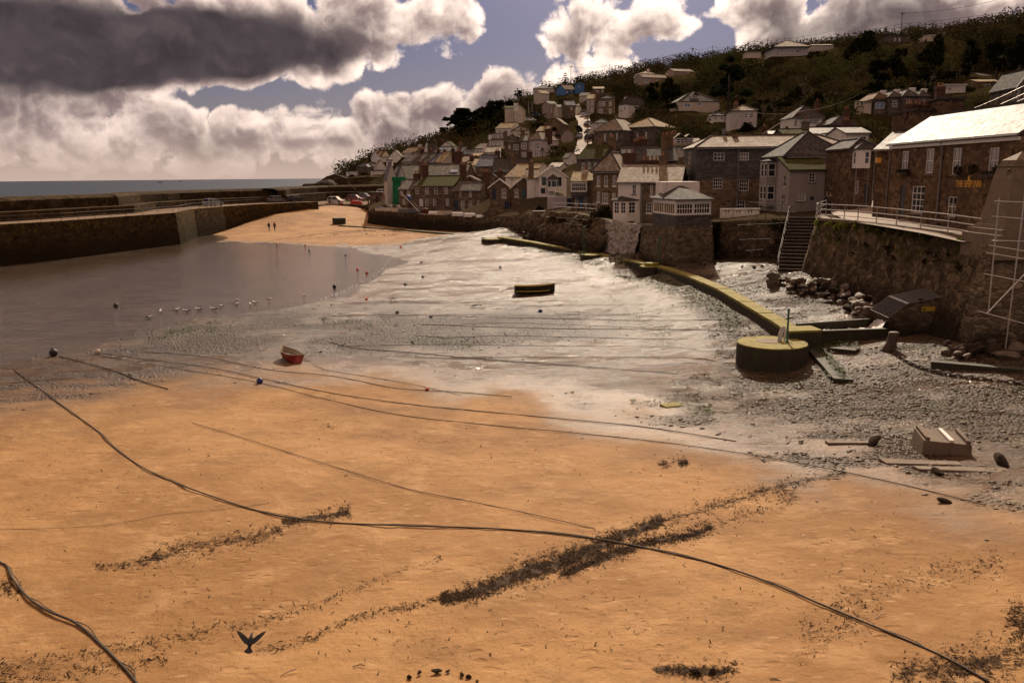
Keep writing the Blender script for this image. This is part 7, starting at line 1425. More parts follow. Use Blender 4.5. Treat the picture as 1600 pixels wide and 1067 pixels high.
stuff_mesh('seaweed', 'dry dark seaweed lying in tide lines over the sand', M['weed'], WV, WFc, np.stack([X_, Y_, Z_+.006+.014*rng.random(n)], -1), np.stack([sz*rng.uniform(.6, 2.4, n), sz*rng.uniform(.6, 1.2, n), sz*rng.uniform(.2, .7, n)], -1), rng.uniform(0, 6.3, n), .35)
LG = [([(640, 534, 4), (700, 536, 5), (740, 540, 3)], 350), ([(500, 498, 4), (540, 503, 4), (580, 508, 3)], 300), ([(300, 512, 2.5), (260, 522, 3), (340, 505, 3)], 260), ([(230, 531, 2), (300, 519, 3), (335, 514, 3)], 200), ([(1256, 533, 4), (1275, 545, 6), (1296, 566, 5), (1318, 592, 5)], 900), ([(1262, 528, 3), (1290, 540, 4), (1340, 545, 3)], 500), ([(790, 378, 3), (900, 405, 5), (1000, 430, 7), (1100, 470, 12), (1150, 500, 14)], 4200), ([(960, 428, 8), (1060, 448, 12), (1150, 462, 6)], 1400), ([(1050, 600, 12), (1200, 590, 12), (1300, 605, 10)], 500), ([(985, 628, 3), (1060, 632, 5), (1110, 640, 4)], 350), ([(1120, 447, 6), (1190, 452, 6)], 260), ([(1395, 550, 3), (1450, 552, 3)], 140), ([(880, 412, 4), (960, 470, 9), (1040, 520, 16)], 420)]
A_ = np.vstack([along(p, n_, 0) for p, n_ in LG]); X_, Y_ = px_to_beach(A_); ok = (Y_ > 8) & (Y_ < 200); X_, Y_ = X_[ok], Y_[ok]; Z_, _ = relief(X_, Y_); n = len(X_); sz = (.03+.05*rng.random(n)**2)*(.5+.013*Y_)
stuff_mesh('green_seaweed', 'green seaweed on the wet mud and along the casing', M['weed_green'], WV, WFc, np.stack([X_, Y_, Z_+.015+np.where((Y_ < 46) & (X_ > 14), .2, 0)*(rng.random(n) < .8)], -1), np.stack([sz*rng.uniform(.8, 1.8, n), sz, sz*.5], -1), rng.uniform(0, 6.3, n), .3)
# sticks and shells
for i, (px, py, L_, rz) in enumerate([(1332, 828, .28, 1.9), (1102, 965, .25, 1.6), (1420, 907, .26, 2.6), (1375, 962, .3, .6), (560, 1040, .2, .2), (450, 1050, .3, .8), (1210, 1062, .2, 2.8)]):
    c = gp(px, py, .02); mb = MB(); d = Vector((math.cos(rz), math.sin(rz), 0))*L_/2; mb.tube([c-d, c+Vector((.02, .03, .01)), c+d+Vector((.02, -.02, .01))], .009, 5); tag(mb.build('driftwood_stick', M['kelp_stick' if i % 2 else 'darkwood'], uv=False), 'small stick of driftwood lying on the sand', 'stick', 'driftwood sticks on the sand')
for i, (px, py, r_) in enumerate([(222, 0, 0), (683, 1050, .11), (655, 1052, .07), (640, 1058, .06), (700, 1050, .06), (722, 1055, .07), (732, 1058, .06), (745, 1066, .06), (1085, 1052, .12), (1112, 1050, .1)][1:]):
    c = gp(px, py); o = bpy.data.objects.new('beach_stone', RM[6+i % 3]); link(o); o.location = c+Vector((0, 0, r_*.3)); o.scale = (r_, r_*.9, r_*.9); o.rotation_euler = (.2, .1, i*1.3); tag(o, 'dark stone lying in the near sand at the bottom edge', 'stone', 'dark stones at the bottom edge')
# ------------------------------------------------------------------ trees and shrubs
def leaves(blobs, n, size, seed, shell=.5, flat=0.):
    r_ = np.random.default_rng(seed); B = np.array(blobs, float); w = B[:, 3]**2; k = r_.choice(len(B), n, p=w/w.sum()); d = r_.normal(size=(n, 3)); d /= np.linalg.norm(d, axis=1)[:, None]
    rad = B[k, 3]*(shell+(1-shell)*r_.random(n)**.6)*(1+.22*r_.normal(size=n)*.6); sq_ = B[k, 4] if B.shape[1] > 4 else np.ones(n)
    c = B[k, :3]+d*rad[:, None]*np.stack([np.ones(n), np.ones(n), sq_], -1)
    a = r_.normal(size=(n, 3)); a[:, 2] *= (1-flat); a /= np.linalg.norm(a, axis=1)[:, None]; b_ = np.cross(a, r_.normal(size=(n, 3))); b_ /= np.linalg.norm(b_, axis=1)[:, None]
    s = size*(.6+.8*r_.random(n))[:, None]; V = np.stack([c-a*s-b_*s*.45, c+a*s*.2-b_*s*.6, c+a*s, c-a*s*.2+b_*s*.6], 1).reshape(-1, 3)
    return V, np.arange(n*4).reshape(n, 4)
def branch(mb, p, d, l, r_, depth, rg, spread=.6, tips=None):
    q = p+d*l*.5+Vector(rg.normal(size=3)*l*.06); e = p+d*l+Vector(rg.normal(size=3)*l*.08); mb.tube([p, q, e], r_, 5 if r_ > .08 else 3, cap=False, r1=r_*.6)
    if tips is not None and depth <= 1: tips.append(e)
    if depth <= 0: return
    for k in range(3 if depth > 1 else 4):
        v = (d+Vector(rg.normal(size=3)*spread)+Vector((0, 0, .15))).normalized(); branch(mb, (q if k == 0 else e) if depth < 4 else p.lerp(e, .45+.27*k), v, l*rg.uniform(.5, .78), r_*.55, depth-1, rg, spread, tips)
TP = {}
def tree_proto(kind):
    rg = np.random.default_rng(hash_(kind)); rt = empty('tree'); mb = MB()
    if kind.startswith('round'):
        bl = []; 
        for i in range(13): a = rg.uniform(0, 6.28); rr = rg.uniform(.05, .27); z = rg.uniform(.3, .84); bl.append((rr*math.cos(a), rr*math.sin(a), z, rg.uniform(.11, .2)*(1.15-.5*z), .8))
        mb.tube([(0, 0, -.1), (.01, 0, .2), (.02, .01, .5)], .035, 7, r1=.02)
        for b_ in bl[:6]: mb.tube([(.01, 0, .2), (b_[0]*.6, b_[1]*.6, b_[2]*.75), b_[:3]], .014, 4, r1=.006)
        V, Fq = leaves(bl, 2600, .036, 3, .5); cm = 'leaf_dark'
    elif kind.startswith('pine'):
        bl = []
        for i in range(17): z = rg.uniform(.32, .95); a = rg.uniform(0, 6.28); rr = rg.uniform(.08, .34)*(1.15-.55*z); bl.append((rr*math.cos(a), rr*math.sin(a), z, rg.uniform(.07, .13), .45))
        bl.append((0, 0, .96, .07, .6)); mb.tube([(0, 0, -.1), (.015, 0, .4), (0, .01, .95)], .03, 7, r1=.01)
        for b_ in bl: mb.tube([(0, 0, b_[2]-.1), (b_[0]*.5, b_[1]*.5, b_[2]-.04), b_[:3]], .01, 4, r1=.004)
        V, Fq = leaves(bl, 2800, .03, 5, .35, .5); cm = 'leaf_pine'
    elif kind.startswith('layer'):
        bl = []
        for i in range(6): z = .22+.13*i; rr = .22*(1.1-z*.8); bl += [(rr*math.cos(a)*.7, rr*math.sin(a)*.7, z, rr*.62, .16) for a in np.linspace(0, 6.28, 5)[:-1]+i]
        mb.tube([(0, 0, -.1), (0, 0, 1.)], .025, 6, r1=.006); V, Fq = leaves(bl, 1100, .03, 6, .2, .7); cm = 'leaf_pine'
    elif kind.startswith('bare'):
        tips = []; branch(mb, Vector((0, 0, -.05)), Vector((0, 0, 1)), .36, .03, 4, rg, .62, tips); V = None; cm = 'twig'
    elif kind.startswith('bush'):
        bl = [(0, 0, .32, .36, .8)]
        for i in range(8): a = rg.uniform(0, 6.28); rr = rg.uniform(.15, .38); bl.append((rr*math.cos(a), rr*math.sin(a), rg.uniform(.12, .55), rg.uniform(.16, .27), .9))
        for k in range(5): a = k*1.3; mb.tube([(0, 0, -.1), (.2*math.cos(a), .2*math.sin(a), .35)], .015, 4, r1=.006)
        V, Fq = leaves(bl, 1300, .055, 8, .62); cm = {'bush': 'leaf_dark', 'bush_olive': 'leaf_olive', 'bush_gloss': 'leaf_gloss', 'bush_brown': 'leaf_brown', 'bush_blossom': 'blossom'}[kind]
    elif kind == 'palm':
        mb.tube([(0, 0, -.1), (.03, 0, .3), (.02, 0, .62)], .035, 7, r1=.028); P3 = []; Q = []
        for i in range(46):
            a = rg.uniform(0, 6.28); e = rg.uniform(-.3, 1.35); L_ = rg.uniform(.3, .42); d = np.array([math.cos(a)*math.cos(e), math.sin(a)*math.cos(e), math.sin(e)]); s = np.array([-math.sin(a), math.cos(a), 0])*.02; p0 = np.array([.02, 0, .64]); m_ = p0+d*L_*.6; e_ = p0+d*L_+np.array([0, 0, -.1*L_*3*math.cos(e)]); b0 = len(P3); P3 += [p0-s*.4, p0+s*.4, m_+s, m_-s, e_+s*.2, e_-s*.2]; Q += [(b0, b0+1, b0+2, b0+3), (b0+3, b0+2, b0+4, b0+5)]
        V, Fq = np.array(P3), np.array(Q); cm = 'leaf_olive'
    tr = mb.mesh('trunk', M['bark' if not kind.startswith('bare') else 'twig'], True, False)
    if V is None: cr = None
    else:
        o = np_mesh('crown', V, Fq, M[cm]); cr = o.data; bpy.data.objects.remove(o)
    bpy.data.objects.remove(rt); return tr, cr
def hash_(s): return sum(ord(c)*(i+7) for i, c in enumerate(s)) % 100000
def tree(label, px, py, Y, hpx, kind, wide=1., group=None, cat=None, name=None):
    if kind not in TP: TP[kind] = tree_proto(kind)
    tr, cr = TP[kind]; p = at(px, py, Y); h = hpx*Y/F; isb = kind.startswith('bush')
    rt = empty(name or ('shrub' if isb else 'palm_tree' if kind == 'palm' else 'tree'), p, random.uniform(0, 6.28), label, cat or ('shrub' if isb else 'tree'), group); rt.scale = (h*wide, h*wide, h)
    link(bpy.data.objects.new('trunk', tr), rt)
    if cr: link(bpy.data.objects.new('crown', cr), rt)
    return rt
for a in [
 ('dark layered pine at the left edge of the dark wood on the skyline', 718, 233, 402, 60, 'pine_a', 1.25), ('big dark rounded tree filling the middle of the left skyline wood', 762, 234, 398, 80, 'round_a', 1.25), ('dark tree at the right end of the left skyline wood', 790, 214, 400, 60, 'round_b', 1.1), ('lower dark tree in front of the left skyline wood', 741, 240, 372, 58, 'round_c', 1.4), ('dark tree above the white row with tan sloping roofs', 772, 226, 345, 52, 'round_a', 1.3), ('dark tree filling the gap between the skyline pine and the big rounded tree', 738, 232, 405, 62, 'round_b', 1.2), ('small dark pine at the foot of the left skyline wood', 700, 230, 408, 34, 'pine_b', 1.2),
 ('bare twiggy tree on the left skyline above the headland houses', 622, 243, 416, 22, 'bare_a', 1.4), ('second bare twiggy tree on the left skyline, nearer the wood', 636, 235, 418, 24, 'bare_b', 1.4), ('dark bushy tree behind the tip of the headland', 553, 270, 372, 14, 'round_c', 1.5), ('dark bushy tree on the headland behind the low white house', 570, 262, 378, 15, 'round_b', 1.6),
 ('bare tree standing over the skyline house', 846, 141, 474, 20, 'bare_c', 1.2), ('layered conifer on the skyline left of the tall pole', 883, 138, 462, 24, 'layer', 1.), ('small evergreen right of the tall skyline pole', 905, 133, 470, 14, 'round_b', 1.2), ('fan shaped bare tree on the skyline right of the blue house', 928, 126, 478, 22, 'bare_a', 1.25), ('thin bare tree on the skyline wood by the cream house', 789, 165, 440, 20, 'bare_b', 1.2), ('thin leafy tree beside the thin pole on the left skyline', 809, 160, 442, 20, 'pine_b', .9),
 ('big round dark tree beside the white flank wall', 873, 252, 236, 27, 'round_c', 1.35), ('small palm in front of the bay window terrace', 847, 250, 236, 20, 'palm', 1.), ('dark tree beside the lower street', 905, 222, 285, 24, 'pine_a', .9), ('tall dark spreading cypress high on the wooded slope', 1137, 196, 262, 100, 'pine_c', .95), ('dark tree left of the spreading cypress', 1046, 172, 335, 52, 'round_a', 1.0), ('second dark tree below the pink terrace', 1022, 168, 345, 40, 'round_b', 1.1),
 ('big round evergreen breaking the skyline left of the ridge fence', 1338, 128, 292, 80, 'round_a', .95), ('dark evergreen below the ridge fence', 1404, 146, 236, 72, 'round_b', .85), ('dark evergreen above the hillside row', 1372, 140, 238, 50, 'round_c', 1.1), ('dark tree in the wood above the long bungalow', 1452, 118, 246, 62, 'round_a', .9), ('wide dark tree at the right end of the wood', 1556, 122, 218, 60, 'round_c', 1.1), ('dark tree at the right edge above the turreted house', 1592, 118, 196, 66, 'round_b', 1.1), ('dark tree over the right half of the long bungalow', 1512, 118, 244, 56, 'round_b', 1.),
 ('pale brown winter tree right of the spreading cypress', 1208, 198, 240, 84, 'bare_a', 1.), ('thin winter tree in the middle of the wood', 1250, 178, 246, 66, 'bare_b', 1.1), ('winter tree right of the mottled house', 1190, 208, 205, 58, 'bare_c', 1.), ('winter tree on the slope above the white cottage', 1292, 180, 220, 62, 'bare_a', 1.), ('tall winter tree near the ridge fence', 1470, 82, 286, 46, 'bare_b', 1.1), ('winter tree high in the wood below the low pale building', 1434, 100, 262, 48, 'bare_c', 1.1), ('bare tree at the right end of the ridge fence', 1544, 42, 302, 28, 'bare_a', 1.3), ('second bare tree at the right end of the ridge fence', 1562, 40, 303, 27, 'bare_b', 1.4), ('bare tree nearest the right edge on the ridge', 1583, 36, 300, 30, 'bare_c', 1.4), ('bare tree on the ridge behind the fence middle', 1460, 54, 316, 18, 'bare_b', 1.3),
 ('fan of bare branches left of the pyramid roofed house', 1197, 78, 395, 22, 'bare_c', 1.3), ('second fan of bare branches left of the pyramid roofed house', 1212, 77, 392, 20, 'bare_a', 1.3), ('small palm standing on the ridge', 1382, 64, 318, 20, 'palm', 1.), ('spreading palm in front of the hillside row', 1414, 193, 146, 30, 'palm', 1.15)]:
    tree(*a)
for a in [
 ('clipped dark bush left of three below the pyramid roofed house', 1266, 92, 318, 13, 'bush', 1.), ('clipped dark bush middle of three below the pyramid roofed house', 1279, 90, 318, 13, 'bush', 1.), ('clipped dark bush right of three below the pyramid roofed house', 1291, 90, 318, 11, 'bush', 1.),
 ('sunlit glossy bush above the wider chapel hall', 1074, 213, 228, 20, 'bush_gloss', 1.1), ('sunlit glossy bush right of the first above the wider chapel hall', 1098, 212, 226, 17, 'bush_gloss', 1.1), ('dark round bush in front of the mottled house', 1166, 212, 184, 26, 'bush', 1.1), ('pale glossy bush below the mottled house', 1148, 224, 150, 20, 'bush_gloss', 1.1), ('second pale glossy bush below the mottled house', 1176, 224, 148, 18, 'bush_gloss', 1.1),
 ('big dark hedge bush beside the white bay house', 944, 352, 95.6, 40, 'bush', .95), ('dark bush hanging under the white bay window', 982, 354, 91.5, 11, 'bush', 1.6), ('white flowering bush above the pale garden wall', 875, 309, 120.5, 16, 'bush_blossom', .95), ('twiggy sunlit pale bush below the dark stone roofed row', 782, 280, 186, 22, 'bush_brown', 1.3), ('olive bush beside the palm in front of the bay window terrace', 858, 251, 234, 10, 'bush_olive', 1.3), ('round olive bush right of the three pale windows chapel', 1085, 226, 205, 12, 'bush_olive', 1.5),
 ('yellow green bush at the teal door of the gabled cottage', 822, 322, 132.4, 12, 'bush_olive', 1.), ('dark bush on the steps below the gabled cottages', 843, 330, 118, 12, 'bush', 1.), ('round lit bush between the flat garage and the brown bungalow', 1516, 145, 208, 14, 'bush_gloss', 1.2), ('dark round bush above the brick chimney stacks', 1452, 146, 190, 11, 'bush', 1.2), ('dark bush left of the headland dark house', 549, 277, 326, 6, 'bush', 1.4), ('round bush between the headland houses', 569.5, 275, 326, 8, 'bush_olive', 1.2), ('dark bush before the stepped white headland house', 590, 278, 317, 7, 'bush', 1.4), ('tufted pale shrub beneath the turreted house', 1545, 176, 130, 24, 'bush_brown', 1.6), ('sunlit low shrub under the overhead cables', 1520, 184, 126, 16, 'bush_gloss', 1.6),
 ('dark rounded bush beside the dormered bungalow', 1030, 190, 300, 12, 'bush', 2.), ('dark hedge bush left of the dormer bungalow', 1046, 170, 294, 12, 'bush', 1.9), ('olive bush above the white row with tan roofs', 840, 200, 312, 12, 'bush_olive', 1.6), ('olive bush left of the chapel hall roof', 862, 206, 300, 9, 'bush_olive', 1.7), ('round rusty bush at the right of the slate terrace', 729, 243, 270, 9, 'bush_brown', 1.6)]:
    tree(*a)
wl_ = 'brown winter tree in the dense wood on the upper right slope'; dl_ = 'dark evergreen in the dense wood on the upper right slope'; rw = np.random.default_rng(23); nw = 0
while nw < 62:
    px, py = rw.uniform(1085, 1600), rw.uniform(75, 205); Y = 300-(py-75)*.9-(px-1085)*.1
    top = np.interp(px, [1085, 1170, 1300, 1400, 1500, 1600], [112, 92, 84, 76, 66, 50]); hp = rw.uniform(26, 48)
    if py-hp < top or any(Y < h_[4]+6 and px+14 > h_[0] and px-14 < h_[1] and py-hp < h_[3]-1 and py > h_[2]-2 for h_ in HOUSE_BOX): nw += .02; continue
    p = at(px, py, Y); g0 = tz1(p.x, p.y); k = rw.random(); q = proj(p.x, p.y, g0); tree(wl_ if k < .6 else dl_, q[0], q[1], Y, hp, ['bare_a', 'bare_b', 'bare_c'][int(k*5)] if k < .6 else ['round_a', 'round_b', 'round_c', 'pine_b'][int((k-.6)*10)], 1.1, 'winter trees of the upper wood' if k < .6 else 'evergreens of the upper wood'); nw += 1
hd = Tg('hedge', 'long clipped dark hedge on the upper right hillside', 'hedge', at(1460, 124, 236)); w_ = 62*236/F; bl = [(x, rng.uniform(-.5, .5), rng.uniform(.4, 1.7), .95, 1.) for x in np.linspace(-w_/2, w_/2, 16)]; V, Fq = leaves(bl, 2400, .22, 12, .55); np_mesh('foliage', V, Fq, M['leaf_dark'], hd)
# ------------------------------------------------------------------ scrub over the hill: nobody could count it
def scrub(n_try, seed):
    r_ = np.random.default_rng(seed); px = r_.uniform(520, 1990, n_try); s = r_.random(n_try)**.75; u_ = (px-800)/F; f0 = np.interp(u_, fu, fY); Y = f0*np.exp(s*np.log(560/f0)); X = u_*Y; Z = TER(X, Y); qx, qy = projn(X, Y, Z); R_ = (1.+2.6*r_.random(n_try)**2)*(.75+Y/500); hp = R_*1.5*F/Y
    okd = np.where(Z < 9, .04, np.where((qx < 900) & (qy > 205), .36, np.where((qx > 1000) & (qy < 205), 1., .85))); ok = r_.random(n_try) < okd
    ok &= (Z > 7) & (Y > f0+20)
    ok &= ~((qx > 1385) & (Y < 75))
    for x0, x1, yt, yb, Yh in HOUSE_BOX:
        ok &= ~((Y < Yh+8) & (qx+R_*F/Y > x0) & (qx-R_*F/Y < x1) & (qy-hp < yb-1.5) & (qy > yt))
        ok &= ~((np.abs(Y-Yh-4) < 9) & (qx > x0-2) & (qx < x1+2))
    # keep the street open
    for sx, sy_, sY in ((912, 226, 250), (915, 213, 300), (911, 199, 345), (903, 188, 375), (905, 243, 205)): ok &= ~((np.abs(qx-sx) < 15) & (Y < sY+25) & (qy-hp < sy_+6) & (qy > sy_-14))
    # the skyline is left low where the photograph shows open sky
    return X[ok], Y[ok], Z[ok], R_[ok]
SX, SY, SZ, SR = scrub(17000, 5); print('scrub mounds', len(SX))
km = fbm(SX*.035, SY*.03, 3, 71)+rng.normal(size=len(SX))*.09
for (lo, hi), mt, nm in zip(((-9, .41), (.41, .5), (.5, .6), (.6, 9)), ('leaf_dark', 'leaf_olive', 'leaf_brown', 'leaf_gloss'), ('dark evergreen scrub covering the hillside', 'olive green scrub covering the hillside', 'brown winter scrub covering the hillside', 'glossy green scrub covering the hillside')):
    k = (km >= lo) & (km < hi)
    if not k.any(): continue
    B = np.stack([SX[k], SY[k], SZ[k]+SR[k]*.35, SR[k]], -1); bl = []
    for x, y, z, r_ in B:
        bl.append((x, y, z, r_, .75))
        for q_ in range(2): a = rng.uniform(0, 6.28); bl.append((x+r_*.8*math.cos(a), y+r_*.8*math.sin(a), z+rng.uniform(-.3, .45)*r_, r_*rng.uniform(.4, .65), .9))
    V, Fq = leaves(bl, int(len(B)*84), .36, abs(int(lo*100)), .82); tag(np_mesh('hillside_scrub', V, Fq, M[mt]), nm, kind='stuff')
# weeds on the quay wall, ivy on the bank
def plant_on(pts, n, spread, size, mt, name, label, seed):
    r_ = np.random.default_rng(seed); bl = []
    for i in range(n):
        k = r_.random()*(len(pts)-1); j = int(k); p = pts[j].lerp(pts[min(j+1, len(pts)-1)], k-j); q_ = p+Vector((r_.normal()*.1-.12, r_.normal()*.12, -abs(r_.normal())*spread)); bl.append((q_.x, q_.y, q_.z, r_.uniform(.1, .3), .9))
    V, Fq = leaves(bl, n*26, size, seed+1, .3); tag(np_mesh(name, V, Fq, M[mt]), label, kind='stuff')
qt_ = [P_(1279, 345, 62.2), P_(1340, 350, 56), P_(1400, 357, 51.5), P_(1480, 368, 46), P_(1531, 380, 42.6)]
plant_on(qt_, 46, .22, .09, 'leaf_yellow', 'wall_weeds', 'yellow green weeds along the top of the quay wall', 3)
plant_on([p+Vector((-.25, -.1, -.9)) for p in qt_], 16, .8, .08, 'leaf_olive', 'wall_weeds', 'small plants rooted in the face of the quay wall', 4)
plant_on([P_(1118, 350, 79.4), P_(1126, 350, 79)], 40, 1.8, .14, 'leaf_dark', 'ivy', 'dark ivy hanging beside the bastion', 5)
plant_on([P_(1205, 345, 75), P_(1232, 346, 74)], 40, 1., .12, 'leaf_olive', 'ivy', 'ivy hanging beside the top of the stone steps', 6)
plant_on([P_(850, 340, 110.5), P_(880, 340, 103), P_(930, 346, 94)], 110, 1.9, .2, 'leaf_brown', 'bank_scrub', 'dry scrub hanging over the bank below the bay cottage', 8)
plant_on([P_(1408, 270, 57), P_(1420, 270, 56)], 0 or 1, .0, .05, 'leaf_dark', 'wall_weeds', 'tuft', 9) if False else None
plant_on([P_(768, 336, 131), P_(800, 335, 127), P_(838, 336, 120)], 46, .5, .16, 'leaf_brown', 'bank_scrub', 'dry scrub on the bank below the gabled cottages', 15)
plant_on([P_(712, 334, 147), P_(764, 335, 137)], 30, .3, .14, 'leaf_dark', 'bank_scrub', 'low dark plants before the rough gable end', 17)
for i, (px, py, lab) in enumerate([(1505.5, 264.5, 'hanging flower basket right of the third inn window'), (1529, 263, 'hanging flower basket left of the fourth inn window'), (1568, 265, 'hanging flower basket right of the fourth inn window'), (1423, 269, 'trailing flower basket right of the first inn window')]):
    c = inn_pt(px, py, .32); rt = Tg('flower_basket', lab, 'flower basket', c); V, Fq = leaves([(0, 0, 0, .26, .8), (0, 0, -.15, .2, 1)], 150, .07, i, .5); np_mesh('plants', V, Fq, M['leaf_dark'], rt)
    mb = MB(); mb.lathe([(.08, -.25), (.2, -.12), (.24, .0)], 9); mb.build('basket', M['darkwood'], rt); mb = MB(); mb.tube([(.3, 0, .42), (0, 0, .42), (0, 0, .1)], .012, 4); mb.build('bracket', M['iron'], rt, uv=False)
for px_, py_ in ((1414, 269.0), (1553, 272.3)):
    c = inn_pt(px_, py_, .2); V, Fq = leaves([(0, y, .05, .15, .8) for y in np.linspace(-.5, .5, 6)], 190, .06, 31, .4); o = np_mesh('plants', V+np.array(c-inn.location).round(4), Fq, M['leaf_dark']); V2 = V; bpy.data.objects.remove(o)
    o = np_mesh('window_plants', np.stack([-(V[:, 1])+(inn.location.y-c.y), V[:, 0]-.2, V[:, 2]+c.z-inn.location.z], -1), Fq, M['leaf_dark'], inn)
# ------------------------------------------------------------------ poles, wires, fence on the ridge
def pole(label, px, pyb, pyt, Y, arm=True, mat='darkwood', r_=.16, name='utility_pole', cat='utility pole'):
    b = at(px, pyb, Y); h = (pyb-pyt)*Y/F; rt = Tg(name, label, cat, b); mb = MB(); mb.tube([(0, 0, -1.5), (0, 0, h)], r_, 7, r1=r_*.75); mb.build('pole', M[mat], rt, uv=False)
    if arm: mb = MB(); mb.box(-.9, -.07, h-.75, .9, .07, h-.55); [mb.lathe([(.06, h-.548), (.07, h-.4), (.02, h-.33)], 6, (x, 0)) for x in (-.75, 0, .75)]; mb.build('crossarm', M[mat], rt)
    return b+Vector((0, 0, h-.4))
PL = [('utility pole on the skyline above the dark left wood', 815.5, 168, 138, 452, False), ('tall double topped pole beside the layered conifer', 892, 138, 106, 470, True), ('utility pole right of the fan shaped bare tree', 952.5, 127, 103, 476, False), ('utility pole above the small white hillside house', 1007.5, 116, 94, 472, False), ('utility pole with crossarm on the middle skyline', 1081, 102, 77, 452, True), ('utility pole just right of the crossarm pole', 1112.5, 97, 74, 444, False), ('utility pole at the dip left of the pyramid roofed house', 1168, 88, 67, 420, False), ('utility pole behind the ridge fence', 1406.5, 66, 24, 325, True), ('thick pole at the top right corner', 1597, 42, -8, 298, False)]
tops = [pole(*a) for a in PL]
pole('short leaning pole on the middle skyline left of the crossarm pole', 1075, 103, 84, 455, False)
pole('thin white pole on the terrace below the left skyline', 831.5, 183, 161, 338, False, 'galv', .1); pole('second thin white pole on the terrace below the left skyline', 826, 174, 160, 345, False, 'galv', .1)
def wire(label, pts, sag, r_=.05, mat='darkwood'):
    mb = MB()
    for a, b_ in zip(pts[:-1], pts[1:]): mb.tube([a.lerp(b_, f/10)-Vector((0, 0, 4*sag*(f/10)*(1-f/10))) for f in range(11)], r_, 4, cap=False)
    tag(mb.build('overhead_wire', M[mat], uv=False), label, 'wire')
wire('overhead wire strung between the skyline poles', tops[1:7], 1.2); wire('overhead wire running from the dip up to the pole behind the ridge fence', [tops[6], tops[7]], 2.); wire('overhead wire at the top right corner', [tops[7], tops[8]], 1.5)
wire('bright taut cable slanting up behind the long sunlit roof', [P_(1178, 218, 120), P_(1237, 180, 135)], .05, .05, 'galv'); wire('long sagging cable across the foot of the wood', [P_(1180, 176, 160), P_(1262, 172, 150), P_(1342, 148, 145)], .5, .022, 'galv')
for a, b_, l in (((1500, 178), (1605, 132), 'topmost cable below the turreted house'), ((1503, 187), (1605, 144), 'second cable below the turreted house'), ((1508, 192), (1605, 152), 'third cable below the turreted house')): wire(l, [P_(a[0], a[1], 92), P_(b_[0], b_[1], 84)], .1, .015, 'galv')
c = P_(918, 246, 208); h = 80*208/F; rt = Tg('street_lamp', 'tall pale street lamp with bent arm at the foot of the steep street', 'street lamp', c); mb = MB(); mb.tube([(0, 0, -.5), (0, 0, h*.82)], .16, 8, r1=.11); mb.tube([(0, 0, h*.82), (-.35, 0, h*.93), (-.75, 0, h)], .08, 6); mb.build('pole', M['concrete'], rt, uv=False); mb = MB(); mb.box(-1.5, -.15, h-.05, -.7, .15, h+.12); mb.build('lamp_head', M['lead'], rt)
railing('ridge_fence', 'thin post and rail fence along the right skyline', [at(1357, 56, 320), at(1410, 47, 314), at(1470, 42, 306), at(1540, 33, 300), at(1600, 26, 296)], 2.0, 2, 2.6, 'darkwood', .05, 'fence')
# a grid of benches on the sea wall ledge
def bench(label, px, py, z):
    d = ray(px, py); t_ = (z-CZ)/d.z; p = Vector((d.x*t_, d.y*t_, z)); rt = Tg('bench', label, 'bench', p, R(90-18), 'benches on the sea wall ledge')
    mb = MB(); [mb.box(-.8, -.2+.15*k, .42, .8, -.08+.15*k, .46) for k in range(3)]; mb.build('seat', M['wood'], rt); mb = MB(); [mb.box(-.8, .26, .55+.16*k, .8, .3, .66+.16*k) for k in range(2)]; mb.build('backrest', M['wood'], rt)
    for x in (-.65, .65): mb = MB(); mb.box(x-.04, -.2, 0, x+.04, -.14, .415); mb.box(x-.04, .2, 0, x+.04, .258, .9); mb.build('leg', M['iron'], rt)
for i, px in enumerate((156, 171, 211, 237, 256, 276)): bench('wooden bench on the sea wall ledge left of the silver hatchback', px, [313.3, 313, 311.5, 310.5, 310, 309.4][i]-.2, 6.22)
# two small boats far out, rocks at the foot of the headland
for px, py, L_, lab in ((250, 285.7, 14, 'tiny fishing boat far out on the open sea'), (281, 283.5, 15, 'tiny pale boat farthest out near the horizon')):
    d = ray(px, py); t_ = (-.02-CZ)/d.z; p = Vector((d.x*t_, d.y*t_, -.3)); b = boat('fishing_boat', lab, L_, L_*.3, L_*.17, 'boat_blue', 'boat_in', 'wood', None, 1, None, True); b.location = p; b.rotation_euler = (0, 0, 0.3); 
    k_ = [o for o in b.children if o.name.startswith('cabin')][0]; k_.scale = (1, .7, 4.); k_.location = (0, 0, -3*L_*.17*.95)
for i, (px, py, Y, r_) in enumerate([(500, 291, 292, 4.2), (513, 289, 296, 4.8), (524, 286, 305, 5.5), (492, 292, 300, 3.2)]):
    o = bpy.data.objects.new('rock', RM[6+i % 3]); link(o); o.location = at(px, py, Y); o.scale = (r_*1.5, r_, r_*.75); o.rotation_euler = (.1, 0, i*2.); tag(o, 'dark rock at the foot of the headland behind the sea wall', 'rock', 'rocks at the headland tip')
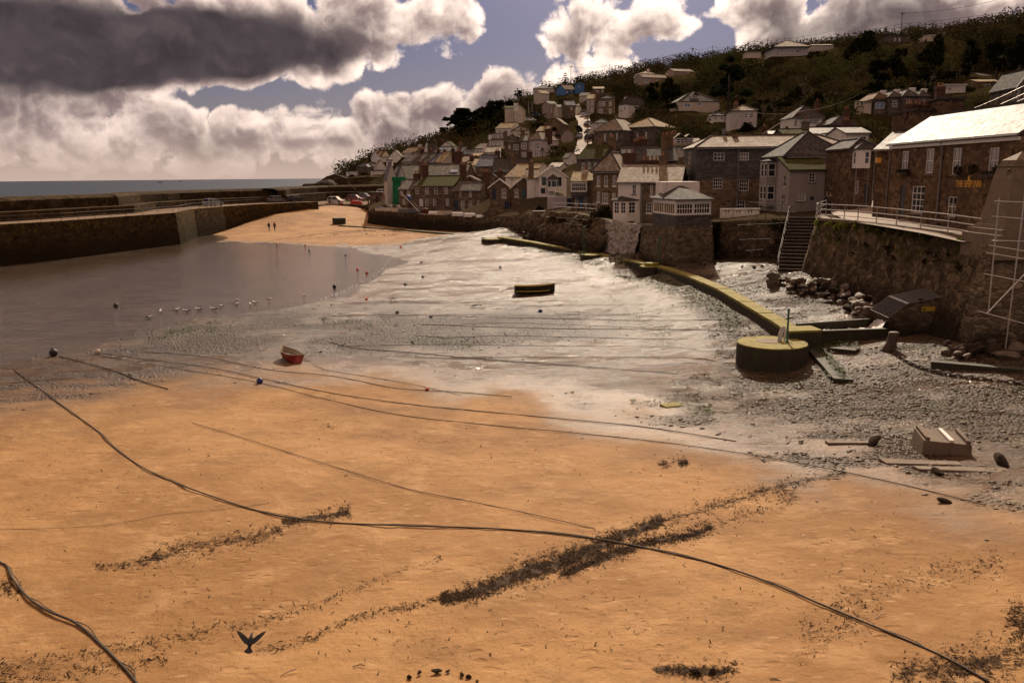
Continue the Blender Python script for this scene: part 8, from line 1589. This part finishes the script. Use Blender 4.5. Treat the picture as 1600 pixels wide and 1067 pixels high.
# ------------------------------------------------------------------ sky, sun, exposure
SUN_EL, SUN_AZ = R(32.5), R(8.5)
sd = Vector((math.sin(SUN_AZ)*math.cos(SUN_EL), math.cos(SUN_AZ)*math.cos(SUN_EL), math.sin(SUN_EL)))
sl_ = bpy.data.lights.new('sun', 'SUN'); sl_.energy = 4.6; sl_.angle = R(.6); sl_.color = (1, .86, .68)
so = bpy.data.objects.new('sun', sl_); COL.objects.link(so); so.rotation_euler = sd.to_track_quat('Z', 'Y').to_euler()
wd = bpy.data.worlds.new('World'); S.world = wd; wd.use_nodes = True; wd.node_tree.nodes.clear(); t = NT(wd.node_tree)
out = t.n('ShaderNodeOutputWorld'); bg = t.n('ShaderNodeBackground'); t.l.new(bg.outputs[0], out.inputs[0])
sky = t.n('ShaderNodeTexSky', {'sky_type': 'NISHITA', 'sun_disc': False, 'sun_elevation': SUN_EL, 'sun_rotation': SUN_AZ, 'air_density': 1., 'dust_density': 1.5, 'ozone_density': 2.5})
# clouds live in (azimuth, elevation), unit = 0.0769 rad
CU = .0769
def azel(px, py):
    d = ray(px, py).normalized(); return math.atan2(d.x, d.y)/CU, math.asin(d.z)/CU
# group: density of cloud at (u,v)
# (px, py, su, sv, amplitude): where banks of cloud stand, where the sky is open
BL = [(120, 66, 2.6, .62, 1.25), (420, 60, 2.2, .55, 1.0), (250, 120, 2.6, .32, .6), (570, 95, .75, .32, .45), (-250, 20, 3., 1.4, .8), (640, 10, 1.6, .38, .5), (730, 60, .5, .2, .3),
      (330, 205, .95, .48, .62), (120, 205, 1.4, .5, .34), (560, 205, 1.1, .5, .62), (690, 190, 1.1, .55, .7), (780, 150, .75, .62, .7), (850, 170, .6, .5, .5), (450, 235, 2.2, .3, .5), (100, 245, 1.8, .2, .25), (230, 175, .7, .3, .12), (520, 140, .5, .25, .3), (770, 110, .4, .3, .35), (30, 195, .6, .4, .3),
      (890, 40, .6, .5, .6), (985, 45, .85, .55, .62), (1000, 100, .5, .3, .45), (1070, 40, .3, .3, .4), (880, 110, .5, .35, .35), (870, 60, .3, .3, .3),
      (1300, 0, 1.5, .7, .72), (1500, 30, 1.8, .8, .7), (1180, 15, .5, .36, .5), (1230, 60, .6, .4, .4), (1400, 60, 1.4, .4, .3),
      (690, 88, .28, .12, .34), (700, 130, .25, .1, .25),
      (420, 140, 1.3, .18, -.9), (620, 130, .9, .22, -.75), (730, 105, .9, .24, -.6), (790, 75, .35, .5, -.5), (1110, 90, .42, .42, -.9), (1055, 95, .3, .3, -.4), (800, 45, .22, .4, -.35), (300, 150, .9, .12, -.5)]
g = bpy.data.node_groups.new('cloud_density', 'ShaderNodeTree'); g.interface.new_socket('uv', in_out='INPUT', socket_type='NodeSocketVector')
g.interface.new_socket('density', in_out='OUTPUT', socket_type='NodeSocketFloat'); g.interface.new_socket('bank', in_out='OUTPUT', socket_type='NodeSocketVector')
q = NT(g); gi = g.nodes.new('NodeGroupInput'); go = g.nodes.new('NodeGroupOutput'); uv = gi.outputs[0]
warp = q.n('ShaderNodeTexNoise', {'noise_dimensions': '2D'}, Scale=.9, Detail=2.); q.set(warp, 'Vector', uv)
wv = q.n('ShaderNodeVectorMath', {'operation': 'MULTIPLY_ADD'}); q.set(wv, 0, warp.outputs['Color']); wv.inputs[1].default_value = (.7, .45, 0); 
wm = q.n('ShaderNodeVectorMath', {'operation': 'ADD'}); q.set(wm, 0, uv); wm.inputs[1].default_value = (-.35, -.22, 0); q.set(wv, 2, wm.outputs[0])
n1 = q.n('ShaderNodeTexNoise', {'noise_dimensions': '2D'}, Scale=1.05, Detail=5., Roughness=.52); q.set(n1, 'Vector', q.map(wv.outputs[0], (1., 1.35, 1))); n1 = n1.outputs[0]
vo = q.n('ShaderNodeTexVoronoi', {'feature': 'F1', 'voronoi_dimensions': '2D'}, Vector=wv.outputs[0], Scale=2.1)
vo2 = q.n('ShaderNodeTexVoronoi', {'feature': 'F1', 'voronoi_dimensions': '2D'}, Vector=wv.outputs[0], Scale=5.2)
fw = q.n('ShaderNodeTexNoise', {'noise_dimensions': '2D'}, Scale=7., Detail=3., Roughness=.6); q.set(fw, 'Vector', uv)
fm = q.n('ShaderNodeVectorMath', {'operation': 'MULTIPLY_ADD'}); q.set(fm, 0, fw.outputs['Color']); fm.inputs[1].default_value = (.2, .16, 0); q.set(fm, 2, wv.outputs[0])
for v_ in (vo, vo2): q.set(v_, 'Vector', fm.outputs[0])
puff = q.math('SUBTRACT', .42, q.math('MULTIPLY_ADD', q.math('POWER', vo2.outputs['Distance'], 2.), .5, q.math('MULTIPLY', q.math('POWER', vo.outputs['Distance'], 2.), 1.25)))
nn = q.math('ADD', q.math('MULTIPLY', q.math('SUBTRACT', n1, .5), 1.35), q.math('MULTIPLY', puff, .62))
q.set(go, 'density', nn); q.set(go, 'bank', wv.outputs[0])
d0 = t.n('ShaderNodeTexCoord').outputs['Generated']; s3 = t.n('ShaderNodeSeparateXYZ', Vector=d0)
az = t.math('DIVIDE', t.math('ARCTAN2', s3.outputs[0], s3.outputs[1]), CU); el = t.math('DIVIDE', t.math('ARCSINE', s3.outputs[2]), CU)
def dens(du, dv):
    c = t.n('ShaderNodeCombineXYZ', X=t.math('ADD', az, du), Y=t.math('ADD', el, dv)); nd = t.n('ShaderNodeGroup', {'node_tree': g}); t.l.new(c.outputs[0], nd.inputs[0]); return nd
D0 = dens(0, 0); D1 = dens(.03, .09); D2 = dens(.07, .26); wuv = D0.outputs[1]; bk = None
for px, py, su, sv, am in BL:
    u0, v0 = azel(px, py); ma = t.n('ShaderNodeVectorMath', {'operation': 'MULTIPLY_ADD'}); t.l.new(wuv, ma.inputs[0]); ma.inputs[1].default_value = (1/su, 1/sv, 0); ma.inputs[2].default_value = (-u0/su, -v0/sv, 0)
    dp = t.n('ShaderNodeVectorMath', {'operation': 'DOT_PRODUCT'}); t.l.new(ma.outputs[0], dp.inputs[0]); t.l.new(ma.outputs[0], dp.inputs[1])
    bk = t.math('MULTIPLY_ADD', t.math('POWER', .36788, dp.outputs['Value']), am, 0. if bk is None else bk)
# everywhere else above the frame: broken cloud
hn = t.n('ShaderNodeTexNoise', {'noise_dimensions': '2D'}, Vector=wuv, Scale=.22, Detail=2.)
bk = t.math('MULTIPLY_ADD', t.math('MULTIPLY', t.ss(el, 2.6, 4.5), t.ss(hn.outputs[0], .36, .56)), 1.25, bk)
dd = t.math('ADD', t.math('SUBTRACT', bk, .34), D0.outputs[0])
alpha = t.ss(dd, -.04, .3)
r1 = t.math('SUBTRACT', D0.outputs[0], D1.outputs[0]); r2 = t.math('SUBTRACT', D0.outputs[0], D2.outputs[0])     # more cloud here than nearer the sun: a sunlit top
lit = t.math('MULTIPLY_ADD', r1, .75, t.math('MULTIPLY_ADD', r2, .62, .60))
lit = t.math('SUBTRACT', lit, t.math('MULTIPLY', t.ss(dd, .15, .9), .38)); lit = t.math('ADD', lit, t.math('MULTIPLY', t.ss(dd, .34, .02), .3))
lit = t.ss(lit, -.05, 1.02)
heavy = t.ss(t.math('MULTIPLY_ADD', dd, .12, bk), .76, 1.6)
sun_n = t.n('ShaderNodeVectorMath', {'operation': 'DOT_PRODUCT'}); t.set(sun_n, 0, d0); sun_n.inputs[1].default_value = sd; sc_ = t.math('MAXIMUM', sun_n.outputs['Value'], 0.)
glow = t.math('POWER', sc_, 9.)
white = t.mix(glow, (.95, .75, .65), (1.9, 1.55, 1.3)); mid = t.mix(glow, (.27, .19, .185), (.36, .26, .235))
dark = t.mix(t.ss(D0.outputs[0], -.45, .55), (.085, .066, .072), (.05, .038, .044)); dark = t.mix(t.ss(r2, .0, .7, 0, .4), dark, (.15, .115, .115))
cl = t.mix(lit, mid, white)
cl = t.mix(t.math('MULTIPLY', heavy, t.ss(dd, .12, .62)), cl, dark)
skyc = t.mix(1., sky.outputs[0], (.0165, .0160, .0232), 'MULTIPLY')
skyc = t.mix(t.ss(el, 2.2, .2, 0, .3), skyc, (.5, .38, .33))
fin = t.mix(alpha, skyc, cl)
haze = t.ss(el, .8, -.05, 0, .95); fin = t.mix(haze, fin, (.56, .415, .345))
fin = t.mix(t.ss(el, -.01, -.3), fin, (.12, .09, .07))
glw = t.math('MULTIPLY', t.math('POWER', sc_, 60.), 3.5); fin = t.mix(1., fin, t.n('ShaderNodeCombineColor', Red=glw, Green=t.math('MULTIPLY', glw, .85), Blue=t.math('MULTIPLY', glw, .68)).outputs[0], 'ADD')
fin = t.mix(t.ss(el, 3.6, 7.), fin, t.mix(1., fin, (2.15, 1.7, 1.28), 'MULTIPLY'))
k = t.n('ShaderNodeVectorMath', {'operation': 'SCALE'}); t.set(k, 0, fin); k.inputs['Scale'].default_value = 10.
t.set(bg, 'Color', k.outputs[0]); bg.inputs[1].default_value = .1
S.view_settings.view_transform = 'Standard'; S.view_settings.look = 'None'; S.view_settings.exposure = .12; S.view_settings.gamma = 1.
S.cycles.max_bounces = 5; S.cycles.diffuse_bounces = 2; S.cycles.glossy_bounces = 2; S.cycles.transmission_bounces = 2; S.cycles.use_denoising = True; S.cycles.use_adaptive_sampling = True; S.cycles.adaptive_threshold = .03
S.cycles.sample_clamp_indirect = 6.
wd.cycles.sampling_method = 'MANUAL'; wd.cycles.sample_map_resolution = 256
